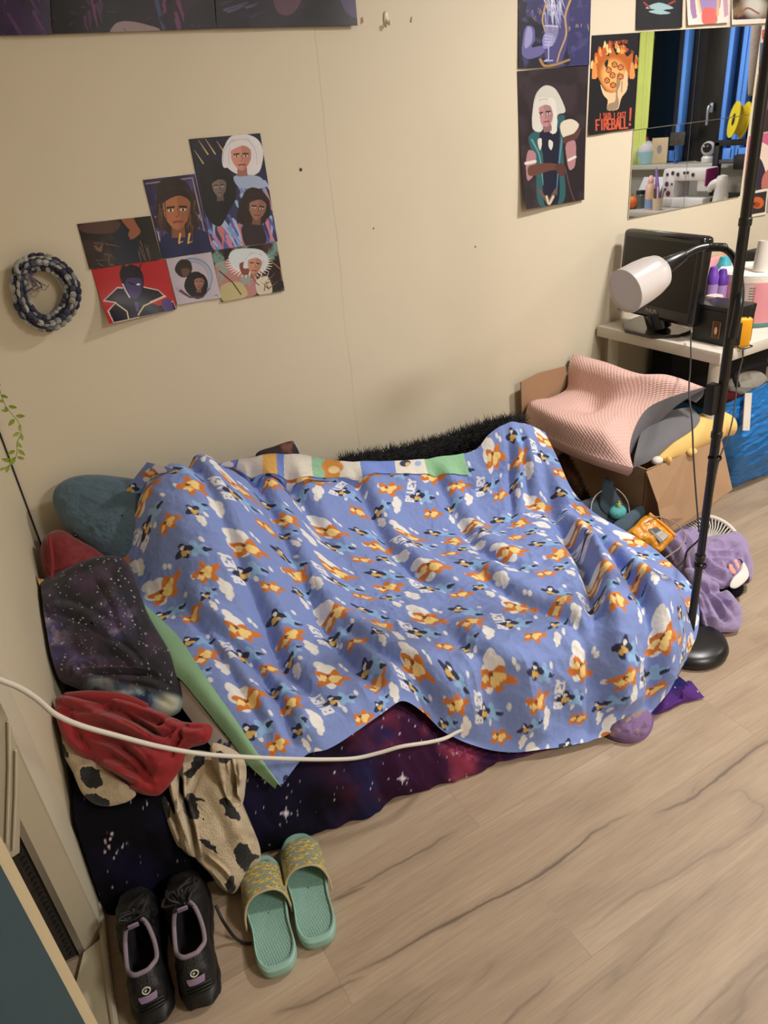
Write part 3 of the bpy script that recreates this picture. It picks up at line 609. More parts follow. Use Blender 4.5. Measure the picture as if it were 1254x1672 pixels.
def sheet():
    bot = [(120, 1400, .0), (168, 1486, .004), (230, 1478, .004), (300, 1452, .004), (400, 1402, .004), (470, 1376, .004), (560, 1348, .004), (640, 1312, .004), (720, 1281, .004), (775, 1268, .004), (830, 1242, .004), (960, 1200, .004), (1060, 1170, .004), (1145, 1136, .006)]
    B = np.array([F(*b) for b in bot]); B[0] = B[1] + [-.012, .2, .02]
    n = 260; B = cat(B, n); s = np.linspace(0, 1, n)
    back = np.array([0.11, 1.0, 0]); rows = []
    topz = .25 - .22 * sst(s, .9, 1.0)
    for t in np.linspace(0, 1, 46):
        z = topz * sst(t, 0, 1) ** .75; off = .075 * (t ** 1.6)
        R = B + back * off[..., None] if np.ndim(off) else B + back * off
        R = R.copy(); R[:, 2] = B[:, 2] + z
        fo = (fbm(np.column_stack([s * 26 + t * 1.2, np.full(n, t * 1.1), np.zeros(n)]), 1.0, 3, 5) - .5) * .05 * (1 - t) * (sst(s, .05, .12))
        R[:, 1] -= fo * .9; R[:, 0] += fo * .2; rows.append(R)
    top = rows[-1]
    for k, d in enumerate((.06, .2, .4, .6, .75, .82)):
        R = top + back * d; R[:, 2] = top[:, 2] + .012 * sst(d, 0, .1); rows.append(R)
    A = np.array(rows)
    A[..., 1] = np.minimum(A[..., 1], 2.17); A[..., 0] = np.maximum(A[..., 0], -.036 - (2.2 - A[..., 1]) * .152 + .012)
    return A
A = sheet()
# fine resampling so that the printed stars stay small
def refine(A, fr, fc):
    r, c = A.shape[:2]
    A2 = np.array([cat(A[i], c * fc) for i in range(r)]); return np.array([cat(A2[:, j], r * fr) for j in range(c * fc)]).transpose(1, 0, 2)
A = refine(A, 4, 4)

# the sheet lies under the duvet everywhere
HG = np.full((260, 200), 9.0); gi_ = np.clip(((D[..., 0] + .3) / .01).astype(int), 0, 259); gj_ = np.clip(((D[..., 1] - .6) / .01).astype(int), 0, 199)
np.minimum.at(HG, (gi_.ravel(), gj_.ravel()), D[..., 2].ravel())
H2 = HG.copy()
for di in (-2, -1, 0, 1, 2):
    for dj in (-2, -1, 0, 1, 2): H2 = np.minimum(H2, np.roll(np.roll(HG, di, 0), dj, 1))
ai = np.clip(((A[..., 0] + .3) / .01).astype(int), 0, 259); aj = np.clip(((A[..., 1] - .6) / .01).astype(int), 0, 199)
A[..., 2] = np.maximum(np.minimum(A[..., 2], H2[ai, aj] - .018), .003)
U = proj(A)
def stars(p, P, dens, seed, size=(.5, 1.6), col=(225, 220, 235)):
    lo_, hi = p.p.min(0), p.p.max(0); r = np.random.RandomState(seed); tree = None
    for i in range(dens):
        c = lo_ + (hi - lo_) * r.rand(2); s = size[0] + (size[1] - size[0]) * r.rand() ** 4
        idx = np.where((np.abs(p.p[:, 0] - c[0]) < s * 2.2) & (np.abs(p.p[:, 1] - c[1]) < s * 2.2))[0]
        if len(idx):
            d = np.hypot(p.p[idx, 0] - c[0], p.p[idx, 1] - c[1]); m = np.clip(1.3 - d / s, 0, 1)[:, None]
            p.c[idx] = p.c[idx] * (1 - m) + lin(col) * m
p = Paint(U); p.fill((9, 9, 16))
p.noise((30, 26, 60), .012, .42, .75, 3, .8)
q = p.c.copy(); neb = Paint(U); neb.fill((60, 26, 60)); neb.noise((170, 70, 100), .016, .45, .72, 9, .95); neb.noise((40, 50, 110), .02, .52, .75, 21, .7)
w = np.clip(np.exp(-((p.p[:, 0] - 690) / 95) ** 2 - ((p.p[:, 1] - 1225) / 95) ** 2) * 1.3 + .75 * np.exp(-((p.p[:, 0] - 850) / 90) ** 2 - ((p.p[:, 1] - 1235) / 40) ** 2), 0, 1)
w2 = sst(p.p[:, 0], 960, 1060)
p.c = q * (1 - w[:, None]) + neb.c * w[:, None]
blu = Paint(U); blu.fill((30, 34, 92)); blu.noise((86, 48, 120), .02, .4, .7, 4); p.c = p.c * (1 - w2[:, None]) + blu.c * w2[:, None]
stars(p, A, 1500, 11, (.45, 1.5)); stars(p, A, 46, 12, (1.6, 3.0), (235, 225, 240))
for (x, y) in ((467, 1328), (657, 1271)): p.line([(x - 9, y), (x + 9, y)], 2, (210, 200, 235)); p.line([(x, y - 9), (x, y + 9)], 2, (210, 200, 235)); p.ell(x, y, 4, 4, (240, 235, 250), soft=.6)
for (x, y, r) in ((172, 1374, 2.2), (180, 1370, 2), (178, 1383, 2.4), (200, 1384, 1.8), (171, 1390, 2), (190, 1392, 1.4), (210, 1378, 1.4)): p.ell(x, y, r, r, (228, 205, 220), soft=.4)
m_sheet = mat('galaxy_print_sheet', vcol=True, rough=.85, var=.03, spec=.15)
mt = thing('mattress', 'mattress on the floor wrapped in a dark galaxy print sheet', 'mattress', tuple(F(560, 1348)))
part('fitted_sheet', grid(A, cols=p.c), m_sheet, mt, 'dark sheet printed with stars and a magenta nebula', fa=None)
core = prism([(-.02, 1.46), (1.30, 1.28), (1.4, 1.84), (.05, 2.05)], .01, .2)
part('mattress_core', core, mat('white_mattress_ticking', (190, 186, 176), .8), mt, smooth=False)

# galaxy pillow on the left ---------------------------------------------
def clampL(A, m=.012):
    A[..., 0] = np.maximum(A[..., 0], -.036 - (2.2 - A[..., 1]) * .152 + m); A[..., 1] = np.minimum(A[..., 1], 2.185); return A
A = puff([(40, 985), (46, 966), (72, 948), (110, 928), (160, 912), (205, 915), (240, 1000), (285, 1080), (300, 1135), (292, 1160), (262, 1172), (222, 1166), (180, 1146), (130, 1126), (92, 1108), (66, 1088), (52, 1052), (44, 1010)],
         (pP := plane3((270, 1160, .31), (60, 1085, .39), (140, 925, .53))), .075, .10, n=420, K=150, fold=.014, fscale=10, seed=4)
A = bumps(A, pP, [([(150, 1118), (200, 1112), (250, 1120), (285, 1140)], .014, 8), ([(130, 1098), (190, 1098), (250, 1100)], -.014, 4), ([(80, 985), (130, 1000), (190, 1035)], .010, 8), ([(160, 930), (190, 980), (215, 1050)], .010, 8), ([(120, 1110), (126, 1098), (120, 1088)], .01, 4), ([(180, 1050), (210, 1070), (225, 1090)], .01, 6)])
clampL(A); U = proj(A); p = Paint(U); p.fill((23, 21, 28)); p.noise((70, 46, 70), .02, .5, .8, 1, .7); p.noise((12, 12, 16), .03, .5, .7, 2, .7)
w = np.exp(-((U[..., 0] - 70) / 30) ** 2 - ((U[..., 1] - 1035) / 42) ** 2).ravel() + .8 * np.exp(-((U[..., 0] - 190) / 22) ** 2 - ((U[..., 1] - 1010) / 26) ** 2).ravel() + .35 * np.exp(-((U[..., 0] - 120) / 40) ** 2 - ((U[..., 1] - 1080) / 16) ** 2).ravel()
nb = Paint(U); nb.fill((84, 66, 104)); nb.noise((176, 156, 192), .06, .42, .66, 5); nb.noise((86, 88, 150), .05, .5, .7, 6)
w = np.clip(w * (.5 + fbm(np.column_stack([U.reshape(-1, 2), np.zeros(U.shape[0] * U.shape[1])]), .07, 3, 8)), 0, 1)[:, None]; p.c = p.c * (1 - w) + nb.c * w
p.ell(63, 1040, 13, 18, (150, 142, 134), rot=20, soft=.5, a=.8); p.ell(62, 1041, 7, 10, (120, 124, 128), soft=.5, a=.7); p.ell(61, 1043, 3, 4, (36, 40, 60), soft=.3)
hem = np.clip(sst(U[..., 1].ravel() - (1092 + (U[..., 0].ravel() - 150) * .24), 6, 18), 0, 1) * sst(U[..., 0].ravel(), 130, 175)
hp = Paint(U); hp.fill((104, 132, 158)); hp.noise((178, 196, 202), .035, .40, .6, 12); hp.noise((40, 54, 84), .03, .58, .72, 13); hp.ell(275, 1150, 18, 20, (196, 196, 168), soft=.7)
hem = hem[:, None]; p.c = p.c * (1 - hem) + hp.c * hem
stars(p, A, 420, 3, (.5, 1.4))
pl_ = thing('pillow', 'black galaxy print pillow lying against the left wall with a pale blue hem', 'pillow', tuple(F(180, 1100, .3)))
part('pillowcase', grid(A, cols=p.c, cv=True), mat('galaxy_print_plush', vcol=True, rough=.85, var=.05, sheen=.15), pl_, fa=None)

# shark plush, red cushion, tan ear ---------------------------------------
A = puff([(86, 815), (92, 795), (112, 781), (145, 775), (190, 778), (245, 790), (290, 830), (270, 900), (200, 920), (160, 906), (140, 888), (112, 866), (95, 842)], (WL(140, 830, 2.10), nrm([0.05, -.9, .4])), .06, .06, n=200, K=60, fold=.006, fscale=40, seed=2)
A[..., 1] = np.minimum(A[..., 1], 2.19)
sk = thing('plush_shark', 'blunt grey-blue plush head sticking out of the left end of the duvet', 'plush toy', tuple(WL(130, 900, 2.0)))
hd_ = part('head', grid(A, cv=True), mat('grey_blue_plush', (74, 94, 106), .95, var=.16, vscale=30, sheen=.25, bump=.4, bscale=160), sk, fa=None)
e = on_plane(121, 872, (WL(140, 830, 2.10), nrm([0.05, -.9, .4])))
part('eye', ball(e + np.array([0, -.022, .004]), .007), mat('black_bead', (10, 10, 12), .2), hd_)
A = puff([(66, 905), (70, 882), (82, 870), (100, 866), (125, 880), (160, 900), (190, 930), (150, 960), (100, 960), (72, 945)], (WL(110, 910, 2.02), nrm([0, -.8, .6])), .06, .06, n=140, K=40, fold=.008, fscale=20, seed=5)
A = clampL(A, .02)
rc = thing('cushion', 'dark red cushion wedged in the corner below the grey-blue plush head', 'cushion', tuple(WL(110, 960, 2.05)))
part('cushion_cover', grid(A, cv=True), mat('dark_red_velvet', (112, 14, 22), .7, var=.12, sheen=.2), rc, fa=None)
part('piping', tube([on_plane(u, v, (WL(110, 910, 1.955), nrm([0, -.8, .6]))) for u, v in ((80, 873), (84, 900), (86, 925), (84, 945))], .004, 8, sm=20), mat('dark_red_piping', (128, 22, 28), .7), rc)
A = puff([(39, 972), (39, 955), (45, 962), (48, 943), (60, 944), (76, 949), (64, 962), (48, 975)], (F(55, 965, .52), nrm([.2, -.7, .6])), .012, .012, n=60, K=14, sm=True)
solo('plush_ear', grid(clampL(A, .006), cv=True), mat('tan_plush', (206, 164, 100), .9, var=.08), 'small tan pointed plush ear poking up behind the galaxy pillow', 'plush toy')
# printed cushion corner and black fur along the wall
A = puff([(418, 742), (450, 728), (478, 720), (486, 728), (491, 745), (480, 770), (430, 770)], (WL(460, 745, 2.08), nrm([0, -1, .25])), .03, .03, n=90, K=24, fold=.004)
p = Paint(proj(A)); p.fill((38, 24, 28)); p.noise((110, 70, 56), .06, .5, .7, 3); p.line([(482, 720), (490, 735), (493, 748)], 5, (170, 160, 160))
solo('printed_cushion', grid(A, cols=p.c, cv=True), mat('printed_dark_cloth', vcol=True, rough=.8), 'dark brown printed cushion corner peeking out above the duvet by the wall', 'cushion')
def fur_roll(name, pts, rad, n, ln, m, label, cat_):
    C = cat(pts, 60); k = RNG.randint(0, 60, n); th = RNG.rand(n) * 2 * math.pi; T = np.gradient(C, axis=0); P = []; Nn = []
    for i, a in zip(k, th):
        t = nrm(T[i]); x = nrm(np.cross(t, [0, 0, 1])); y = np.cross(x, t); d = x * math.cos(a) + y * math.sin(a); P.append(C[i] + d * rad + t * RNG.randn() * .006); Nn.append(d + t * .3)
    g = join(tube(C, rad, 14, caps=True), fur(P, Nn, ln, .0016)); solo(name, g, m, label, cat_, fa=None)
m_fur = mat('black_fur', (14, 13, 14), .9, var=.3); m_bfur = mat('brown_fur', (84, 50, 28), .9, var=.3)
fur_roll('fur_throw', [WL(560, 766, 2.07), WL(640, 752, 2.07), WL(720, 733, 2.06), WL(780, 712, 2.03), WL(835, 698, 1.99), WL(850, 700, 1.98)], .036, 5200, .03, m_fur, 'shaggy black fur throw rolled along the wall behind the duvet', 'throw')
fur_roll('fur_cushion', [F(916, 745, .33), F(932, 775, .28), F(946, 805, .2), F(965, 832, .12)], .02, 2000, .018, m_bfur, 'dark brown furry cushion squeezed between the duvet and the cardboard box', 'cushion')

# red sweatshirt ---------------------------------------------------------
m_red = mat('red_fleece', (142, 24, 28), .85, var=.08, sheen=.2)
pS = plane3((250, 1290, .275), (90, 1180, .36), (230, 1145, .38))
A1 = puff([(80, 1150), (108, 1134), (160, 1132), (215, 1140), (262, 1163), (305, 1180), (345, 1185), (340, 1210), (308, 1222), (296, 1252), (262, 1296), (236, 1298), (200, 1282), (160, 1252), (118, 1225), (96, 1192)], pS, .05, .04, n=420, K=140, fold=.012, fscale=16, seed=9, cen=(215, 1215))
A1 = bumps(A1, pS, [([(102, 1142), (135, 1150), (165, 1158)], .022, 7), ([(126, 1162), (171, 1172), (210, 1188), (250, 1208), (280, 1220)], .026, 8), ([(175, 1142), (216, 1154), (250, 1166), (284, 1177)], .022, 7), ([(255, 1196), (272, 1186), (288, 1178)], .02, 6), ([(165, 1242), (201, 1262), (237, 1292)], .022, 8),
    ([(96, 1160), (112, 1200), (140, 1238)], .018, 8), ([(290, 1190), (310, 1198), (335, 1196)], .016, 6), ([(225, 1222), (252, 1240), (270, 1262)], .016, 14), ([(150, 1200), (190, 1215), (225, 1240), (240, 1262)], -.018, 6), ([(200, 1165), (235, 1185), (262, 1202)], -.022, 4), ([(300, 1185), (290, 1205), (275, 1232)], -.014, 5), ([(170, 1255), (205, 1275), (232, 1284)], -.016, 4)])
rs = thing('sweatshirt', 'crumpled red sweatshirt heaped on the bed below the galaxy pillow', 'sweatshirt', tuple(F(200, 1290, .2)))
part('body', grid(clampL(A1), cv=True), m_red, rs, fa=None)
part('collar', tube([F(108, 1137, .40), F(150, 1137, .41), F(200, 1142, .405), F(240, 1154, .395)], [.010, .014, .014, .008], 14, sm=50), m_red, rs)

# fleece blanket with black patches --------------------------------------
f1 = puff([(92, 1190), (120, 1208), (150, 1235), (200, 1275), (222, 1296), (205, 1310), (165, 1316), (138, 1300), (120, 1262), (100, 1225)], plane3((165, 1310, .275), (100, 1200, .33), (215, 1290, .285)), .03, .02, n=240, K=70, fold=.012, fscale=12, seed=12)
f2 = puff([(255, 1290), (268, 1255), (285, 1235), (312, 1225), (352, 1232), (382, 1262), (392, 1300), (410, 1345), (424, 1382), (424, 1405), (405, 1422), (395, 1445), (380, 1458), (360, 1448), (342, 1424), (318, 1400), (290, 1380), (268, 1345)], plane3((320, 1240, .27), (400, 1440, .03), (270, 1350, .165)), .045, .015, n=420, K=130, fold=.012, fscale=12, seed=14, cen=(335, 1330), fdir=(.4, -.5, -1))
f3 = puff([(345, 1215), (375, 1222), (398, 1240), (402, 1275), (392, 1320), (372, 1300), (352, 1260)], plane3((350, 1225, .31), (398, 1240, .28), (390, 1310, .18)), .03, .02, n=160, K=50, fold=.02, fscale=16, seed=15, fdir=(.3, -.4, -1))
p2_ = plane3((320, 1240, .27), (400, 1440, .03), (270, 1350, .165)); p3_ = plane3((350, 1225, .31), (398, 1240, .28), (390, 1310, .18))
f2 = bumps(f2, p2_, [([(276, 1245), (286, 1300), (303, 1360), (310, 1404)], .024, 6), ([(292, 1240), (296, 1290), (312, 1345), (322, 1400)], -.02, 4), ([(318, 1258), (300, 1300), (290, 1330)], .014, 6), ([(262, 1290), (280, 1340), (300, 1385)], .014, 6), ([(340, 1270), (375, 1320), (400, 1380)], .012, 14), ([(330, 1400), (360, 1425), (378, 1450)], -.014, 5)])
f3 = bumps(f3, p3_, [([(357, 1235), (368, 1280), (382, 1318)], .018, 5), ([(392, 1240), (394, 1262), (390, 1300)], .016, 5), ([(374, 1235), (382, 1280), (388, 1310)], -.016, 3.5)])
GG = []
for A in (f1, f2, f3):
    A = clampL(A); A[..., 2] = np.maximum(A[..., 2], .006)
    p = Paint(proj(A)); WN = np.column_stack([p.p, 0 * p.p[:, :1]]); p.p = p.p + 13 * (np.column_stack([fbm(WN, .09, 3, 61), fbm(WN, .09, 3, 62)]) - .5); p.fill((196, 178, 148)); p.noise((170, 150, 120), .05, .5, .8, 3, .5)
    BK = (24, 22, 24)
    for P_ in ([(130, 1262), (142, 1252), (160, 1256), (167, 1272), (158, 1285), (140, 1282), (132, 1275)], [(130, 1312), (140, 1296), (168, 1298), (176, 1318), (150, 1325)], [(98, 1205), (108, 1222), (112, 1240), (104, 1236), (96, 1215)],
               [(318, 1235), (332, 1232), (328, 1252), (312, 1272), (298, 1262), (308, 1252)], [(304, 1298), (330, 1304), (336, 1312), (318, 1310), (328, 1330), (316, 1338), (302, 1330)], [(362, 1300), (374, 1305), (386, 1322), (392, 1340), (378, 1336), (362, 1318)],
               [(322, 1372), (338, 1370), (352, 1384), (356, 1394), (342, 1388), (328, 1378)], [(384, 1392), (398, 1376), (414, 1392), (422, 1398), (412, 1410), (404, 1422), (392, 1416)], [(262, 1292), (272, 1302), (276, 1322), (268, 1340), (258, 1320)], [(352, 1226), (378, 1234), (376, 1244), (356, 1240)], [(300, 1388), (318, 1402), (312, 1408)], [(370, 1440), (380, 1432), (384, 1450), (376, 1458)]):
        p.poly(P_, BK, sm=30)
    GG.append(grid(A, cols=p.c, cv=True))
GG = [(g[0], [tuple(q) for q in np.asarray(g[1])], g[2]) for g in GG]
fb = thing('fleece_blanket', 'cream fleece blanket with black patches hanging over the front of the bed', 'blanket', tuple(F(390, 1450, .0)))
part('fleece', join(*GG), mat('cream_fleece', vcol=True, rough=.95, var=.1, vscale=60, sheen=.3, bump=.5, bscale=240), fb, fa=None)
# white cable ----------------------------------------------------------
cb = [(-25, 1098, 1.07), (0, 1110, 1.08), (30, 1122, 1.09), (60, 1141, 1.1), (90, 1166, 1.11), (130, 1184, 1.12), (190, 1201, 1.13), (260, 1219, 1.15), (330, 1231, 1.17), (400, 1236, 1.175), (470, 1239, 1.17), (530, 1240, 1.185), (580, 1238, 1.17), (620, 1229, 1.155), (655, 1219, 1.14), (700, 1212, 1.125), (725, 1206, 1.12), (745, 1196, 1.15), (760, 1190, 1.2)]
solo('cable', tube([WL(*c) for c in cb], .0048, 12, sm=140), mat('white_rubber_cable', (214, 208, 196), .4, var=.03), 'thick white cable running across the front of the bed and under the duvet', 'cable')
# ================================================================== RIGHT CORNER
# table
m_tw = mat('white_table_laminate', (206, 198, 184), .4, var=.02)
TX0, TY0, TZ = 2.235, 1.595, .73
tb = thing('table', 'white laminate table against the wall behind the floor lamp', 'table', (TX0 + .5, 1.9, 0))
part('tabletop', box((TX0 + .6, (TY0 + 2.19) / 2, TZ - .022), (1.2, 2.19 - TY0, .044), .003), m_tw, tb)
for x, y in ((TX0 + .05, TY0 + .05), (TX0 + .05, 2.14), (TX0 + 1.15, TY0 + .05), (TX0 + 1.15, 2.14)):
    part('leg', lathe([(.02, 0), (.022, .01), (.022, TZ - .045)], 24, frame((x, y, 0), (1, 0, 0), (0, 1, 0), (0, 0, 1)), caps=True), m_tw, tb)
# television
m_blk = mat('black_gloss_plastic', (16, 16, 17), .22, var=.05, coat=.3); m_mblk = mat('black_matt_plastic', (20, 20, 21), .5, var=.08)
m_scr = mat('matt_dark_screen', (38, 37, 33), .38, var=.03, spec=.3)
q0, q1 = F(1003, 508, .787), F(1147, 546, .787)
q0 = PX(1004, 506, 2.300); q1 = PX(1127, 538, 2.262); q0[2] = q1[2] = .785; pass
tx = nrm((q1 - q0) * [1, 1, 0]); tn = np.array([tx[1], -tx[0], 0]); tn = tn if tn[0] < 0 else -tn
tup = nrm(np.array([0, 0, 1.0]) - tn * .06); tw = np.linalg.norm(q1 - q0); th_ = .318
tn = nrm(np.cross(tx, tup)); tn = tn if tn[0] < 0 else -tn
tv = thing('television', 'small black flat television on the white table turned towards the bed', 'television', tuple(np.array([2.32, 1.93, TZ])))
cM = frame(q0 + tx * tw / 2 + tup * th_ / 2 - tn * .03, tx, tup, np.cross(tx, tup))
tvc = part('casing', xf(box((0, 0, 0), (tw, th_, .06), .018, 3), cM), m_blk, tv)
sg = -1 if np.cross(tx, tup) @ tn < 0 else 1
part('screen', xf(box((0, .012, sg * .031), (tw - .05, th_ - .075, .003), .001), cM), m_scr, tv)
part('rear_housing', xf(box((0, -.01, -sg * .05), (tw * .7, th_ * .7, .05), .02, 3), cM), m_mblk, tv)
part('neck', tube([q0 + tx * tw / 2 - tn * .03 + tup * .02, np.array([2.315, 1.935, TZ + .015])], [.05, .045], 16), m_blk, tv)
bs_ = [F(u, v, TZ + .002) for u, v in ((1016, 531), (1020, 543), (1062, 553), (1108, 551), (1128, 544), (1100, 530), (1045, 520))]
part('stand_base', slab(np.array(bs_) + [0, 0, .012], (0, 0, -.012)), m_blk, tv, smooth=False)
def txt(name, s, size, M, m, parent, ext=.0004):
    cu_ = bpy.data.curves.new(name, 'FONT'); cu_.body = s; cu_.size = size; cu_.extrude = ext; cu_.align_x = 'CENTER'; cu_.align_y = 'CENTER'
    o = bpy.data.objects.new(name, cu_); COL.objects.link(o); dg = bpy.context.evaluated_depsgraph_get(); me = o.to_mesh(depsgraph=dg)
    V = np.array([v.co[:] for v in me.vertices]); Fc = [tuple(p_.vertices) for p_ in me.polygons]; o.to_mesh_clear(); bpy.data.objects.remove(o); bpy.data.curves.remove(cu_)
    return part(name, xf((V, Fc, None), M), m, parent, smooth=False)
zt = np.cross(tx, tup) * sg
rdir = tx if np.cross(tx, tup) @ tn > 0 else -tx
txt('lettering', 'PHILIPS', .019, frame(q0 + tx * tw * .5 + tup * .032 + tn * .0025, tx, tup, np.cross(tx, tup)) if sg > 0 else frame(q0 + tx * tw * .5 + tup * .02 + tn * .0016, -tx, tup, -np.cross(tx, tup)), mat('silver_print', (170, 168, 160), .4), tvc)
# black box with a framed emblem
bx_ = thing('storage_box', 'black box with a small gold framed emblem on the corner of the table', 'box', (2.36, 1.69, TZ))
part('body', box((2.365, 1.695, TZ + .061), (.12, .165, .122), .004), mat('black_card', (17, 16, 17), .45, var=.1), bx_)
part('lid', box((2.365, 1.695, TZ + .130), (.124, .169, .016), .004), mat('black_card_lid', (24, 23, 24), .4), bx_)
eb_ = part('emblem', join(box((2.304, 1.675, TZ + .055), (.002, .03, .056), .0005)), mat('brown_emblem', (86, 44, 26), .5), bx_, 'small gold framed emblem')
part('emblem_frame', tube([(2.3035, 1.66, TZ + .026), (2.3035, 1.69, TZ + .026), (2.3035, 1.69, TZ + .084), (2.3035, 1.66, TZ + .084)], .0012, 6, closed=True), mat('gold_line', (190, 140, 70), .4), eb_)
part('emblem_figure', ball((2.3028, 1.676, TZ + .052), (.001, .006, .014)), mat('pale_emblem_mark', (220, 200, 170), .5), eb_)
# yellow handheld device
yd = thing('multimeter', 'yellow and black handheld device standing at the table corner beside the lamp pole', 'device', tuple(F(1208, 566, TZ)))
yo = F(1210, 566, TZ); yM = frame(yo + [0, 0, .052], nrm([.8, -.6, 0]), nrm([.6, .8, .0]), (0, 0, 1))
part('body', xf(box((0, 0, 0), (.05, .03, .104), .008, 3), yM), mat('amber_plastic', (236, 164, 22), .4), yd)
part('side_grip', xf(box((-.02, -.004, -.002), (.02, .03, .085), .006, 2), yM), m_mblk, yd)
part('lead', tube([yo + [0, -.01, .1], yo + [.02, -.01, .15], yo + [.035, -.01, .14], yo + [.02, -.01, .06], yo + [.03, .0, .005], yo + [.02, -.03, .003], yo + [-.03, -.015, .003], yo + [-.05, .0, .05], yo + [-.055, .01, .11], yo + [-.03, .02, .15]], .0022, 8, sm=90), m_mblk, yd)
# big pink roll pack with a bare cardboard tube on top
rc_ = np.array([2.66, 1.80, TZ])
pr = thing('paper_roll', 'large wrapped pink and white paper roll at the right of the table', 'paper roll', tuple(rc_))
part('roll', lathe([(.02, .0), (.122, .0), (.128, .008), (.128, .195), (.12, .203), (.03, .203), (.03, .02)], 64, frame(rc_, (1, 0, 0), (0, 1, 0), (0, 0, 1))), mat('white_paper_roll', (224, 216, 204), .8, bump=.2, bscale=30), pr)
part('pink_wrap', lathe([(.1285, .012), (.1295, .02), (.1295, .165), (.1285, .17)], 64, frame(rc_, (1, 0, 0), (0, 1, 0), (0, 0, 1))), mat('pink_printed_wrap', (212, 140, 148), .25, var=.06), pr, 'pink printed wrapping band')
part('wrap_edge', lathe([(.1298, .004), (.1303, .006), (.1303, .016), (.1298, .018)], 64, frame(rc_, (1, 0, 0), (0, 1, 0), (0, 0, 1))), mat('teal_print', (70, 128, 122), .4), pr)
def on_roll(u, zlo, zhi, wd, r=.1308):
    d = ray(u, 520); a = math.atan2(-.82, -.57)
    # bearing of the sight line where it meets the roll
    c = np.array([0, 0]); o = -rc_[:2]; dd = nrm(d[:2]); b_ = (-rc_[:2]) @ dd; cc = rc_[:2] @ rc_[:2] - r * r; tt_ = -b_ - math.sqrt(max(b_ * b_ - cc, 0)); p_ = dd * tt_ - rc_[:2]; a = math.atan2(p_[1], p_[0])
    A = np.array([[(rc_[0] + r * math.cos(a + s_), rc_[1] + r * math.sin(a + s_), rc_[2] + z) for s_ in np.linspace(-wd / r / 2, wd / r / 2, 10)] for z in np.linspace(zlo, zhi, 3)]); return grid(A)
cl_ = part('clear_label', on_roll(1205, .085, .165, .08), mat('pale_wrap_label', (200, 182, 172), .3), pr)
bars = []
rs_ = np.random.RandomState(3)
for k in range(9): bars.append(on_roll(1189 + k * 1.6, .108, .14, .0015 + .001 * rs_.rand(), .1312))
for k in range(6): bars.append(on_roll(1222, .10 + k * .01, .103 + k * .01, .022, .1312))
tq = lambda gs_: join(*[(g[0], [tuple(q) for q in g[1]], None) for g in gs_])
part('barcode', tq(bars[:9]), mat('grey_print', (120, 100, 92), .5), cl_); part('printed_lines', tq(bars[9:]), mat('grey_print'), cl_)
part('green_mark', on_roll(1224, .045, .062, .024, .1312), mat('green_print', (96, 140, 112), .5), pr)
tc0 = WL(1224, 462, 1.72); tc0 = np.array([2.585, 1.735, TZ + .203])
tc0 = np.array([rc_[0] - .055, rc_[1] - .06, TZ + .2035])
solo('cardboard_tube', lathe([(.026, 0), (.026, .108), (.024, .108), (.024, .002)], 36, axisM(tc0, (.10, .0, 1))), mat('white_card_tube', (214, 206, 196), .8), 'empty white cardboard tube standing on the big paper roll', 'tube')
sk_ = WL(1244, 412, 2.05); solo('speaker_box', box((sk_[0] + .09, 2.06, (TZ + sk_[2]) / 2), (.18, .16, sk_[2] - TZ), .008), m_mblk, 'black box standing behind the paper roll at the right edge', 'box')
# bottles and packets behind the television
m_pur = mat('purple_plastic', (112, 66, 170), .35); m_pclear = mat('lilac_clear_plastic', (150, 124, 172), .2, var=.05)
def bottle(loc, r, h, mb, mc, label, tilt=(0, 0, 1), group=None):
    t_ = thing('spray_bottle', label, 'bottle', loc, group); M = axisM(loc, tilt)
    part('body', lathe([(r * .9, 0), (r, .006), (r, h * .72), (r * .8, h * .78), (.4 * r, h * .8)], 28, M, caps=True), mb, t_)
    part('cap', lathe([(r * .95, h * .74), (r * .98, h * .86), (r * .8, h * .9), (r * .6, h), (r * .4, h * 1.01)], 28, M, caps=True), mc, t_)
def TB(u, v, X):
    p_ = PX(u, v, X); return (p_[0], p_[1], TZ), p_[2] - TZ
bottle(TB(1166, 436, 2.46)[0], .022, TB(1166, 436, 2.46)[1], m_pclear, m_pur, 'slim purple capped bottle standing behind the black box')
bottle(TB(1181, 440, 2.52)[0], .022, TB(1181, 440, 2.52)[1], m_pclear, mat('deep_purple_plastic', (92, 52, 150), .35), 'purple capped bottle half hidden behind the first purple bottle')
bottle(TB(1184, 419, 2.64)[0], .03, TB(1184, 419, 2.64)[1], mat('clear_bottle', (190, 204, 204), .2), mat('turquoise_plastic', (70, 160, 172), .35), 'clear bottle with a stepped turquoise cap behind the paper roll')
bottle(TB(1201, 412, 2.78)[0], .022, TB(1201, 412, 2.78)[1], mat('pale_bottle', (214, 212, 206), .3), mat('blue_cap', (130, 160, 210), .35), 'pale bottle with a small light blue cap beside the lamp pole')
pk_ = WL(1162, 421, 2.10); solo('paper_packet', box((pk_[0], 2.10, (TZ + pk_[2]) / 2), (.15, .03, pk_[2] - TZ), .006), mat('pink_packet', (226, 160, 164), .6), 'flat pink packet standing against the wall behind the bottles', 'packet')
ct_ = WL(1178, 416, 2.15); solo('carton', box((ct_[0], 2.15, (TZ + ct_[2]) / 2), (.10, .03, ct_[2] - TZ), .004), mat('orange_carton', (224, 150, 84), .6), 'thin orange carton standing behind the turquoise capped bottle', 'carton')
wk_ = WL(1190, 460, 1.97); solo('white_pack', box((wk_[0], 1.97, (TZ + wk_[2]) / 2), (.11, .06, wk_[2] - TZ), .01), mat('white_pack_paper', (216, 210, 200), .6), 'white pack between the bottles and the paper roll', 'packet')
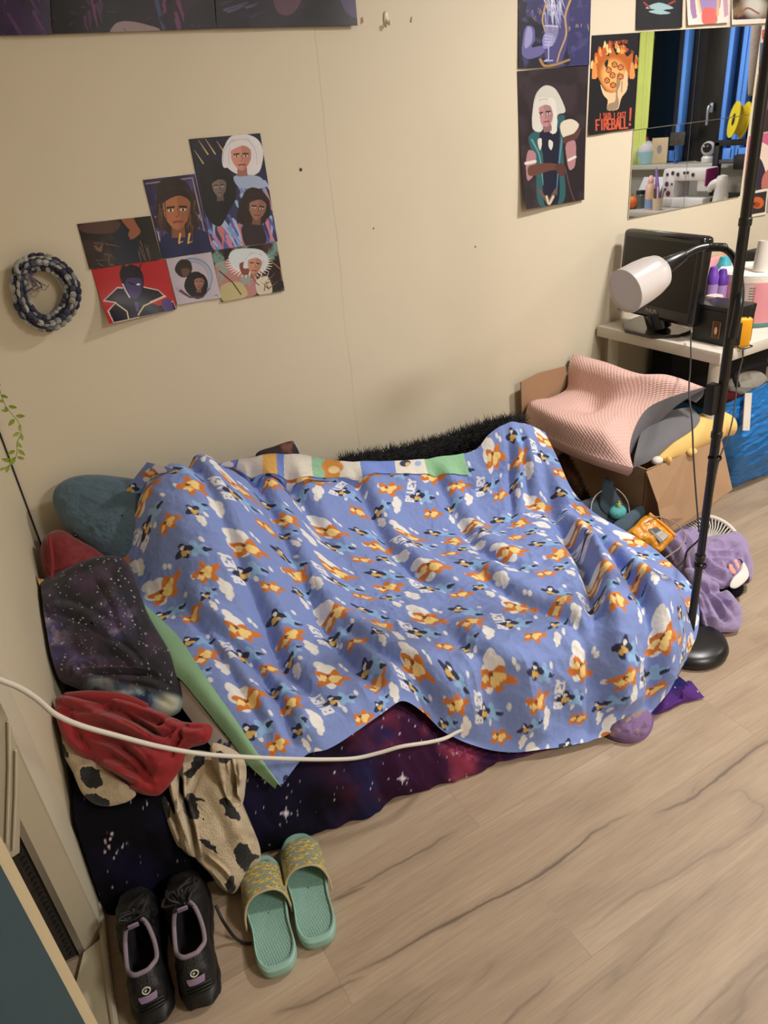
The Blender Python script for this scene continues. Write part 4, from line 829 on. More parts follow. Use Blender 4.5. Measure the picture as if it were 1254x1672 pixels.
solo('pink_tub', box((2.44, 1.80, TZ + .07), (.05, .05, .14), .008), mat('pale_pink_box', (214, 190, 186), .5), 'pale pink box right behind the black emblem box', 'box')

# cardboard box -------------------------------------------------------
m_card = mat('brown_cardboard', (164, 130, 98), .85, var=.05, vscale=12); m_cardin = mat('cardboard_edge', (186, 152, 114), .9)
BX0, BX1, BY0, BY1, BZ = 1.935, 2.225, 1.62, 2.14, .36
cb_ = thing('cardboard_box', 'open brown cardboard box with a torn hanging flap in front of the table', 'box', (2.08, 1.88, 0))
part('left_panel', box((BX0, (BY0 + BY1) / 2, BZ / 2 + .002), (.006, BY1 - BY0, BZ)), m_card, cb_, smooth=False)
part('right_panel', box((BX1, (BY0 + BY1) / 2, BZ / 2 + .002), (.006, BY1 - BY0, BZ)), m_card, cb_, smooth=False)
part('front_panel', box(((BX0 + BX1) / 2, BY0, BZ / 2 + .002), (BX1 - BX0 + .006, .006, BZ)), m_card, cb_, smooth=False)
part('back_panel', box(((BX0 + BX1) / 2, BY1, BZ / 2 + .002), (BX1 - BX0 + .006, .006, BZ)), m_card, cb_, smooth=False)
part('base_panel', box(((BX0 + BX1) / 2, (BY0 + BY1) / 2, .005), (BX1 - BX0, BY1 - BY0, .006)), m_card, cb_, smooth=False)
fl = [(1056, 772), (1066, 800), (1074, 822), (1079, 850), (1088, 874), (1140, 846), (1196, 799), (1178, 716), (1120, 742)]
fz = [BZ, BZ - .07, BZ - .13, BZ - .18, BZ - .22, BZ - .2, BZ - .14, BZ + .0, BZ]
FL = []
for (u, v) in fl: FL.append(WL(u, v, BY0 - .015))
FL = np.array(FL); FL[:, 1] -= .09 * np.clip((BZ - FL[:, 2]) / .25, 0, 1); FL = np.array([WL(u, v, y) for (u, v), y in zip(fl, FL[:, 1])])
part('front_flap', slab(FL, (.002, .006, .001)), m_card, cb_, 'torn front flap hanging open', smooth=False)
bf = [(851, 624), (880, 609), (924, 598), (930, 660), (905, 690), (853, 690)]
part('back_flap', slab([WL(u, v, BY1 + .015) for u, v in bf], (0, .006, 0)), m_card, cb_, 'flap standing up against the wall', smooth=False)
# memory foam pillow ---------------------------------------------------
cA, cB, cC, cD = np.array([1.79, 2.13, .44]), np.array([1.845, 1.60, .415]), F(1149, 634, .60), np.array([2.115, 2.165, .632])
cA = F(852, 688, .435); cB = F(1034, 762, .40); cD = F(938, 578, .640)
fr_ = cat([F(852, 688, .435), F(905, 718, .43), F(968, 744, .415), F(1034, 764, .395)], 120)                     # front left edge
bk_ = cat([F(936, 578, .645), F(985, 590, .645), F(1045, 610, .635), F(1090, 612, .63), F(1149, 632, .605)], 120)   # far edge
lf_ = cat([F(852, 688, .435), F(862, 662, .475), F(895, 650, .50), F(925, 634, .525), F(928, 605, .59), F(936, 578, .645)], 120)
rt_ = cat([F(1034, 764, .395), F(1028, 735, .435), F(1036, 700, .48), F(1056, 668, .53), F(1090, 650, .565), F(1149, 632, .605)], 120)
s = np.linspace(0, 1, 120)[None, :, None]; t = np.linspace(0, 1, 120)[:, None, None]
Pm = (1 - t) * fr_[None] + t * bk_[None] + (1 - s) * lf_[:, None] + s * rt_[:, None] - ((1 - s) * (1 - t) * fr_[0] + s * (1 - t) * fr_[-1] + (1 - s) * t * bk_[0] + s * t * bk_[-1])
s_, t_ = s[..., 0] + 0 * t[..., 0], t[..., 0] + 0 * s[..., 0]
pn = nrm(np.cross(fr_[-1] - fr_[0], bk_[0] - fr_[0])); pn = pn if pn[2] > 0 else -pn
ed = (sst(np.minimum(s_, 1 - s_), 0, .16) * sst(np.minimum(t_, 1 - t_), 0, .2)) ** .6
wave = ed * (.035 + .03 * np.cos((t_ - .15) * 2 * math.pi / .95)) - .035 * np.exp(-((s_ - .5) / .10) ** 2 - ((t_ - .5) / .12) ** 2) - .018 * np.exp(-((s_ - .5) / .3) ** 2 - ((t_ - .55) / .2) ** 2)
Pm = Pm + pn * wave[..., None]
m_pink = mat('pink_quilted_knit', (224, 182, 172), .8, var=.02, sheen=.1)
def quilt(m):
    nt = m.node_tree; N = nt.nodes; L = nt.links; tc = N.new('ShaderNodeAttribute'); tc.attribute_name = 'UVq'
    sp = N.new('ShaderNodeSeparateXYZ'); L.new(tc.outputs['Vector'], sp.inputs[0])
    def ma(op, a, b_=None):
        n = N.new('ShaderNodeMath'); n.operation = op
        for i, x in enumerate((a, b_)):
            if x is None: continue
            if isinstance(x, (int, float)): n.inputs[i].default_value = x
            else: L.new(x, n.inputs[i])
        return n.outputs[0]
    a = ma('ADD', sp.outputs[0], sp.outputs[1]); c = ma('SUBTRACT', sp.outputs[0], sp.outputs[1])
    h = ma('MULTIPLY', ma('POWER', ma('ABSOLUTE', ma('SINE', a)), .5), ma('POWER', ma('ABSOLUTE', ma('SINE', c)), .5))
    bp = N.new('ShaderNodeBump'); bp.inputs['Strength'].default_value = .55; bp.inputs['Distance'].default_value = .006; L.new(h, bp.inputs['Height']); L.new(bp.outputs[0], N['Principled BSDF'].inputs['Normal'])
quilt(m_pink)
fp = thing('memory_foam_pillow', 'pink quilted memory foam pillow with grey sides resting on the cardboard box', 'pillow', (2.0, 1.88, .36))
op = part('quilted_top', grid(Pm), m_pink, fp, fa=None)
at_ = op.data.attributes.new('UVq', 'FLOAT_VECTOR', 'POINT'); at_.data.foreach_set('vector', np.stack([s_ * 105, t_ * 80, 0 * s_], -1).astype(np.float32).ravel())
m_grey = mat('grey_mesh_fabric', (110, 108, 112), .85, var=.06, bump=.3, bscale=300)
def skirt(E, drop, inn, bul, n=26):
    k = np.linspace(0, 1, n)[:, None, None]; cc = Pm.mean((0, 1)); hd = (E - cc) * [1, 1, 0]
    A = E[None] + np.array([0, 0, -1.0]) * k * drop[None, :, None] + hd[None] * (bul * np.sin(k * math.pi) - inn * k); return A
x = np.linspace(0, 1, 120)
dr_r = .05 + .10 * np.sin(math.pi * np.clip(x * 1.0 + .1, 0, 1)) ; dr_r = np.interp(x, [0, .12, .35, .55, .7, .85, 1], [.035, .075, .12, .13, .10, .05, .012])
Sr = skirt(rt_, dr_r, .05, .04); 
part('grey_side', grid(Sr), m_grey, fp, 'grey mesh side facing the lamp', fa=None)
Sl = skirt(lf_, np.interp(x, [0, .3, .6, 1], [.04, .08, .12, .05]), -.02, .06); part('grey_side', grid(Sl), m_grey, fp, 'grey mesh side by the wall', fa=None)
Sf = skirt(fr_, np.full(120, .045), .10, .03); part('front_edge', grid(Sf), m_pink, fp, fa=None)
Sb = skirt(bk_, np.full(120, .06), .05, .03); part('rear_edge', grid(Sb), m_grey, fp, fa=None)
lowr = cat([F(1034, 764, .36) , F(1062, 752, .375), F(1100, 722, .42), F(1135, 698, .45), F(1143, 682, .47), F(1128, 664, .49)], 60)
upr = cat([F(1036, 745, .40), F(1050, 700, .45), F(1075, 675, .49), F(1105, 668, .505), F(1128, 664, .51)], 60)
k = np.linspace(0, 1, 20)[:, None, None]; Gd = upr[None] * (1 - k) + lowr[None] * k; Gd = Gd + np.array([.25, -.9, .3]) * .03 * np.sin(k * math.pi) * np.sin(np.linspace(0, 1, 60) * math.pi)[None, :, None]
part('lower_lobe', grid(Gd), m_grey, fp, 'lower grey bulge of the foam', fa=None)
bodyP = np.array([cA * [1, 1, 0], cB * [1, 1, 0], F(1120, 660, .5) * [1, 1, 0], cD * [1, 1, 0]])
# yellow long plush in the box
ban = cat([F(1075, 752, .36), F(1105, 728, .385), F(1140, 706, .405), F(1172, 694, .415), F(1192, 694, .415)], 40)
yl = thing('plush_fish', 'long pale yellow plush toy sticking out of the front of the cardboard box', 'plush toy', tuple(F(1120, 740, .36)))
m_yel = mat('pale_yellow_plush', (226, 188, 112), .9, var=.05, sheen=.15)
yb_ = part('body', tube(np.vstack([ban, ban[-1:] + [[.02, 0, .0]]]), np.concatenate([np.interp(np.linspace(0, 1, 40), [0, .2, .55, .85, 1], [.022, .044, .06, .062, .04]), [.004]]), 24), m_yel, yl, fa=None)
part('fin', ball(F(1130, 738, .375), (.022, .016, .014)), m_yel, yl)
part('tag', box(F(1163, 716, .365), (.05, .003, .022), .001, rz=.2), mat('white_satin_tag', (216, 206, 190), .5), yl)
solo('plush_bits', ball(F(1073, 752, .37), (.022, .02, .016)), mat('white_plush', (222, 216, 204), .95, var=.05, bump=.5, bscale=90), 'white fluffy plush foot at the box corner under the foam pillow', 'plush toy')
solo('plush_paw', ball(F(1092, 751, .375), (.011, .012, .014)), mat('yellow_paw', (226, 180, 104), .9), 'tiny yellow plush paw beside the white plush foot', 'plush toy')

# blue bag under the table ----------------------------------------------
m_blue = mat('blue_woven_plastic', (24, 112, 186), .32, var=.07, vscale=7, spec=.5)
bg = thing('shopping_bag', 'large crinkled blue woven plastic bag stuffed under the table', 'bag', (2.7, 1.8, .0))
tp = [WL(1150, 668, 1.74), WL(1182, 656, 1.70), WL(1215, 640, 1.69), WL(1256, 618, 1.69), WL(1300, 596, 1.69)]
bo = [WL(1166, 828, 1.80), WL(1180, 840, 1.76), WL(1220, 842, 1.74), WL(1260, 836, 1.735), WL(1310, 828, 1.73)]
tpc, boc = cat(tp, 150), cat(bo, 150); boc[:, 2] = np.maximum(boc[:, 2], .012); k = np.linspace(0, 1, 150)[:, None, None]
Gb = tpc[None] * (1 - k) + boc[None] * k; k2 = k[..., 0] + 0 * Gb[..., 0]; x2 = np.linspace(0, 1, 150)[None, :] + 0 * k2
cr_ = (1 - np.abs(2 * fbm(np.stack([x2 * 4, k2 * 15 + x2 * 1.5, 0 * x2], -1) + 1.2 * np.stack([0 * x2, fbm(np.stack([x2 * 6, k2 * 6, 0 * x2], -1), 1, 3, 3), 0 * x2], -1), 1.0, 4, 2) - 1) * 1.5)
Gb[..., 1] += -.05 * np.sin(k2 * math.pi) - .02 * cr_
part('front_panel', grid(Gb), m_blue, bg, fa=None)
Gs = np.array([[Gb[i, 0] * (1 - q_) + (Gb[i, 0] + [.02, .36, 0]) * q_ for q_ in np.linspace(0, 1, 12)] for i in range(0, 150, 5)])
part('side_panel', grid(Gs), m_blue, bg)
part('strap', slab([WL(1217, 642, 1.655), WL(1228, 642, 1.655), WL(1224, 703, 1.625), WL(1213, 703, 1.625)], (0, .003, 0)), mat('white_webbing', (214, 206, 196), .7), bg, 'white webbing strap', smooth=False)
part('handle', tube([WL(1205, 632, 1.72), WL(1200, 612, 1.74), WL(1225, 598, 1.75), WL(1260, 594, 1.75)], .010, 10, sm=30), mat('dark_webbing', (30, 30, 38), .7), bg)
A = puff([(1186, 628), (1202, 612), (1228, 606), (1244, 612), (1254, 640), (1250, 652), (1222, 650), (1200, 646)], (WL(1220, 635, 1.75), nrm([-.2, -.8, .5])), .04, .03, n=120, K=36, fold=.02, fscale=16, seed=6)
solo('white_cloth', grid(A, cv=True), mat('white_cotton', (214, 208, 196), .8, var=.04), 'white cloth spilling out of the top of the blue bag', 'cloth', fa=None)
A = puff([(1150, 672), (1160, 652), (1185, 640), (1218, 640), (1214, 652), (1180, 664)], (WL(1185, 655, 1.76), nrm([-.2, -.8, .5])), .02, .02, n=80, K=20, fold=.01, fscale=16, seed=7)
solo('red_cloth', grid(A, cv=True), mat('dark_red_cotton', (110, 22, 26), .8), 'dark red cloth at the rim of the blue bag', 'cloth', fa=None)
solo('table_shade_box', box((2.9, 2.11, .3), (.7, .12, .58), .02), mat('under_table_shade', (18, 18, 22), .8), 'dark box holding the shade against the wall under the table', 'case')  # near-black box stands in for the shade under the table

# white ribbed fan, lilac blanket, parcel, plush tail ---------------------------
fc_ = F(1152, 893, .05)
fn = thing('desk_fan', 'white ribbed round fan head lying behind the lilac blanket', 'fan', tuple(fc_ * [1, 1, 0]))
fM = axisM(fc_ + [0, 0, .01], (-.35, -.45, .82)); m_fan = mat('white_fan_plastic', (216, 210, 198), .45)
part('rim', xf(tube([(.12 * math.cos(a), .12 * math.sin(a), 0) for a in np.linspace(0, 2 * math.pi, 60, endpoint=False)], .008, 10, closed=True), fM), m_fan, fn)
part('hub', xf(lathe([(.001, .012), (.03, .01), (.034, 0), (.034, -.02)], 30), fM), m_fan, fn)
part('grille', join(*[xf(tube([(.032 * math.cos(a), .032 * math.sin(a), .004), (.075 * math.cos(a + .1), .075 * math.sin(a + .1), .010), (.119 * math.cos(a + .22), .119 * math.sin(a + .22), 0)], .0022, 5), fM) for a in np.linspace(0, 2 * math.pi, 54, endpoint=False)]), m_fan, fn)
part('rear_shell', xf(lathe([(.001, -.04), (.09, -.035), (.118, -.006)], 40), fM), mat('grey_fan_shell', (120, 116, 110), .6), fn)
m_lil = mat('lilac_fleece', (150, 132, 172), .9, var=.06, sheen=.3, bump=.3, bscale=180)
l1 = puff([(1058, 838), (1082, 846), (1108, 862), (1140, 868), (1160, 892), (1156, 925), (1165, 960), (1150, 985), (1120, 960), (1098, 920), (1074, 892), (1052, 868)], plane3((1060, 842, .10), (1120, 960, .03), (1160, 890, .05)), .05, .03, n=260, K=80, fold=.012, fscale=14, seed=21)
l2 = puff([(1120, 925), (1128, 895), (1150, 880), (1175, 874), (1203, 872), (1218, 886), (1226, 912), (1228, 945), (1222, 951), (1212, 938), (1204, 952), (1186, 960), (1162, 958), (1138, 948)], plane3((1130, 900, .11), (1200, 955, .05), (1215, 885, .09)), .055, .04, n=300, K=90, fold=.012, fscale=16, seed=23)
l3 = puff([(1118, 930), (1150, 940), (1165, 958), (1172, 975), (1198, 980), (1211, 998), (1210, 1018), (1204, 1030), (1180, 1032), (1152, 1030), (1138, 1010), (1128, 970)], plane3((1125, 940, .10), (1180, 1030, .02), (1200, 985, .05)), .045, .02, n=300, K=90, fold=.012, fscale=16, seed=25)
lb = thing('blanket', 'crumpled lilac fleece blanket on the floor around the lamp pole', 'blanket', tuple(F(1165, 1030)))
pl1, pl2, pl3_ = plane3((1060, 842, .10), (1120, 960, .03), (1160, 890, .05)), plane3((1130, 900, .11), (1200, 955, .05), (1215, 885, .09)), plane3((1125, 940, .10), (1180, 1030, .02), (1200, 985, .05))
l1 = bumps(l1, pl1, [([(1075, 855), (1106, 889), (1121, 925)], .014, 7), ([(1110, 868), (1130, 885), (1140, 910)], .014, 6)])
l2 = bumps(l2, pl2, [([(1152, 892), (1186, 882), (1209, 894), (1224, 925)], .018, 7), ([(1146, 909), (1163, 926), (1190, 941)], .018, 6), ([(1135, 900), (1140, 925), (1152, 945)], .014, 5), ([(1160, 905), (1180, 905), (1200, 905)], -.016, 4), ([(1186, 918), (1196, 928), (1200, 940)], -.02, 4), ([(1206, 910), (1212, 930), (1214, 944)], .014, 4)])
l3 = bumps(l3, pl3_, [([(1138, 948), (1168, 958), (1188, 973), (1205, 996)], .016, 6), ([(1143, 968), (1160, 1002), (1174, 1024)], .016, 6), ([(1160, 975), (1180, 992), (1196, 1016)], .012, 5), ([(1130, 960), (1140, 985), (1150, 1012)], .014, 5), ([(1150, 962), (1166, 985), (1182, 1012)], -.014, 3.5)])
gl = []
for A in (l1, l2, l3):
    A[..., 2] = np.maximum(A[..., 2], .004); g = grid(A, cv=True); gl.append((g[0], [tuple(q) for q in np.asarray(g[1])], None))
part('fleece', join(*gl), m_lil, lb, fa=None)
A = puff([(1192, 958), (1196, 945), (1208, 932), (1214, 918), (1221, 930), (1222, 942), (1212, 954), (1200, 961)], plane3((1192, 958, .075), (1221, 935, .085), (1212, 920, .11)), .008, .01, n=70, K=20)
part('white_lining', grid(A, cv=True), mat('white_fleece', (220, 214, 208), .95, sheen=.3), lb, 'white fluffy inside edge')
A = puff([(1192, 915), (1202, 912), (1209, 920), (1206, 934), (1197, 938), (1190, 928)], plane3((1192, 930, .098), (1209, 922, .098), (1200, 912, .115)), .008, .01, n=50, K=14)
part('pink_lining', grid(A, cv=True), mat('pink_fleece', (228, 160, 146), .9), lb, 'pink inner lining')
A = puff([(1168, 960), (1195, 950), (1212, 955), (1212, 968), (1200, 976), (1178, 972)], plane3((1170, 968, .02), (1200, 976, .01), (1205, 955, .05)), .025, .02, n=60, K=16)
A[..., 2] = np.maximum(A[..., 2], .003); Pf = A[:14].reshape(-1, 3); 
solo('fuzzy_slipper', join((grid(A, cv=True)[0], [tuple(q) for q in np.asarray(grid(A, cv=True)[1])], None), fur(Pf, np.tile([0.1, -.5, .6], (len(Pf), 1)), .012, .001)), m_fur, 'small black fuzzy thing peeping out from under the lilac blanket', 'slipper', fa=None)
# yellow parcel
m_par = mat('yellow_mailer', (224, 150, 34), .35, var=.06, bump=.2, bscale=40)
yp = thing('parcel_bag', 'yellow plastic mailing bag with a grey printed label by the lamp pole', 'parcel', tuple(F(1065, 880, .12)))
ppl = plane3((1030, 872, .17), (1095, 885, .13), (1056, 845, .2))
A = puff([(1022, 872), (1034, 860), (1056, 842), (1080, 860), (1100, 878), (1090, 890), (1077, 902), (1060, 894), (1040, 884)], ppl, .022, .02, n=120, K=30, fold=.012, fscale=18, seed=31, p=4)
yb2 = part('bag', grid(A, cv=True), m_par, yp, fa=None)
lq = [(1053, 869), (1067, 865), (1087, 879), (1074, 892)]
n2 = 60; ss = np.linspace(0, 1, n2); LQ = np.array([[on_plane(*((np.array(lq[0]) * (1 - a) + np.array(lq[1]) * a) * (1 - b) + (np.array(lq[3]) * (1 - a) + np.array(lq[2]) * a) * b), ppl) for a in ss] for b in ss]) + ppl[1] * .0275
p = Paint(np.stack(np.meshgrid(ss * 100, ss * 100), -1)); p.fill((86, 82, 84)); p.poly([(30, 40), (95, 40), (95, 96), (30, 96)], (190, 182, 170))
for y in range(46, 94, 8): p.line([(34, y), (90, y)], 2.5, (110, 104, 100))
for x in range(6, 28, 4): p.line([(x, 10), (x, 92)], 1.6, (170, 164, 156))
for x in range(36, 92, 7): p.line([(x, 8), (x, 30)], 2.6, (40, 38, 40))
part('label', grid(LQ, cols=p.c), mat('printed_label', vcol=True, rough=.5), yb2, 'grey printed address label')
part('seal_flap', tube([on_plane(1056, 842, ppl) + ppl[1] * .02, on_plane(1080, 861, ppl) + ppl[1] * .02, on_plane(1099, 878, ppl) + ppl[1] * .018], .006, 10), m_par, yp)
pm = on_plane(1048, 858, ppl) + ppl[1] * .024
part('red_mark', join(*[tube([on_plane(1058 + i * 4, 851 + i * 2, ppl) + ppl[1] * .018, on_plane(1053 + i * 4, 857 + i * 2, ppl) + ppl[1] * .024], .0015, 6) for i in range(3)]), mat('red_print', (170, 40, 30), .5), yp)
solo('charger_cable', tube([F(1058, 843, .23), F(1085, 846, .2), F(1108, 858, .17), F(1119, 874, .14), F(1114, 890, .13), F(1098, 903, .14), F(1082, 914, .15)], .0022, 8, sm=60), mat('grey_thin_cable', (150, 142, 132), .5), 'thin grey cable looping over the yellow mailing bag', 'cable')
# plush tail, headband, turquoise plush
m_shk = mat('slate_plush', (54, 68, 80), .95, var=.15, vscale=30, sheen=.2, bump=.4, bscale=160)
ps = thing('plush_whale', 'dark slate blue plush tail lying between the duvet and the cardboard box', 'plush toy', tuple(F(1000, 850, .1)))
pl3 = plane3((960, 835, .2), (1040, 850, .14), (1000, 800, .24))
part('body', grid(puff([(925, 835), (950, 818), (985, 812), (1015, 822), (1036, 842), (1020, 872), (975, 868), (940, 855)], pl3, .05, .03, n=110, K=30), cv=True), m_shk, ps, fa=None)
part('tail_fin', grid(puff([(980, 830), (980, 805), (986, 783), (993, 779), (1001, 790), (1006, 806), (1016, 822), (1012, 838), (994, 842)], (pl3[0] + pl3[1] * .05, pl3[1]), .016, .016, n=90, K=24), cv=True), m_shk, ps, fa=None)
part('tail_fin', grid(puff([(1000, 858), (1024, 838), (1048, 825), (1055, 830), (1050, 842), (1036, 856), (1024, 872), (1006, 872)], (pl3[0] + pl3[1] * .06, pl3[1]), .016, .016, n=90, K=24), cv=True), mat('slate_plush_light', (74, 92, 106), .95, var=.12, vscale=30, sheen=.2), ps, fa=None)
uo = on_plane(1008, 836, (pl3[0] + pl3[1] * .06, pl3[1]))
un = thing('plush_narwhal', 'small turquoise plush with a green horn resting on the slate plush tail', 'plush toy', tuple(uo))
part('body', ball(uo, (.036, .03, .026)), mat('turquoise_plush', (92, 176, 180), .9, var=.1, vscale=60, bump=.3, bscale=150), un, fa=None)
part('horn', lathe([(.009, 0), (.010, .006), (.0075, .008), (.0085, .013), (.005, .016), (.005, .02), (.001, .026)], 16, axisM(uo + [0, -.004, .024], (0, 0, 1))), mat('green_yellow_horn', (168, 190, 110), .7), un)
hb = thing('headband', 'thin pale wire hoop standing over the small turquoise plush', 'headband', tuple(uo + [0, .0, .0]))
hp_ = (pl3[0] + pl3[1] * .055, pl3[1])
part('band', tube([on_plane(u, v, hp_) for u, v in ((965, 838), (966, 822), (974, 808), (988, 799), (1003, 797), (1016, 806), (1025, 820), (1028, 838))], .002, 8, sm=50), mat('pale_wire', (176, 172, 166), .4), hb)
part('clip', ball(on_plane(1003, 796, hp_), (.010, .008, .010)), m_mblk, hb)

# floor lamp -----------------------------------------------------------
m_lb = mat('satin_black_metal', (15, 15, 16), .34, var=.06, spec=.6)
lx, ly = 1.632, 1.145
lm = thing('floor_lamp', 'black floor lamp with a white reading shade on a bent gooseneck arm', 'lamp', (lx, ly, 0))
part('base', lathe([(.001, .0), (.108, .0), (.115, .006), (.117, .016), (.112, .030), (.097, .041), (.065, .046), (.02, .048), (.001, .048)], 72, frame((lx, ly, 0), (1, 0, 0), (0, 1, 0), (0, 0, 1))), m_lb, lm, fa=60)
part('pole', lathe([(.0115, .05), (.0115, .62), (.0125, .621), (.0125, 1.82)], 24, frame((lx, ly, 0), (1, 0, 0), (0, 1, 0), (0, 0, 1)), caps=True), m_lb, lm)
for z in (.30, .33, .72, 1.26): part('joint_collar', lathe([(.0125, z), (.015, z + .003), (.015, z + .018), (.0125, z + .021)], 24, frame((lx, ly, 0), (1, 0, 0), (0, 1, 0), (0, 0, 1))), m_lb, lm)
dp = depth_of((lx, ly, 1.05))
def LP(u, v, dd=0): return PD(u, v, dp + dd)
zz_ = proj((lx, ly, .86))
part('arm', tube([(lx - .006, ly - .012, 1.0), LP(1206, 500, -.03), LP(1208, 470, -.03), LP(1203, 432, -.03), LP(1190, 411, -.04), LP(1167, 403, -.05), LP(1140, 406, -.06), LP(1117, 417, -.07)], [.011, .011, .0105, .009, .008, .008, .008, .008], 16, sm=80), m_lb, lm)
part('arm_ribs', join(*[tube([LP(u_, v_, d_) + .0095 * (math.cos(a) * np.array([0, 0, 1.]) + math.sin(a) * np.array([0, 1., 0])) for a in np.linspace(0, 2 * math.pi, 10, endpoint=False)], .0011, 5, closed=True) for u_, v_, d_ in [(1156 + k * 3, 403.5 + .02 * (k - 4) ** 2, -.055) for k in range(10)]]), m_lb, lm)
ra, rb = LP(1119, 416, -.07), LP(1066, 447, -.085)
axd = nrm(rb - ra); part('socket', lathe([(.009, 0), (.012, .004), (.027, np.linalg.norm(rb - ra) * .95), (.025, np.linalg.norm(rb - ra))], 32, axisM(ra, axd), caps=True), m_lb, lm)
sa_, sb_ = LP(1081, 441, -.08), LP(1020, 476, -.115); sd = nrm(sb_ - sa_); sl = np.linalg.norm(sb_ - sa_)
m_sh = mat('white_opal_plastic', (236, 230, 230), .22, var=.02, spec=.6)
part('shade', lathe([(.012, .0), (.030, .003), (.042, .016), (.048, .04), (.051, .07), (.0525, sl), (.0512, sl + .001), (.049, sl - .004), (.001, sl - .006)], 56, axisM(sa_, sd)), m_sh, lm, 'white plastic reading shade', fa=40)
part('switch_box', box((lx - .022, ly + .012, .835), (.03, .03, .085), .006), m_mblk, lm)
cd = [(lx - .012, ly - .012, .70), (lx - .017, ly - .02, .5), (lx - .014, ly - .02, .36), F(1150, 850, .33), F(1143, 878, .27), F(1122, 900, .2), F(1117, 916, .16), F(1104, 927, .15)]
part('lamp_cord', tube(cd, .003, 8, sm=80), m_mblk, lm)
for z in (.31, .66): part('cable_tie', lathe([(.017, z), (.0185, z + .004), (.017, z + .008)], 16, frame((lx - .002, ly - .005, 0), (1, 0, 0), (0, 1, 0), (0, 0, 1))), m_mblk, lm)
# loose cords
m_cord = mat('dark_grey_cord', (44, 42, 40), .5)
solo('power_cord', tube([PX(1128, 544, 2.262), PX(1128, 552, 2.236), PX(1128, 562, 2.224), PX(1128, 580, 2.2), PX(1127, 605, 2.11), PX(1125, 640, 1.98), PD(1130, 690, 2.36), PD(1132, 740, 2.36), PD(1136, 800, 2.36), PD(1140, 850, 2.34), PD(1141, 868, 2.3)], .0027, 8, sm=100), m_cord, 'dark cord hanging from the television down in front of the foam pillow', 'cord')
solo('charging_cord', tube([WL(1213, 560, 1.612), WL(1213, 569, 1.598), WL(1213, 582, 1.585), WL(1209, 600, 1.55), PD(1205, 618, 2.5), PD(1200, 660, 2.45), PD(1195, 690, 2.42), PD(1188, 715, 2.4), PD(1176, 745, 2.38), PD(1166, 790, 2.36), PD(1160, 830, 2.34)], .0024, 8, sm=100), m_cord, 'thin cord hanging from the yellow device down beside the lamp pole', 'cord')
# purple slipper under the duvet
A = puff([(990, 1196), (1010, 1176), (1045, 1160), (1062, 1166), (1062, 1184), (1052, 1200), (1035, 1208), (1012, 1206)], (F(1030, 1190, .018), np.array([0, 0, 1.])), .03, .015, n=110, K=30, fold=.006, fscale=30, seed=41)
sp_ = thing('slipper', 'purple slipper poking out from under the front edge of the duvet', 'slipper', tuple(F(1035, 1195)))
p = Paint(proj(A)); p.fill((128, 98, 140)); p.noise((160, 140, 110), .12, .5, .68, 2, .8); p.noise((84, 66, 96), .15, .55, .7, 4, .7)
part('upper', grid(A, cols=p.c, cv=True), mat('patterned_plush', vcol=True, rough=.9, sheen=.2), sp_, fa=None)
A = puff([(988, 1198), (1008, 1176), (1045, 1158), (1065, 1165), (1066, 1186), (1055, 1203), (1036, 1212), (1010, 1210)], (F(1030, 1192, .008), np.array([0, 0, 1.])), .009, .007, n=110, K=20, p=8)
part('sole', grid(A, cv=True), mat('purple_rubber', (112, 78, 140), .6), sp_, fa=None)
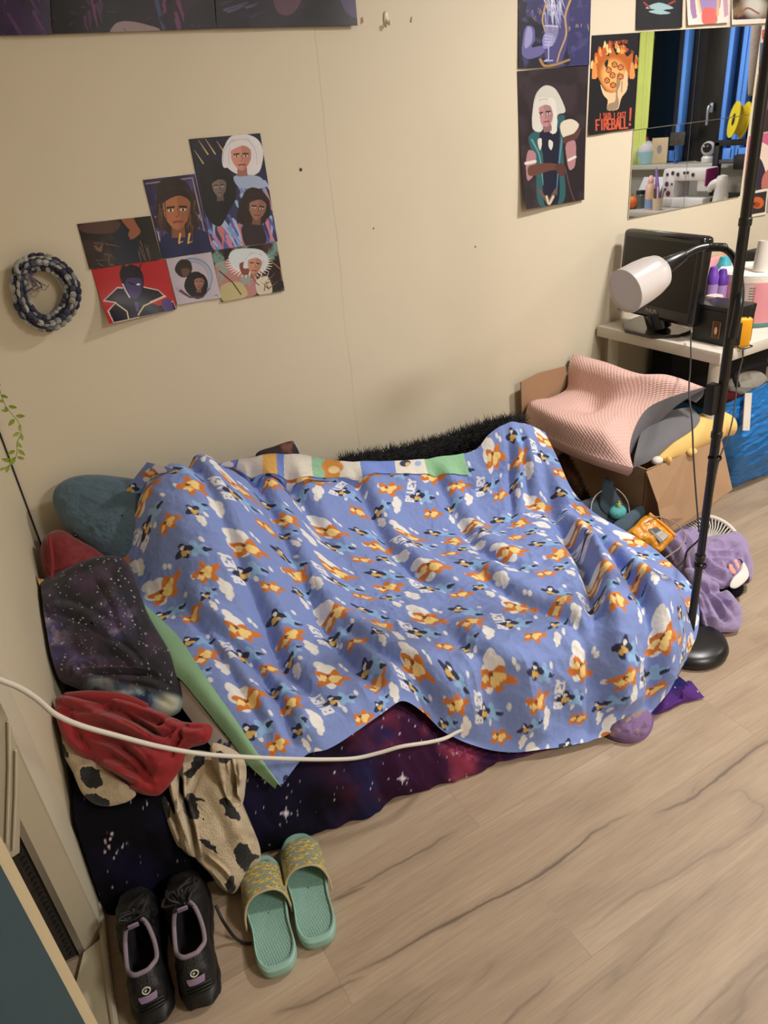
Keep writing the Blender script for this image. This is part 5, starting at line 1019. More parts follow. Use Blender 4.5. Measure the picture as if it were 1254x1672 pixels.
# ================================================================== SHOES
def inter(ctrl, n): return cat(np.array(ctrl, float), n, True)
m_shoe = mat('black_shoe_mesh', (17, 16, 18), .55, var=.25, vscale=60, bump=.25, bscale=220); m_sole = mat('black_rubber', (13, 13, 14), .5, var=.15)
m_line = mat('lilac_grey_lining', (136, 122, 130), .85, var=.06); m_patch = mat('lilac_patch', (142, 122, 150), .5); m_lace = mat('black_lace', (20, 19, 20), .6, var=.3, vscale=300); m_emb = mat('pale_emblem', (206, 200, 176), .4)
def shoe(loc, yaw, label, lace_out=None, grp='black trainers', sgn=1):
    M = rotz(-math.radians(yaw), loc)
    t = thing('shoe', label, 'shoe', loc, grp)
    bot = inter([(0, 0), (.027, .006), (.039, .04), (.036, .11), (.047, .19), (.043, .245), (.024, .279), (0, .288), (-.024, .281), (-.041, .25), (-.049, .19), (-.039, .11), (-.040, .04), (-.027, .006)], 84)
    opn = inter([(0, .040), (.016, .043), (.028, .065), (.030, .095), (.027, .125), (.020, .148), (.009, .162), (0, .165), (-.009, .162), (-.020, .148), (-.027, .125), (-.030, .095), (-.028, .065), (-.016, .043)], 84)
    zo = .088 + .020 * np.exp(-((opn[:, 1] - .04) / .022) ** 2) + .022 * sst(opn[:, 1], .10, .165)
    rows = []
    for k in np.linspace(0, 1, 26):
        e = k ** 2.0; xy = bot * (1 - e) + opn * e; xy = xy * (1 - .05 * math.sin(k * math.pi) * 0) ; z = .034 + (zo - .034) * k ** .8
        z = z + .012 * math.sin(k * math.pi) * np.exp(-((xy[:, 1] - .235) / .05) ** 2); xy = xy + 0
        w = .0025 * np.sin(xy[:, 1] * 190 + k * 7) * math.sin(k * math.pi); rows.append(np.column_stack([xy[:, 0] * (1 + w * 8), xy[:, 1], z + w]))
    part('upper', xf(grid(np.array(rows), cv=True), M), m_shoe, t, fa=None)
    srow = []
    for k, (z, o) in enumerate([(.0, .92), (.002, 1.02), (.008, 1.07), (.012, 1.05), (.016, 1.09), (.021, 1.07), (.026, 1.09), (.032, 1.06), (.038, 1.0)]):
        c = np.array([0, .14]); q_ = (bot - c) * o + c; wv = 1 + .012 * np.sign(np.sin(np.arange(84) * 1.5)) * (k in (2, 4, 6)); q_ = (q_ - c) * wv[:, None] if np.ndim(wv) else (q_ - c) * wv; q_ = q_ + c; srow.append(np.column_stack([q_, np.full(84, z)]))
    gs = grid(np.array(srow), cv=True); part('sole', xf((gs[0], [tuple(q) for q in gs[1]] + [tuple(range(84))[::-1]], None), M), m_sole, t)
    part('collar', xf(tube(np.column_stack([opn, zo]), 0.0048, 10, closed=True), M), m_line, t, 'lilac grey padded collar')
    inn = []
    for k in np.linspace(0, 1, 10):
        q_ = (opn - [0, .09]) * (1 + .12 * math.sin(k * math.pi) - .1 * k) + [0, .09]; inn.append(np.column_stack([q_, zo - (zo - .042) * k]))
    gi = grid(np.array(inn), cv=True); part('inner_lining', xf((gi[0], [tuple(q) for q in gi[1]] + [tuple(range(9 * 84, 10 * 84))], None), M), mat('dark_shoe_lining', (24, 20, 28), .9), t)
    yy = np.linspace(.128, .215, 16); ww = np.linspace(-1, 1, 11)
    tg = np.array([[(.021 * w_, y, .116 - (y - .128) * .52 + .004 * (1 - w_ * w_) + .016 * sst(.15 - y, 0, .02)) for w_ in ww] for y in yy]); tn_ = part('tongue', xf(grid(tg), M), m_sole, t)
    part('tongue_loop', xf(box((0, .129, .134), (.022, .004, .012), .0015), M), m_patch, tn_, 'lilac pull loop')
    sg_ = []
    for k in range(4):
        y = .148 + k * .017; z = .117 - (y - .128) * .5
        for s_ in (1, -1): sg_.append(tube([(-.026 * s_, y, z - .012), (-.012 * s_, y + .004, z + .004), (.012 * s_, y + .010, z + .003), (.027 * s_, y + .015, z - .015)], .003, 7, sm=16))
    r_ = np.random.RandomState(3 + (sgn > 0))
    for k in range(8):
        a = r_.rand(5) * 2 - 1; sg_.append(tube([(0, .152, .118), (.03 * a[0], .16 + .02 * a[1], .134), (.042 * a[2], .175 + .03 * a[3], .118 + .012 * abs(a[0])), (.03 * a[4], .165 + .02 * a[0], .122), (.01 * a[1], .152, .12)], .0029, 7, sm=34))
    part('laces', xf(join(*sg_), M), m_lace, t)
    hs = []
    for i in range(12): hs.append((-.020 + .04 * i / 11))
    def heel(x, z, o=.0015):       # point on the heel counter
        k = (max(z - .034, 0) / .074) ** 1.25; e = k * k; return (x, 8 * x * x * (1 - e) + (.040 + 12 * x * x) * e - o - .002, z)
    hp = np.array([[heel(x * (1.0 if z > .074 else .9), z + x * .28 * 0) for x in np.linspace(-.018, .018, 12)] for z in np.linspace(.068, .080, 5)]); part('heel_patch', xf(grid(hp), M), m_patch, t, 'lilac heel patch')
    part('emblem', xf(join(tube([heel(.0075 * math.cos(a), .088 + .0045 * math.sin(a), .003) for a in np.linspace(0, 2 * math.pi, 22, endpoint=False)], .0014, 6, closed=True), tube([heel(-.003, .0875, .003), heel(.001, .089, .003)], .0019, 6)), M), m_emb, t, 'small pale round emblem')
    ribs = [tube([heel(x, z + .004 * math.cos(x * 60), .001) for x in np.linspace(-.026, .026, 16)], .0016, 6) for z in (.046, .054, .062)]
    part('heel_ribs', xf(join(*ribs), M), m_sole, t)
    if lace_out is not None: part('loose_lace', tube(lace_out, .0034, 8, sm=40), m_lace, t, 'loose lace trailing to the slides')
    return t
h1, t1 = F(334, 1640), F(304, 1452, .03); h0, t0_ = F(258, 1668), F(226, 1478, .03)
ya = math.degrees(math.atan2(t1[0] - h1[0], t1[1] - h1[1]))
shoe((h1[0], h1[1], .0), ya, 'black trainer with lilac grey collar standing beside the mint slides', [F(352, 1478, .10), F(362, 1500, .08), F(372, 1516, .04), F(385, 1532, .012), F(400, 1540, .006), F(411, 1540, .005)])
shoe((h0[0], h0[1], .0), math.degrees(math.atan2(t0_[0] - h0[0], t0_[1] - h0[1])), 'black trainer with lilac grey collar standing nearest the door frame', sgn=-1)
# slides ----------------------------------------------------------------
m_mint = mat('mint_rubber', (142, 180, 166), .55, var=.05, vscale=30)
def mint_bed():
    m = mat('mint_dimpled_footbed', (132, 172, 158), .6, var=.06, vscale=20); nt = m.node_tree; N = nt.nodes; L = nt.links
    tc = N.new('ShaderNodeTexCoord'); vo = N.new('ShaderNodeTexVoronoi'); vo.inputs['Scale'].default_value = 190; vo.inputs['Randomness'].default_value = .1; L.new(tc.outputs['Object'], vo.inputs['Vector'])
    bp = N.new('ShaderNodeBump'); bp.inputs['Strength'].default_value = .8; bp.inputs['Distance'].default_value = .003; bp.invert = True; L.new(vo.outputs['Distance'], bp.inputs['Height']); L.new(bp.outputs[0], N['Principled BSDF'].inputs['Normal'])
    return m
m_bed = mint_bed()
def slide(loc, yaw, label, mir=1):
    M = rotz(-math.radians(yaw), loc) @ np.diag([mir, 1, 1, 1]).astype(float)
    t = thing('slide_sandal', label, 'sandal', loc, 'mint slides')
    o = inter([(0, 0), (.026, .006), (.040, .035), (.039, .10), (.046, .175), (.045, .225), (.028, .257), (.004, .266), (-.024, .255), (-.041, .222), (-.047, .17), (-.040, .10), (-.040, .035), (-.026, .006)], 90)
    c = np.array([0, .13])
    rows = [np.column_stack([(o - c) * k + c, np.full(90, z) + .006 * sst(o[:, 1], .2, .26) * (z > .01)]) for k, z in ((.95, 0), (1.02, .003), (1.06, .01), (1.07, .02), (1.05, .029), (1.0, .032), (.95, .031), (.93, .027))]
    g = grid(np.array(rows), cv=True); part('sole', xf((g[0], [tuple(q) for q in g[1]] + [tuple(range(90))[::-1]], None), M), m_mint, t)
    rows = [np.column_stack([(o - c) * k + c, .0265 - .004 * (1 - k) + .006 * sst(c[1] + (o[:, 1] - c[1]) * k, .2, .26)]) for k in (.935, .8, .6, .4, .2, .02)]
    part('footbed', xf(grid(np.array(rows), cv=True), M), m_bed, t)
    nx, ny = 120, 70; A = np.zeros((ny, nx, 3)); U = np.zeros((ny, nx, 2))
    for j, b in enumerate(np.linspace(0, 1, ny)):
        for i, a in enumerate(np.linspace(-1, 1, nx)):
            ph = a * math.pi / 2; y0 = .118 + .032 * (1 - a * a) + .004 * a; y1 = .222 + .012 * (1 - a * a); y = y0 + (y1 - y0) * b
            wd_ = .052 - .004 * b; A[j, i] = (wd_ * math.copysign(abs(math.sin(ph)) ** .8, ph), y, .012 + (.062 - .016 * b) * math.cos(ph) ** .75); U[j, i] = (a * 70, b * 95)
    p = Paint(U); p.fill((140, 146, 130)); r_ = np.random.RandomState(4)
    for yy in range(8, 100, 15):
        for xx in range(-66, 70, 19):
            x, y, ro = xx + r_.randn() * 3 + (yy % 2) * 9, yy + r_.randn() * 2, r_.rand() * 90 - 45
            p.ell(x, y, 8.5, 5, (190, 164, 70), rot=ro); p.ell(x, y, 6.2, 3.2, (206, 186, 104), rot=ro); p.ell(x + 2, y + 2, 3.4, 1.6, (110, 92, 40), rot=ro)
    st_ = part('strap', xf(grid(A, cols=p.c), M), mat('printed_strap', vcol=True, rough=.4), t, 'grey strap printed with yellow fruit', fa=None); solid(st_, .004)
    part('strap_edge', xf(tube(A[0] + [0, -.001, .0], .0028, 8), M), mat('beige_strap_edge', (176, 160, 126), .5), t)
    return t
s1h, s1t = F(524, 1546), F(488, 1380); s0h, s0t = F(459, 1592), F(424, 1418)
slide((s0h[0], s0h[1], 0), math.degrees(math.atan2(s0t[0] - s0h[0], s0t[1] - s0h[1])), 'mint rubber slide with yellow printed strap right beside the black trainers')
slide((s1h[0], s1h[1], 0), math.degrees(math.atan2(s1t[0] - s1h[0], s1t[1] - s1h[1])), 'mint rubber slide with yellow printed strap farther from the black trainers', -1)

# ================================================================== WALL
def c1(pts): return [(1000 + x / 4.4, y / 4.4) for x, y in pts]
def c2(pts): return [(100 + x / 3.3, 200 + y / 3.3) for x, y in pts]
def c3(pts): return [(820 + x / 4.646, y / 4.646) for x, y in pts]
m_print = mat('printed_paper', vcol=True, rough=.38, var=.02, spec=.4)
def poster(name, label, cat_, quad, art, curl=.006, cside=0.0, den=1.0, off=.002, group=None):
    Q = np.array([WL(u, v, YW) for u, v in quad]); wpx = np.linalg.norm(np.array(quad[0]) - quad[1]); hpx = np.linalg.norm(np.array(quad[0]) - quad[3])
    nx, ny = int(max(24, min(300, wpx * 1.5 * den))), int(max(24, min(420, hpx * 1.5 * den)))
    a = np.linspace(0, 1, nx)[None, :, None]; b = np.linspace(0, 1, ny)[:, None, None]
    A = (Q[0] * (1 - a) + Q[1] * a) * (1 - b) + (Q[3] * (1 - a) + Q[2] * a) * b
    p = Paint(proj(A)); art(p)
    A[..., 1] -= off + curl * (b[..., 0] ** 3) * (1 + cside * (1 - 2 * a[..., 0])) + .0012 * np.sin(a[..., 0] * 9)
    o = solo(name, grid(A, cols=p.c), m_print, label, cat_, group, fa=None); solid(o, .0006); return o
SK = (196, 140, 112)
def face(p, cx, cy, r, skin, hair, rot=0, shade=.75, hl=1.5, top=True, brow=(40, 24, 24), eye=True, hair_w=1.5):
    """generic painted portrait: hair mass, neck, face, brows, eyes, nose and mouth"""
    c, n = math.cos(math.radians(rot)), math.sin(math.radians(rot))
    T = lambda x, y: (cx + (x * c - y * n) * r, cy + (x * n + y * c) * r)
    dk = tuple(np.array(skin) * shade)
    p.poly([T(-hair_w, -.2), T(-hair_w * .8, -1.1), T(-.3, -1.75), T(.5, -1.7), T(hair_w * .85, -1.0), T(hair_w, 0), T(hair_w * .95, hl), T(.5, hl * .8), T(-.5, hl * .8), T(-hair_w * .95, hl)], hair, sm=60)
    lt, dkh = tuple(np.array(hair) * .8 + 45 * .6), tuple(np.array(hair) * .72)
    for k in range(14):
        x = -hair_w * .95 + 1.9 * hair_w * k / 13; p.line([T(x * .45, -1.55), T(x * .95, -.5), T(x * 1.0, hl * (.5 + .35 * ((k * 7) % 5) / 4))], .09 * r, lt if k % 2 else dkh, .04 * r, sm=8, a=.7)
    p.poly([T(-.4, .6), T(.45, .6), T(.5, 1.9), T(-.45, 1.9)], dk)
    p.poly([T(-.85, -.7), T(0, -1.05), T(.85, -.7), T(.9, .1), T(.62, .85), T(.1, 1.35), T(-.3, 1.25), T(-.72, .7), T(-.92, .1)], skin, sm=50)
    p.poly([T(.1, -.9), T(.85, -.7), T(.9, .1), T(.62, .85), T(.12, 1.3), T(.22, .4), T(.12, .0)], dk, sm=40, a=.45)
    p.poly([T(-1, -.5), T(-.8, -1.2), T(.1, -1.5), T(.9, -1.1), T(1, -.4), T(.7, -.75), T(.2, -.95), T(-.5, -.75)], hair, sm=40)
    for s in (-1, 1):
        p.line([T(s * .64, -.16), T(s * .2, -.2)], .15 * r, brow)
        if eye: p.ell(*T(s * .42, .02), .19 * r, .10 * r, (226, 214, 204), rot=rot); p.ell(*T(s * .42, .02), .09 * r, .1 * r, (40, 28, 26), rot=rot)
    p.line([T(.04, -.1), T(.12, .42), T(-.06, .48)], .09 * r, dk); p.line([T(-.25, .85), T(.05, .8), T(.32, .84)], .13 * r, (120, 56, 52))
def strokes(p, pts, col, n, ln, w, seed, dirr=(0, 1), jit=.4):
    r_ = np.random.RandomState(seed); P = np.array(pts, float); lo_, hi = P.min(0), P.max(0)
    for i in range(n):
        a = lo_ + (hi - lo_) * r_.rand(2); d = nrm(np.array(dirr) + (r_.rand(2) - .5) * jit) * ln * (.5 + r_.rand()); b = a + d + (r_.rand(2) - .5) * ln * .2
        cc = col[r_.randint(len(col))]; p.line([a, (a + b) / 2 + (r_.rand(2) - .5) * ln * .15, b], w, cc, w * .3, sm=8)
qA = c2([(687, 90), (1070, 58), (1163, 640), (808, 690)])
def artA(p):
    p.grad((330, 230), (20, 20, 44), (370, 400), (54, 56, 96)); strokes(p, [(330, 340), (450, 405)], [(120, 150, 204), (190, 130, 160), (84, 92, 160), (200, 110, 100), (160, 180, 220)], 90, 40, 5, 3, (.4, 1), .9)
    strokes(p, [(385, 290), (435, 335)], [(150, 180, 220), (120, 140, 196), (190, 140, 150)], 24, 26, 5, 8, (.5, 1))
    for q_ in c2([(735, 92), (775, 90), (835, 98), (715, 148)]): p.line([q_, (q_[0] + 16, q_[1] + 24)], .4, (214, 176, 96), 2.2)
    p.poly(c2([(745, 260), (790, 205), (860, 215), (930, 300), (940, 400), (900, 480), (850, 560), (790, 520), (760, 420)]), (20, 18, 26), sm=60)
    face(p, *c2([(850, 345)])[0], 12.5, (118, 104, 98), (16, 15, 20), -4, hl=1.8, hair_w=1.25)
    p.poly(c2([(880, 130), (915, 75), (985, 62), (1055, 90), (1085, 150), (1080, 220), (1060, 270), (1000, 290), (930, 270), (880, 220)]), (222, 218, 222), sm=60)
    p.poly(c2([(930, 290), (1060, 290), (1105, 345), (960, 350)]), (160, 176, 206), sm=30)
    face(p, *c2([(968, 180)])[0], 17.5, (206, 140, 122), (222, 218, 222), -3, hl=1.0, hair_w=1.75)
    p.poly(c2([(945, 520), (990, 370), (1040, 350), (1100, 390), (1115, 470), (1090, 540), (1000, 560)]), (38, 26, 26), sm=50)
    p.poly(c2([(970, 570), (1010, 535), (1070, 545), (1100, 650), (1000, 670)]), (44, 32, 42), sm=40)
    face(p, *c2([(1056, 460)])[0], 14.5, (154, 108, 92), (38, 26, 26), 6, hl=.9, hair_w=1.45)
poster('art_print', 'tall print of three portraits on a blue and pink swirl, tallest of the cluster', 'art print', qA, artA, .002)
qB = c2([(440, 310), (718, 277), (806, 695), (545, 733)])
def artB(p):
    p.fill((44, 36, 78)); p.noise((70, 60, 112), .05, .45, .7, 3); p.line(c2([(455, 330), (705, 298), (790, 680)]), 2, (150, 140, 130))
    strokes(p, c2([(500, 470), (750, 590)]), [(150, 140, 190), (96, 90, 150), (190, 180, 210)], 40, 16, 1.6, 5, (.2, 1), 1)
    p.poly(c2([(530, 640), (590, 585), (720, 575), (790, 600), (803, 690), (550, 730)]), (28, 32, 76), sm=50)
    p.poly(c2([(515, 420), (520, 330), (600, 295), (680, 330), (705, 420), (735, 570), (640, 600), (540, 570)]), (40, 26, 26), sm=60)
    face(p, *c2([(622, 470)])[0], 24, (170, 106, 72), (40, 26, 26), -3, hl=1.25, hair_w=1.4); strokes(p, c2([(520, 420), (560, 560)]), [(92, 64, 50), (60, 40, 34)], 14, 24, 2, 9, (0, 1), .3); strokes(p, c2([(690, 420), (725, 560)]), [(110, 78, 58), (60, 40, 34)], 14, 24, 2, 10, (0, 1), .3)
    for x in (640, 690): p.line(c2([(x, 600), (x - 8, 650), (x + 14, 640)]), 3.4, (226, 170, 84), 1)
poster('art_print', 'print of one long haired person in a dark blue robe', 'art print', qB, artB, .002)
qC = c2([(85, 547), (480, 503), (540, 735), (152, 790)])
def artC(p):
    p.fill((24, 18, 22)); p.noise((52, 36, 36), .05, .45, .7, 3); p.poly(c2([(300, 560), (400, 600), (420, 750), (300, 780)]), (22, 28, 48), sm=30)
    p.poly(c2([(90, 560), (240, 525), (320, 540), (290, 590), (200, 600), (120, 590)]), (84, 54, 46), sm=30, a=.8)
    p.poly(c2([(325, 520), (395, 512), (430, 560), (420, 600), (375, 630), (360, 600), (368, 580), (350, 560)]), (150, 90, 64), sm=40)
    p.poly(c2([(390, 505), (480, 500), (535, 735), (420, 745), (440, 620)]), (18, 14, 16), sm=40); strokes(p, c2([(410, 630), (480, 720)]), [(96, 84, 72), (70, 58, 50)], 8, 20, 2, 7, (.3, 1)); strokes(p, c2([(150, 640), (280, 770)]), [(84, 70, 66), (104, 72, 64)], 12, 14, 2, 8, (1, .6), 2)
    p.poly(c2([(170, 660), (200, 675), (225, 650), (215, 700), (190, 690)]), (120, 80, 66))
poster('art_print', 'very dark art print of two facing profiles at the left end of the cluster', 'art print', qC, artC, .003)
qD = c2([(163, 792), (560, 735), (622, 1005), (243, 1072)])
def artD(p):
    p.fill((176, 34, 42)); BKp = (24, 18, 34)
    p.poly(c2([(220, 960), (300, 885), (360, 890), (430, 880), (520, 900), (560, 935), (480, 970), (520, 990), (600, 960), (620, 1008), (265, 1068), (240, 1010), (285, 968)]), (220, 200, 196)); p.poly(c2([(230, 955), (300, 892), (360, 896), (430, 886), (520, 905), (548, 932), (470, 965), (520, 985), (600, 965), (616, 1006), (268, 1064), (248, 1010), (292, 965)]), BKp)
    p.poly(c2([(315, 800), (350, 775), (400, 770), (432, 800), (444, 850), (432, 920), (400, 955), (370, 955), (340, 910), (322, 860)]), BKp, sm=40); strokes(p, c2([(320, 775), (425, 790)]), [BKp], 10, 9, 3, 4, (.3, -1))
    p.poly(c2([(345, 850), (395, 835), (432, 845), (425, 920), (395, 950), (365, 925)]), (66, 50, 104), sm=40); p.line(c2([(330, 870), (345, 905), (365, 940)]), 2.5, (200, 180, 210)); p.line(c2([(360, 862), (390, 872)]), 3, (20, 14, 30)); p.ell(*c2([(414, 872)])[0], 3, 1.6, (230, 220, 230))
    p.poly(c2([(390, 965), (410, 965), (412, 1010), (396, 1015)]), (78, 66, 120)); p.line(c2([(285, 968), (345, 1012), (350, 1052)]), 2, (214, 190, 150)); p.line(c2([(560, 935), (440, 985), (405, 1030)]), 2, (214, 190, 150)); p.poly(c2([(540, 960), (580, 950), (600, 1005), (550, 1012)]), (78, 62, 120), sm=20)
poster('art_print', 'red print of a dark caped silhouette', 'art print', qD, artD, .022, .9)
qE = c2([(562, 735), (806, 696), (858, 944), (622, 982)])
def artE(p):
    p.fill((186, 178, 190)); c_ = c2([(705, 835)])[0]
    for r_, w_, cc in ((30, 5, (150, 170, 190)), (26, 3, (170, 150, 180)), (32, 2, (120, 130, 160))): p.line([(c_[0] + r_ * math.cos(a), c_[1] + r_ * .98 * math.sin(a)) for a in np.linspace(-2, 2.6, 40)], w_, cc, 1)
    p.poly(c2([(610, 790), (640, 740), (690, 745), (705, 790), (680, 830), (640, 830)]), (44, 34, 34), sm=40); p.poly(c2([(645, 790), (690, 790), (680, 825), (655, 830)]), (96, 70, 62), sm=20)
    p.poly(c2([(660, 880), (690, 815), (740, 805), (785, 850), (780, 910), (740, 950), (690, 930)]), (30, 28, 36), sm=40); face(p, *c2([(742, 862)])[0], 8.5, (156, 110, 94), (28, 24, 28), 4, hl=1, hair_w=1.5); p.line(c2([(640, 905), (690, 940), (760, 940), (800, 890)]), 4, (90, 50, 66), 1)
    p.line(c2([(822, 932), (834, 926), (840, 934)]), .8, (60, 56, 66))
poster('art_print', 'pale print of two small heads in a round swirl', 'art print', qE, artE, .004)
qF = c2([(808, 692), (1160, 645), (1200, 905), (862, 966)])
def artF(p):
    p.fill((34, 22, 28)); p.noise((70, 40, 44), .06, .5, .7, 2)
    p.poly(c2([(820, 780), (900, 740), (1000, 780), (1060, 880), (1040, 930), (870, 960)]), (186, 130, 126), sm=40, a=.9); p.noise((130, 170, 160), .05, .55, .68, 7, .7)
    cc = c2([(1010, 760)])[0]
    for a in np.linspace(0, 2 * math.pi, 34): p.line([(cc[0] + 22 * math.cos(a), cc[1] + 13 * math.sin(a)), (cc[0] + 38 * math.cos(a), cc[1] + 24 * math.sin(a))], 4, (230, 220, 214), .6)
    p.poly(c2([(900, 740), (920, 690), (1000, 678), (1080, 690), (1115, 740), (1090, 790), (960, 790)]), (206, 214, 220), sm=40); p.poly(c2([(960, 760), (1005, 755), (1010, 815), (975, 820)]), (130, 74, 58), sm=24); face(p, *c2([(1042, 765)])[0], 12, (198, 140, 116), (214, 218, 222), 8, hl=.7, hair_w=1.5)
    p.poly(c2([(860, 880), (960, 860), (1000, 930), (870, 962)]), (190, 184, 130), sm=30, a=.8); p.poly(c2([(1050, 850), (1110, 830), (1130, 915), (1060, 925)]), (206, 196, 176), sm=24); strokes(p, c2([(1060, 840), (1120, 910)]), [(226, 214, 200), (120, 80, 70)], 14, 12, 2, 9, (.5, -1), 2); p.line(c2([(850, 800), (920, 860), (965, 925)]), 2, (70, 46, 50)); p.line(c2([(1120, 740), (1180, 790), (1190, 850)]), 2, (140, 110, 70))
poster('art_print', 'print of two pale heads in a white burst, lower right of the cluster', 'art print', qF, artF, .004)
# three large posters along the top left
def big(seed, cols, extra):
    def art(p):
        p.fill(cols[0]); p.noise(cols[1], .012, .42, .68, seed, .9); p.noise(cols[2], .02, .5, .7, seed + 1, .8); extra(p)
    return art
def x1(p): p.poly([(40, -60), (80, 0), (86, 60), (70, 70), (60, 20)], (44, 30, 60)); strokes(p, [(0, -60), (80, 60)], [(84, 50, 104), (50, 34, 76)], 30, 40, 6, 2, (.4, 1))
def x2(p):
    p.poly([(178, 52), (190, 38), (212, 36), (240, 42), (260, 50), (250, 62), (180, 60)], (150, 132, 134), sm=30); p.line([(248, -40), (256, 10), (266, 50)], 8, (58, 72, 110), 6); strokes(p, [(135, -60), (165, 40)], [(104, 50, 92), (78, 40, 80)], 16, 26, 6, 3, (.2, 1)); strokes(p, [(262, -40), (290, 40)], [(110, 54, 96), (40, 26, 50)], 12, 26, 6, 4, (.2, 1)); strokes(p, [(85, 10), (330, 48)], [(70, 74, 90)], 10, 12, 1.2, 5, (1, .3), 2)
def x3(p): p.poly([(440, -40), (500, -40), (486, 10), (470, 26), (452, 22), (445, 5)], (104, 70, 86), sm=30, a=.7); p.poly([(545, -60), (580, -60), (580, 30), (560, 20)], (74, 62, 100), sm=20, a=.8); strokes(p, [(352, -40), (410, 30)], [(52, 44, 76), (84, 74, 110)], 14, 30, 5, 6, (1, -.4))
poster('poster', 'purple poster cut off by the top left corner of the photo', 'poster', [(-190, -240), (70, -240), (83, 58), (-170, 62)], big(1, ((58, 36, 76), (86, 52, 108), (36, 24, 52)), x1), .010)
poster('poster', 'wide near-black poster with a pink and blue figure, second along the top left edge', 'poster', [(72, -240), (338, -250), (350, 48), (84, 57)], big(5, ((16, 14, 20), (34, 24, 38), (50, 34, 54)), x2), .010)
poster('poster', 'dark grey-violet poster at the right end of the top left row', 'poster', [(340, -250), (565, -255), (580, 43), (351, 48)], big(9, ((30, 26, 36), (46, 38, 54), (20, 16, 22)), x3), .012)
# right-hand posters
qG = [(846, -100), (968, -106), (960, 107), (845, 112)]
def artG(p):
    p.fill((24, 22, 40)); B1, B2 = (52, 50, 96), (100, 96, 150)
    p.poly(c3([(170, 100), (230, -60), (320, -60), (300, 60), (290, 190), (240, 150)]), B1, sm=30); p.poly(c3([(480, -60), (640, -60), (660, 200), (560, 215), (490, 220)]), B1, sm=20); strokes(p, c3([(180, 60), (300, 150)]), [(140, 120, 110), (44, 42, 84)], 22, 7, 1.4, 3, (.1, 1), .4); strokes(p, c3([(480, 180), (650, 215)]), [(150, 132, 124)], 14, 7, 1.4, 4, (.05, 1), .3)
    p.poly(c3([(500, 240), (640, 220), (650, 500), (520, 500)]), (46, 46, 92), sm=20); p.noise((84, 84, 136), .09, .55, .75, 2, .5)
    p.poly(c3([(320, -60), (480, -60), (490, 300), (430, 480), (330, 480), (310, 240)]), (70, 66, 116), sm=30); strokes(p, c3([(310, -60), (450, 100)]), [(206, 206, 226), (170, 172, 206), (150, 150, 190)], 40, 22, 2, 5, (.1, 1), .4)
    for q_ in ([(330, 20), (300, 150), (320, 240)], [(520, -20), (475, 120), (480, 260), (430, 400), (410, 470)]): p.line(c3(q_), 3.2, (184, 150, 96), 2, sm=20)
    p.poly(c3([(175, 200), (230, 210), (240, 300), (215, 360), (300, 350), (310, 400), (200, 450), (145, 420), (145, 330)]), B2, sm=40); p.poly(c3([(185, 205), (215, 215), (215, 320), (170, 370), (160, 330)]), (150, 146, 196), sm=30)
    p.poly(c3([(300, 290), (330, 250), (390, 270), (400, 310), (370, 350), (310, 370)]), (134, 130, 184), sm=30)
    for k in range(4): p.line(c3([(320, 270 + k * 24), (372, 282 + k * 20)]), 2.4, (176, 172, 214))
    p.poly(c3([(318, 195), (418, 200), (405, 300), (375, 320), (335, 300)]), (150, 150, 186), sm=20, a=.55); p.line(c3([(318, 196), (418, 202)]), 1.2, (214, 214, 230)); p.line(c3([(345, 330), (345, 450), (310, 465), (375, 460)]), 2, (170, 172, 206)); p.line(c3([(280, 455), (310, 500), (400, 490), (500, 455)]), 4.5, (160, 126, 76), 3, sm=20)
poster('poster', 'blue-violet poster of a figure holding a wine glass at the top of the right wall', 'poster', qG, artG, .004)
qH = c3([(112, 540), (652, 492), (608, 1515), (140, 1585)])
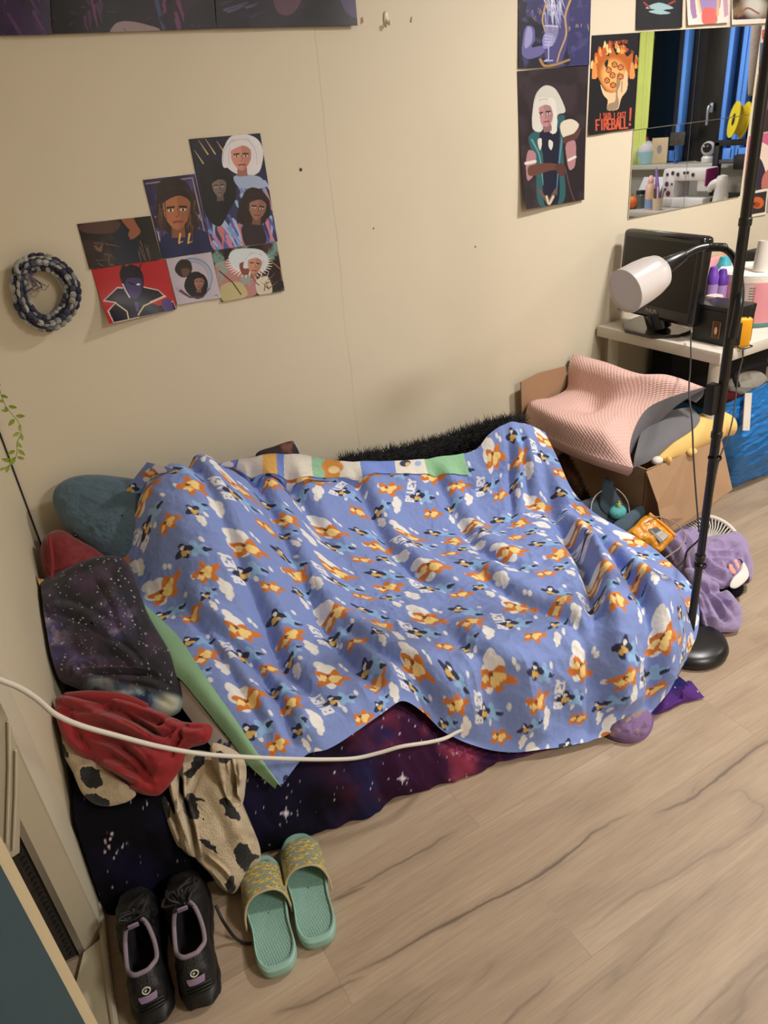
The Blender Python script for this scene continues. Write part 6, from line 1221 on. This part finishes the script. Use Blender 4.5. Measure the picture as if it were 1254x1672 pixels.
def artH(p):
    p.fill((40, 30, 36)); p.noise((54, 42, 48), .04, .45, .7, 3); TE, TD, SK_ = (44, 88, 92), (24, 26, 46), (166, 122, 126)
    p.poly(c3([(190, 1040), (270, 980), (420, 880), (470, 870), (450, 1040), (460, 1300), (440, 1530), (250, 1560), (240, 1240)]), TE, sm=40); p.poly(c3([(280, 1000), (420, 960), (420, 1200), (400, 1540), (290, 1555), (300, 1200)]), TD, sm=30); p.line(c3([(215, 1060), (270, 1180), (290, 1400)]), 3, (96, 150, 150), 1, sm=12); p.line(c3([(450, 1050), (420, 1250), (390, 1480)]), 3, (80, 130, 150), 1, sm=12)
    p.poly(c3([(445, 930), (520, 905), (575, 945), (540, 1010), (470, 1050), (440, 1000)]), (206, 196, 176), sm=40); p.poly(c3([(450, 1050), (540, 1010), (590, 970), (560, 1050), (470, 1090)]), (86, 56, 52), sm=30)
    p.poly(c3([(480, 1090), (545, 1070), (540, 1260), (500, 1290), (480, 1200)]), SK_, sm=30); p.poly(c3([(190, 1140), (240, 1160), (240, 1230), (210, 1340), (170, 1370), (165, 1240)]), SK_, sm=30); p.line(c3([(165, 1240), (235, 1225)]), 5, (214, 204, 196)); p.line(c3([(495, 1215), (545, 1190)]), 4, (214, 204, 196))
    p.poly(c3([(190, 1260), (380, 1240), (470, 1290), (440, 1340), (390, 1290), (230, 1330), (180, 1330)]), (98, 62, 52), sm=40); p.poly(c3([(390, 1260), (450, 1240), (475, 1300), (430, 1335)]), (84, 50, 46), sm=30)
    p.line(c3([(255, 1440), (320, 1540), (390, 1440)]), 5, (104, 76, 62)); p.line(c3([(310, 1490), (325, 1545), (365, 1490)]), 4, (196, 180, 150), sm=10); p.line(c3([(470, 1290), (500, 1440), (530, 1530)]), 2, (84, 64, 60))
    p.poly(c3([(225, 980), (230, 800), (260, 700), (320, 650), (390, 665), (440, 740), (475, 850), (420, 870), (400, 1000), (360, 1010), (330, 900), (290, 1000)]), (196, 192, 182), sm=60)
    face(p, *c3([(318, 865)])[0], 15.5, (178, 130, 134), (204, 200, 190), -10, hl=.2, hair_w=1.1); p.poly(c3([(225, 960), (235, 800), (270, 730), (275, 860), (290, 990), (250, 1000)]), (206, 202, 194), sm=30); p.poly(c3([(350, 740), (400, 760), (410, 1000), (370, 1015), (385, 880)]), (210, 206, 198), sm=30); p.poly(c3([(260, 1060), (290, 1050), (290, 1110), (275, 1140)]), (206, 200, 190), sm=16); p.poly(c3([(350, 1060), (380, 1080), (365, 1140), (345, 1110)]), (206, 200, 190), sm=16)
poster('poster', 'dark poster of a white haired person with crossed arms curling off the wall', 'poster', qH, artH, .018, .6)
qI = c3([(678, 270), (1035, 248), (990, 975), (645, 1028)])
def artI(p):
    p.fill((22, 20, 26)); OR, YE = (176, 92, 38), (222, 170, 92)
    fl_ = [(750, 640), (705, 540), (700, 400), (745, 420), (760, 350), (800, 430), (830, 360), (870, 420), (900, 340), (940, 430), (985, 400), (975, 520), (945, 600), (900, 680), (820, 720)]
    p.poly(c3(fl_), OR, sm=90); r_ = np.random.RandomState(3)
    for k in range(26):
        a = math.pi + r_.rand() * math.pi; R_ = 130 + 60 * r_.rand(); x, y = 840 + R_ * math.cos(a), 530 + R_ * .95 * math.sin(a); p.poly(c3([(x - 12, y), (x - 2, y - 55), (x + 12, y)]), [(226, 150, 70), (190, 90, 40), (236, 200, 130)][k % 3], sm=12)
    for x in (690, 700, 985, 975): p.poly(c3([(x - 14, 600), (x, 470), (x + 16, 590)]), (214, 140, 76), sm=14)
    p.ell(*c3([(840, 570)])[0], 20, 25, YE, soft=.3); p.poly(c3([(770, 480), (800, 450), (790, 520)]), (22, 20, 26), sm=10)
    p.poly(c3([(740, 640), (775, 690), (830, 705), (860, 690), (870, 560), (890, 545), (895, 640), (935, 530), (945, 560), (940, 680), (900, 740), (885, 790), (870, 830), (790, 835), (795, 760), (760, 720)]), (216, 184, 146), sm=60); p.poly(c3([(870, 560), (888, 548), (890, 640), (870, 700), (880, 790), (860, 830), (790, 835), (800, 790), (850, 770), (858, 690)]), (150, 124, 100), sm=40); p.line(c3([(905, 620), (900, 700)]), 1.4, (150, 120, 92))
    for x, y in ((850, 490), (805, 530), (895, 510), (835, 570), (895, 580), (792, 610), (838, 645)):
        p.poly(c3([(x - 24, y - 12), (x, y - 26), (x + 24, y - 10), (x + 22, y + 16), (x - 2, y + 28), (x - 24, y + 14)]), (150, 74, 44)); p.line(c3([(x - 12, y + 10), (x, y - 12), (x + 12, y + 8), (x - 12, y + 10)]), 1, (224, 160, 104))
    RD = (196, 84, 56); s = 1 / 4.646
    letters(p, "I DIDN'T", c3([(795, 320)])[0], (2.6, -.3), (0.2, 5.2), .8, (170, 80, 46), .35); letters(p, 'ASK', c3([(905, 302)])[0], (2.6, .2), (0, 5.2), .8, (170, 80, 46), .35)
    letters(p, 'HOW', c3([(742, 400)])[0], (2.5, -1.6), (1.2, 4.6), .8, (170, 80, 46), .3); letters(p, 'BIG THE', c3([(800, 358)])[0], (2.5, -.3), (0, 4.6), .8, (170, 80, 46), .3); letters(p, 'ROOM IS', c3([(905, 348)])[0], (2.1, 1.0), (-.6, 4.6), .8, (170, 80, 46), .3)
    letters(p, 'I SAID I CAST', c3([(728, 862)])[0], (2.55, -.14), (-.15, 9), 1.3, RD, .32); letters(p, 'FIREBALL', c3([(702, 912)])[0], (5.4, -.4), (-.2, 16.5), 2.4, RD, .22); p.line(c3([(965, 825), (958, 915)]), 3.4, RD, 2.4); p.ell(*c3([(955, 945)])[0], 2, 2.4, RD)
poster('poster', 'black poster with a flaming hand and red fireball lettering left of the mirror', 'poster', qI, artI, .006)
def artJ(p): p.fill((26, 25, 30)); p.poly(c1([(230, 60), (330, 20), (430, 60), (360, 75), (410, 95), (340, 105), (250, 85), (300, 70)]), (150, 180, 184), sm=40); p.line(c1([(220, 20), (260, 60)]), 3, (150, 60, 50)); p.line(c1([(400, 30), (440, 10)]), 3, (150, 60, 50))
poster('poster', 'black poster with a pale teal shape above the left half of the mirror', 'poster', c1([(180, -500), (525, -520), (490, 200), (163, 216)]), artJ, .004)
def artK(p):
    p.fill((222, 212, 204)); p.poly(c1([(545, -400), (560, -420), (590, 130), (560, 140), (548, 90)]), (160, 120, 160)); p.poly(c1([(780, -400), (830, -400), (815, 110), (785, 130)]), (190, 150, 170)); p.poly(c1([(570, -400), (780, -400), (760, 60), (700, 110), (620, 90)]), (156, 132, 182), sm=30); p.poly(c1([(640, 70), (720, 62), (730, 165), (632, 172)]), (222, 104, 96), sm=20); p.line(c1([(590, -100), (620, 90)]), 4, (226, 190, 130)); p.line(c1([(760, -100), (740, 110)]), 4, (210, 170, 120))
poster('art_print', 'white bordered pastel art print above the middle of the mirror', 'art print', c1([(528, -380), (858, -390), (818, 166), (525, 186)]), artK, .010)
def artL(p): p.fill((52, 28, 26)); p.noise((120, 100, 70), .06, .5, .7, 3); p.ell(*c1([(1010, 40)])[0], 16, 18, (200, 196, 186), soft=.6); p.line(c1([(890, 120), (960, 60), (1040, 100)]), 3, (150, 84, 70), sm=12); p.poly(c1([(840, 145), (1130, 135), (1130, 190), (840, 190)]), (222, 212, 200)); p.poly(c1([(840, -400), (852, -400), (852, 190), (838, 190)]), (222, 212, 200))
poster('art_print', 'white bordered brown art print above the right end of the mirror', 'art print', c1([(862, -380), (1150, -390), (1120, 168), (842, 182)]), artL, .008)
def artM(p): p.fill((206, 200, 196)); p.poly([(1222, 70), (1270, 70), (1270, 130), (1222, 130)], (72, 104, 146)); p.ell(1254, 108, 12, 22, (226, 218, 208)); letters(p, 'B', (1245, 50), (6.5, -.5), (-.5, 13), 2.6, (190, 60, 46))
poster('art_print', 'small white and blue card with red lettering at the right edge beside the mirror', 'card', [(1243, 44), (1290, 36), (1284, 112), (1238, 119)], artM, .003)
def artN(p): p.fill((110, 98, 112)); p.noise((150, 140, 156), .03, .45, .7, 3); p.poly([(1220, 170), (1262, 150), (1262, 230), (1215, 230)], (58, 42, 42), sm=20); p.ell(1246, 168, 9, 14, (120, 84, 76))
poster('art_print', 'grey photo print at the right edge behind the lamp pole', 'card', [(1237, 121), (1284, 114), (1276, 210), (1225, 219)], artN, .003)
def artO(p): p.fill((200, 96, 130)); p.poly([(1225, 300), (1222, 250), (1236, 232), (1254, 238), (1272, 260), (1268, 305)], (228, 204, 190), sm=40); p.poly([(1226, 262), (1240, 258), (1250, 290), (1240, 312), (1226, 308)], (50, 40, 56), sm=24); p.poly([(1246, 285), (1266, 270), (1270, 310), (1244, 312)], (186, 110, 100), sm=20); p.line([(1232, 240), (1228, 228), (1238, 236)], 2, (190, 60, 50)); p.ell(1232, 246, 5, 6, (226, 176, 156))
poster('art_print', 'pink art print of two pale figures at the right edge behind the lamp pole', 'card', [(1223, 222), (1280, 212), (1272, 304), (1213, 313)], artO, .003)
def artP(p):
    p.fill((222, 212, 200)); p.poly([(1215, 319), (1251, 312), (1247, 346), (1211, 353)], (50, 44, 42)); p.ell(1236, 331, 10, 9.5, (196, 98, 46), rot=-20); p.ell(1234, 334, 6, 4.5, (150, 66, 36)); p.ell(1221, 338, 4, 6, (226, 220, 214), rot=30); p.ell(1230, 333, 2.5, 2, (40, 30, 30))
poster('art_print', 'small white bordered card with a curled orange animal under the pink print', 'card', [(1213, 315), (1254, 307), (1249, 350), (1207, 358)], artP, .004)
poster('art_print', 'narrow strip of a cream card at the right edge under the pink print', 'card', [(1256, 303), (1290, 297), (1284, 340), (1251, 346)], lambda p: p.fill((190, 170, 150)), .003)

# mirror tiles -----------------------------------------------------------
mm = bpy.data.materials.new('mirror_silver'); mm.use_nodes = True; b_ = mm.node_tree.nodes['Principled BSDF']; b_.inputs['Metallic'].default_value = 1; b_.inputs['Base Color'].default_value = (.86, .88, .9, 1); b_.inputs['Roughness'].default_value = .012
nz = mm.node_tree.nodes.new('ShaderNodeTexNoise'); nz.inputs['Scale'].default_value = 3; rmp = mm.node_tree.nodes.new('ShaderNodeMapRange'); rmp.inputs[3].default_value = .008; rmp.inputs[4].default_value = .02; mm.node_tree.links.new(nz.outputs['Fac'], rmp.inputs[0]); mm.node_tree.links.new(rmp.outputs[0], b_.inputs['Roughness'])
mx0, mx1, mz0, mz1 = 2.386, 3.065, 1.128, 1.757
mxm = WL(1134, 120)[0]; mzm = (WL(1037.5, 211)[2] + WL(1224, 189)[2]) / 2
for nm, xa, xb, za, zb, rx, rz in (('upper left mirror tile showing the lime green curtain', mx0, mxm - .001, mzm + .001, mz1, .0, .0), ('upper right mirror tile showing the window handle', mxm + .001, mx1, mzm + .001, mz1, .001, -.003), ('lower left mirror tile showing the sewing machine', mx0, mxm - .001, mz0, mzm - .001, -.004, .001), ('lower right mirror tile showing the little white camera', mxm + .001, mx1, mz0, mzm - .001, -.004, -.003)):
    g = box((0, 0, 0), (xb - xa, .004, zb - za), .0006, 1); cx_, sx_ = math.cos(rx), math.sin(rx); Rx = np.array([[1, 0, 0, 0], [0, cx_, -sx_, 0], [0, sx_, cx_, 0], [0, 0, 0, 1.]])
    g = xf(xf(g, Rx), rotz(rz, ((xa + xb) / 2, YW - .0045, (za + zb) / 2))); solo('mirror_tile', g, mm, nm, 'mirror', 'mirror tiles', smooth=False)

# rope ring, hooks, plug, vine ---------------------------------------------
rp = thing('rope_coil', 'chunky grey and navy knitted cord coiled into a ring on the wall', 'cord coil', (.218, YW, 1.24))
prg = Paint(np.zeros((1, 2)))
def ringpt(a, rad_, off, w): # ring centre line in the wall plane plus braid offset
    return np.array([.192 + (.065 + rad_) * math.cos(a) + .006 * math.sin(a), YW - .030 + off, 1.243 + (.077 + rad_) * math.sin(a) - .012 * math.cos(a) * math.sin(a)])
gs = []; r_ = np.random.RandomState(9)
for lane, (ro, oo) in enumerate(((-.0155, -.004), (.0, -.014), (.0155, -.004), (.006, .010), (-.010, .012))):
    nst = 27
    for k in range(nst):
        for sd_ in (-1, 1):
            a0 = 2 * math.pi * (k + .5 * (lane % 2)) / nst; da = 2 * math.pi / nst
            p0, p1, p2 = ringpt(a0, ro + sd_ * .0045, oo, 0), ringpt(a0 + da * .55, ro + sd_ * .002, oo - .0045, 0), ringpt(a0 + da * 1.15, ro - sd_ * .001, oo + .002, 0)
            c_ = np.array([(164, 164, 158), (130, 132, 138), (66, 66, 88), (46, 46, 66), (150, 148, 140)][r_.randint(5)]) * (.9 + .2 * r_.rand()); gs.append(tube([p0, p1, p2], [.0032, .0064, .003], 7, sm=7, col=c_))
part('knitted_cord', join(*gs), mat('mottled_yarn', vcol=True, rough=.9, var=.25, vscale=240, bump=.3, bscale=400), rp)
part('cord_core', tube([ringpt(a, 0, .001, 0) for a in np.linspace(0, 2 * math.pi, 60, endpoint=False)], .016, 10, closed=True), mat('dark_yarn', (40, 40, 54), .95), rp)
part('knot', join(*[tube([WL(34 + 8 * math.cos(a + j * .8), 440 + 10 * math.sin(a + j * .8) - j * 2, YW - .045 - .003 * j) for a in np.linspace(0, 3.6, 10)], .006, 7, col=[(120, 120, 126), (60, 60, 80), (150, 150, 144)][j]) for j in range(3)]), mat('mottled_yarn'), rp)
part('tassel', join(*[tube([WL(44, 446, YW - .055), WL(52 + k * 2.4, 462 + 6 * (k % 3), YW - .058), WL(56 + k * 3.0 - 18 * (k % 2), 472 + 6 * (k % 2) - k * .9, YW - .05)], .0016, 6, sm=10, col=[(110, 96, 92), (54, 58, 84), (140, 132, 126)][k % 3]) for k in range(9)]), mat('mottled_yarn'), rp)
hk = thing('wall_hook', 'small white adhesive hook on the wall right of the top left posters', 'hook', tuple(WL(630, 33)))
hc = WL(630, 31); m_hook = mat('white_hook_plastic', (220, 210, 192), .35)
part('base', xf(ball((0, 0, 0), (.009, .004, .02)), frame(hc + [0, -.002, 0], (1, 0, 0), (0, 1, 0), (0, 0, 1))), m_hook, hk); part('hook', tube([hc + [0, -.004, -.002], hc + [0, -.012, -.012], hc + [0, -.02, -.016], hc + [0, -.022, -.006]], .0035, 8, sm=16), m_hook, hk)
solo('adhesive_residue', slab([WL(u, v, YW - .0006) for u, v in ((589, 40), (589, 30), (592, 27), (594, 36))], (0, .0008, 0)), mat('reddish_residue', (168, 132, 112), .8), 'small reddish scrape on the wall beside the poster corner', 'wall mark', smooth=False)
solo('adhesive_residue', slab([WL(u, v, YW - .0006) for u, v in ((669, 36), (671, 28), (673, 27), (672, 37))], (0, .0008, 0)), mat('greenish_residue', (122, 132, 118), .8), 'small grey-green scrape on the wall right of the white hook', 'wall mark', smooth=False)
wp = thing('wall_plug', 'round grey wall plug in the bare wall right of the print cluster', 'wall plug', tuple(WL(491, 277)))
rim_ = part('rim', lathe([(.003, .001), (.0052, .001), (.0056, -.001)], 20, axisM(WL(491, 277), (0, -1, 0)), caps=True), mat('grey_plug', (120, 116, 118), .5), wp); part('hole', lathe([(.0001, .0013), (.003, .0013)], 14, axisM(WL(491, 277), (0, -1, 0))), mat('black_hole', (16, 14, 14), .9), rim_)
for (u, v, nm) in ((610, 373, 'tiny dark nick in the wall left of centre'), (776, 403, 'tiny dark nick in the wall near the right posters')): solo('wall_nick', slab([WL(u + a, v + b, YW - .0005) for a, b in ((-1, -1.3), (1, -1.6), (1.2, 1.2), (-.8, 1.6))], (0, .0006, 0)), mat('dark_nick', (110, 98, 80), .9), nm, 'wall mark', smooth=False)
vn_ = thing('trailing_plant', 'thin trailing green vine hanging down at the left edge', 'plant', tuple(WL(10, 640, 1.9)))
vs_ = [(-6, 600), (0, 638), (8, 660), (20, 677), (30, 689), (34, 700), (33, 712), (28, 722), (28, 738), (24, 750), (16, 760), (6, 765)]
vpt = np.array([WL(u, v, 1.93) for u, v in vs_]); part('stem', tube(vpt, .0011, 6, sm=60), mat('green_stem', (138, 150, 62), .6), vn_)
gl = []; r_ = np.random.RandomState(2)
for (u, v, a, l) in ((1, 629, 200, 14), (2, 645, 20, 12), (6, 656, 200, 10), (8, 664, 60, 9), (14, 663, 10, 14), (12, 671, 190, 10), (26, 679, 0, 15), (23, 684, 130, 14), (33, 693, 100, 10), (31, 706, 150, 12), (34, 708, 75, 11), (27, 722, 45, 12), (24, 735, 150, 14), (30, 734, 40, 14), (28, 746, 15, 12), (24, 746, 120, 16), (18, 752, 190, 16), (14, 760, 110, 12), (8, 764, 160, 10)):
    a = math.radians(a); o = WL(u, v, 1.93); e = WL(u + l * math.cos(a), v + l * math.sin(a), 1.93 - .008 * r_.rand()); d = e - o; nn = nrm(np.cross(d, [r_.rand() * .6 - .3, 1, 0])) ; L_ = np.linalg.norm(d)
    ks = np.linspace(0, 1, 9); A = np.array([[o + d * k + nn * (s_ * .24 * L_ * math.sin(math.pi * k ** .8)) + np.array([0, -.12 * L_ * abs(s_) , 0]) for s_ in (-1, 0, 1)] for k in ks]); gl.append((grid(A)[0], [tuple(q) for q in grid(A)[1]], None))
ov = part('leaves', join(*gl), mat('olive_green_leaf', (128, 146, 44), .5, var=.15), vn_); solid(ov, .0008)

# ================================================================== DESK REFLECTED IN THE MIRROR
def mt(name, label, cat_, u, v, X): 
    p_ = MIR(u, v, X); return thing(name, label + ', reflected in the mirror', cat_, tuple(p_)), p_
m_desk = mat('pale_desk_laminate', (176, 172, 166), .45, var=.02); DZ = .77
dk_ = thing('desk', 'pale desk under the window, reflected in the mirror', 'desk', (5.35, .0, 0)); part('desktop', box((5.27, .05, DZ - .02), (.86, 2.4, .04), .003), m_desk, dk_)
for x, y in ((4.9, -1.05), (4.9, 1.15), (5.64, -1.05), (5.64, 1.15)): part('leg', box((x, y, (DZ - .04) / 2), (.05, .05, DZ - .04), .004), m_desk, dk_)
m_sew = mat('white_machine_plastic', (214, 210, 206), .35)
s0 = MIR(1080, 330, 5.15); s1 = MIR(1148, 300, 5.15); sy0, sy1 = s0[1] + .02, s0[1] + .40; sx = 5.18
sw = thing('sewing_machine', 'white sewing machine covered in stickers on the far desk, reflected in the mirror', 'sewing machine', (sx, (sy0 + sy1) / 2, DZ))
part('bed', box((sx, (sy0 + sy1) / 2, DZ + .035), (.17, sy1 - sy0, .07), .01), m_sew, sw); part('column', box((sx, sy0 + .06, DZ + .15), (.15, .12, .22), .015), m_sew, sw)
part('arm', box((sx, (sy0 + sy1) / 2, DZ + .235), (.14, sy1 - sy0, .09), .015), m_sew, sw); part('needle_head', box((sx, sy1 - .045, DZ + .19), (.12, .09, .15), .012), m_sew, sw); part('purple_side', box((sx - .02, sy1 + .006, DZ + .215), (.13, .014, .12), .006), mat('magenta_panel', (130, 26, 96), .4), sw)
st = []
for k, (y, z, r__) in enumerate(((.05, .24, .014), (.10, .25, .016), (.15, .24, .015), (.21, .25, .012), (.26, .235, .016), (.05, .17, .02), (.07, .10, .022), (.04, .13, .012), (.1, .17, .01))): st.append(xf(lathe([(.0005, .0015), (r__, .001), (r__, 0)], 6 + k % 4), axisM((sx - .0765, sy0 + y, DZ + z), (-1, 0, 0))))
for k, g in enumerate(st): part('sticker', g, mat('dark_stickers', (50, 44, 52), .4) if k < 5 else mat('plum_stickers', (96, 40, 66), .4), sw)
t_, p_ = mt('security_camera', 'small white round camera on the window sill', 'camera', 1148, 260, 5.58); zb = wz0; p_[2] = zb
part('base', lathe([(.001, 0), (.045, 0), (.048, .03), (.035, .05), (.001, .05)], 26, axisM(p_, (0, 0, 1))), m_sew, t_); ch_ = part('head', ball(p_ + [0, 0, .10], .055), m_sew, t_); fd = nrm(np.array([-1, .45, .1])); part('lens', lathe([(.036, -.01), (.036, .004), (.012, .012), (.001, .012)], 24, axisM(p_ + [0, 0, .105] + fd * .045, fd)), m_blk, ch_)
t_, p_ = mt('filament_spool', 'big yellow filament spool above the printer', 'spool', 1200, 195, 5.3); ax_ = nrm(np.array([-.75, -.55, .15])); M = axisM(p_, ax_); m_ys = mat('yellow_spool', (216, 196, 36), .4)
part('flange', xf(lathe([(.03, -.04), (.112, -.04), (.112, -.035), (.03, -.035)], 40, None), M), m_ys, t_); part('flange', xf(lathe([(.03, .035), (.112, .035), (.112, .04), (.03, .04)], 40), M), m_ys, t_); part('hub', xf(lathe([(.034, -.036), (.034, .036)], 30), M), m_ys, t_); part('filament', xf(lathe([(.085, -.034), (.085, .034)], 36), M), mat('yellow_filament', (206, 180, 30), .5), t_); part('core_hole', xf(lathe([(.001, .0405), (.032, .0405)], 24), M), m_mblk, t_)
pc = MIR(1195, 250, 5.35); pt_ = thing('printer_frame', 'black desktop printer frame under the yellow spool, reflected in the mirror', 'printer', (pc[0], pc[1], DZ))
part('upright', box((pc[0], pc[1] - .16, DZ + .22), (.05, .05, .44), .004), m_mblk, pt_); part('upright', box((pc[0], pc[1] + .22, DZ + .22), (.05, .05, .44), .004), m_mblk, pt_); part('crossbar', box((pc[0], pc[1] + .03, DZ + .43), (.05, .42, .04), .004), m_mblk, pt_); part('carriage', box((pc[0] - .05, pc[1] + .10, DZ + .30), (.06, .12, .10), .01), m_mblk, pt_); part('base', box((pc[0], pc[1] + .03, DZ + .03), (.34, .44, .06), .01), m_mblk, pt_); part('x_rail', box((pc[0], pc[1] + .03, DZ + .30), (.03, .40, .03), .003), mat('grey_rail', (90, 94, 100), .4, metal=.4), pt_)
t_, p_ = mt('spray_gun', 'white rounded nozzle bottle standing in front of the printer', 'bottle', 1170, 318, 5.02); p_[2] = DZ
part('body', lathe([(.001, 0), (.055, 0), (.06, .02), (.05, .12), (.045, .16), (.05, .2), (.035, .235), (.001, .245)], 30, axisM(p_, (0, 0, 1))), m_sew, t_); part('nozzle', tube([p_ + [0, .0, .19], p_ + [-.03, -.05, .18], p_ + [-.03, -.085, .14]], [.04, .03, .022], 14, sm=14), m_sew, t_); part('stem', tube([p_ + [0, .03, .1], p_ + [-.01, .06, .05], p_ + [-.01, .06, 0.005]], .02, 12, sm=10), m_sew, t_)
t_, p_ = mt('water_bottle', 'pastel ombre bottle at the left of the far desk', 'bottle', 1058, 345, 4.95); p_[2] = DZ
part('body', lathe([(.001, 0), (.035, 0), (.037, .01), (.037, .17), (.02, .2), (.001, .2)], 28, axisM(p_, (0, 0, 1))), mat('peach_bottle', (208, 170, 150), .3), t_); part('cap', lathe([(.022, .195), (.024, .2), (.022, .23), (.01, .25), (.001, .25)], 24, axisM(p_, (0, 0, 1))), mat('pink_cap', (226, 176, 166), .4), t_); part('lower_band', lathe([(.0375, .012), (.0375, .08)], 28, axisM(p_, (0, 0, 1))), mat('blue_band', (130, 150, 190), .3), t_)
t_, p_ = mt('pen_cup', 'beige pen cup full of pens', 'cup', 1071, 345, 4.93); p_[2] = DZ
part('cup', lathe([(.001, .0), (.034, 0), (.04, .09), (.037, .09), (.032, .004)], 28, axisM(p_, (0, 0, 1))), mat('beige_cup', (206, 186, 160), .5), t_)
for k, cc in enumerate(((220, 190, 60), (60, 50, 60), (230, 226, 220), (120, 40, 70), (90, 84, 90))): part('pen', tube([p_ + [.006 * k - .012, .01 * k - .02, .02], p_ + [.012 * k - .03, .022 * k - .045, .15 + .01 * (k % 3)]], .005, 8), mat('pen_colour_' + 'abcde'[k], cc, .4), t_)
t_, p_ = mt('feather_duster', 'purple pointed brush leaning behind the pen cup', 'brush', 1072, 315, 5.0); p_[2] = DZ
part('handle', tube([p_ + [0, .0, .0], p_ + [.02, -.02, .14], p_ + [.03, -.055, .30]], [.014, .018, .006], 12, sm=20), mat('violet_brush', (140, 104, 170), .5), t_)
t_, p_ = mt('paper_sheet', 'tilted white sheet on a stand', 'paper', 1054, 300, 5.4); p_[2] = DZ; part('sheet', xf(box((0, 0, .11), (.004, .24, .2), .001), frame(p_ + [0, -.0, 0], nrm([.85, 0, -.5]), (0, 1, 0), nrm([.5, 0, .85]))), mat('white_sheet', (216, 216, 224), .6), t_); part('stand', box(p_ + [.08, 0, .06], (.02, .06, .12), .003), m_mblk, t_)
t_, p_ = mt('jar', 'dark jar with a black lid left of the ombre bottle', 'jar', 1043, 345, 5.0); p_[2] = DZ; part('glass', lathe([(.001, 0), (.04, 0), (.04, .1), (.03, .11)], 24, axisM(p_, (0, 0, 1))), mat('murky_glass', (90, 96, 90), .15), t_); part('lid', lathe([(.035, .108), (.035, .135), (.001, .135)], 24, axisM(p_, (0, 0, 1))), m_mblk, t_)
t_, p_ = mt('pumpkin', 'small orange pumpkin at the edge', 'pumpkin', 1030, 338, 4.95); p_[2] = DZ; part('body', ball(p_ + [0, 0, .05], (.05, .05, .05)), mat('orange_pumpkin', (206, 104, 40), .5), t_); part('stalk', tube([p_ + [0, 0, .09], p_ + [.005, 0, .115]], [.008, .006], 8), mat('pumpkin_stalk', (110, 96, 50), .8), t_)
t_, p_ = mt('cupcake_ornament', 'pale cupcake ornament with a red cherry on the sill', 'ornament', 1053, 266, 5.6); p_[2] = wz0
part('case', lathe([(.001, 0), (.07, 0), (.085, .10), (.001, .1)], 30, axisM(p_, (0, 0, 1))), mat('mint_case', (150, 190, 196), .5), t_); part('icing', ball(p_ + [0, 0, .11], (.08, .08, .075)), mat('white_icing', (206, 206, 212), .6, bump=.4), t_); part('cherry', ball(p_ + [0, 0, .195], .018), mat('red_cherry', (190, 40, 40), .3), t_)
t_, p_ = mt('greeting_card', 'beige card with a small drawing standing on the sill', 'card', 1075, 265, 5.6); p_[2] = wz0; part('card', box(p_ + [0, 0, .10], (.006, .17, .2), .001), mat('beige_card', (206, 184, 150), .7), t_); part('drawing', xf(ball((0, 0, 0), (.001, .026, .034)), frame(p_ + [-.0035, 0, .11], (1, 0, 0), (0, 1, 0), (0, 0, 1))), mat('grey_drawing', (140, 140, 144), .7), t_)
t_, p_ = mt('photo_holder', 'small dark photo on a wire holder on the sill', 'photo', 1103, 262, 5.58); p_[2] = wz0
part('base', box(p_ + [0, 0, .012], (.03, .03, .024), .003), mat('blue_block', (44, 84, 140), .5), t_); part('wire', tube([p_ + [0, 0, .02], p_ + [0, 0, .15]], .002, 6), m_mblk, t_); part('photo', box(p_ + [-.004, 0, .185], (.003, .15, .10), .0005), mat('dark_photo', (66, 62, 60), .4, var=.5, vscale=30), t_)
fq = [MIR(u, v, 5.2) for u, v in ((1238, -30), (1236, 20), (1230, 80), (1225, 120), (1219, 158))]
solo('hanging_cushion', tube(fq, [.05, .055, .05, .04, .02], 18, sm=40), mat('grey_brown_fluff', (150, 136, 124), .95, bump=.5, bscale=90), 'long grey-brown fluffy roll hanging beside the window, reflected in the mirror', 'soft toy', fa=None)
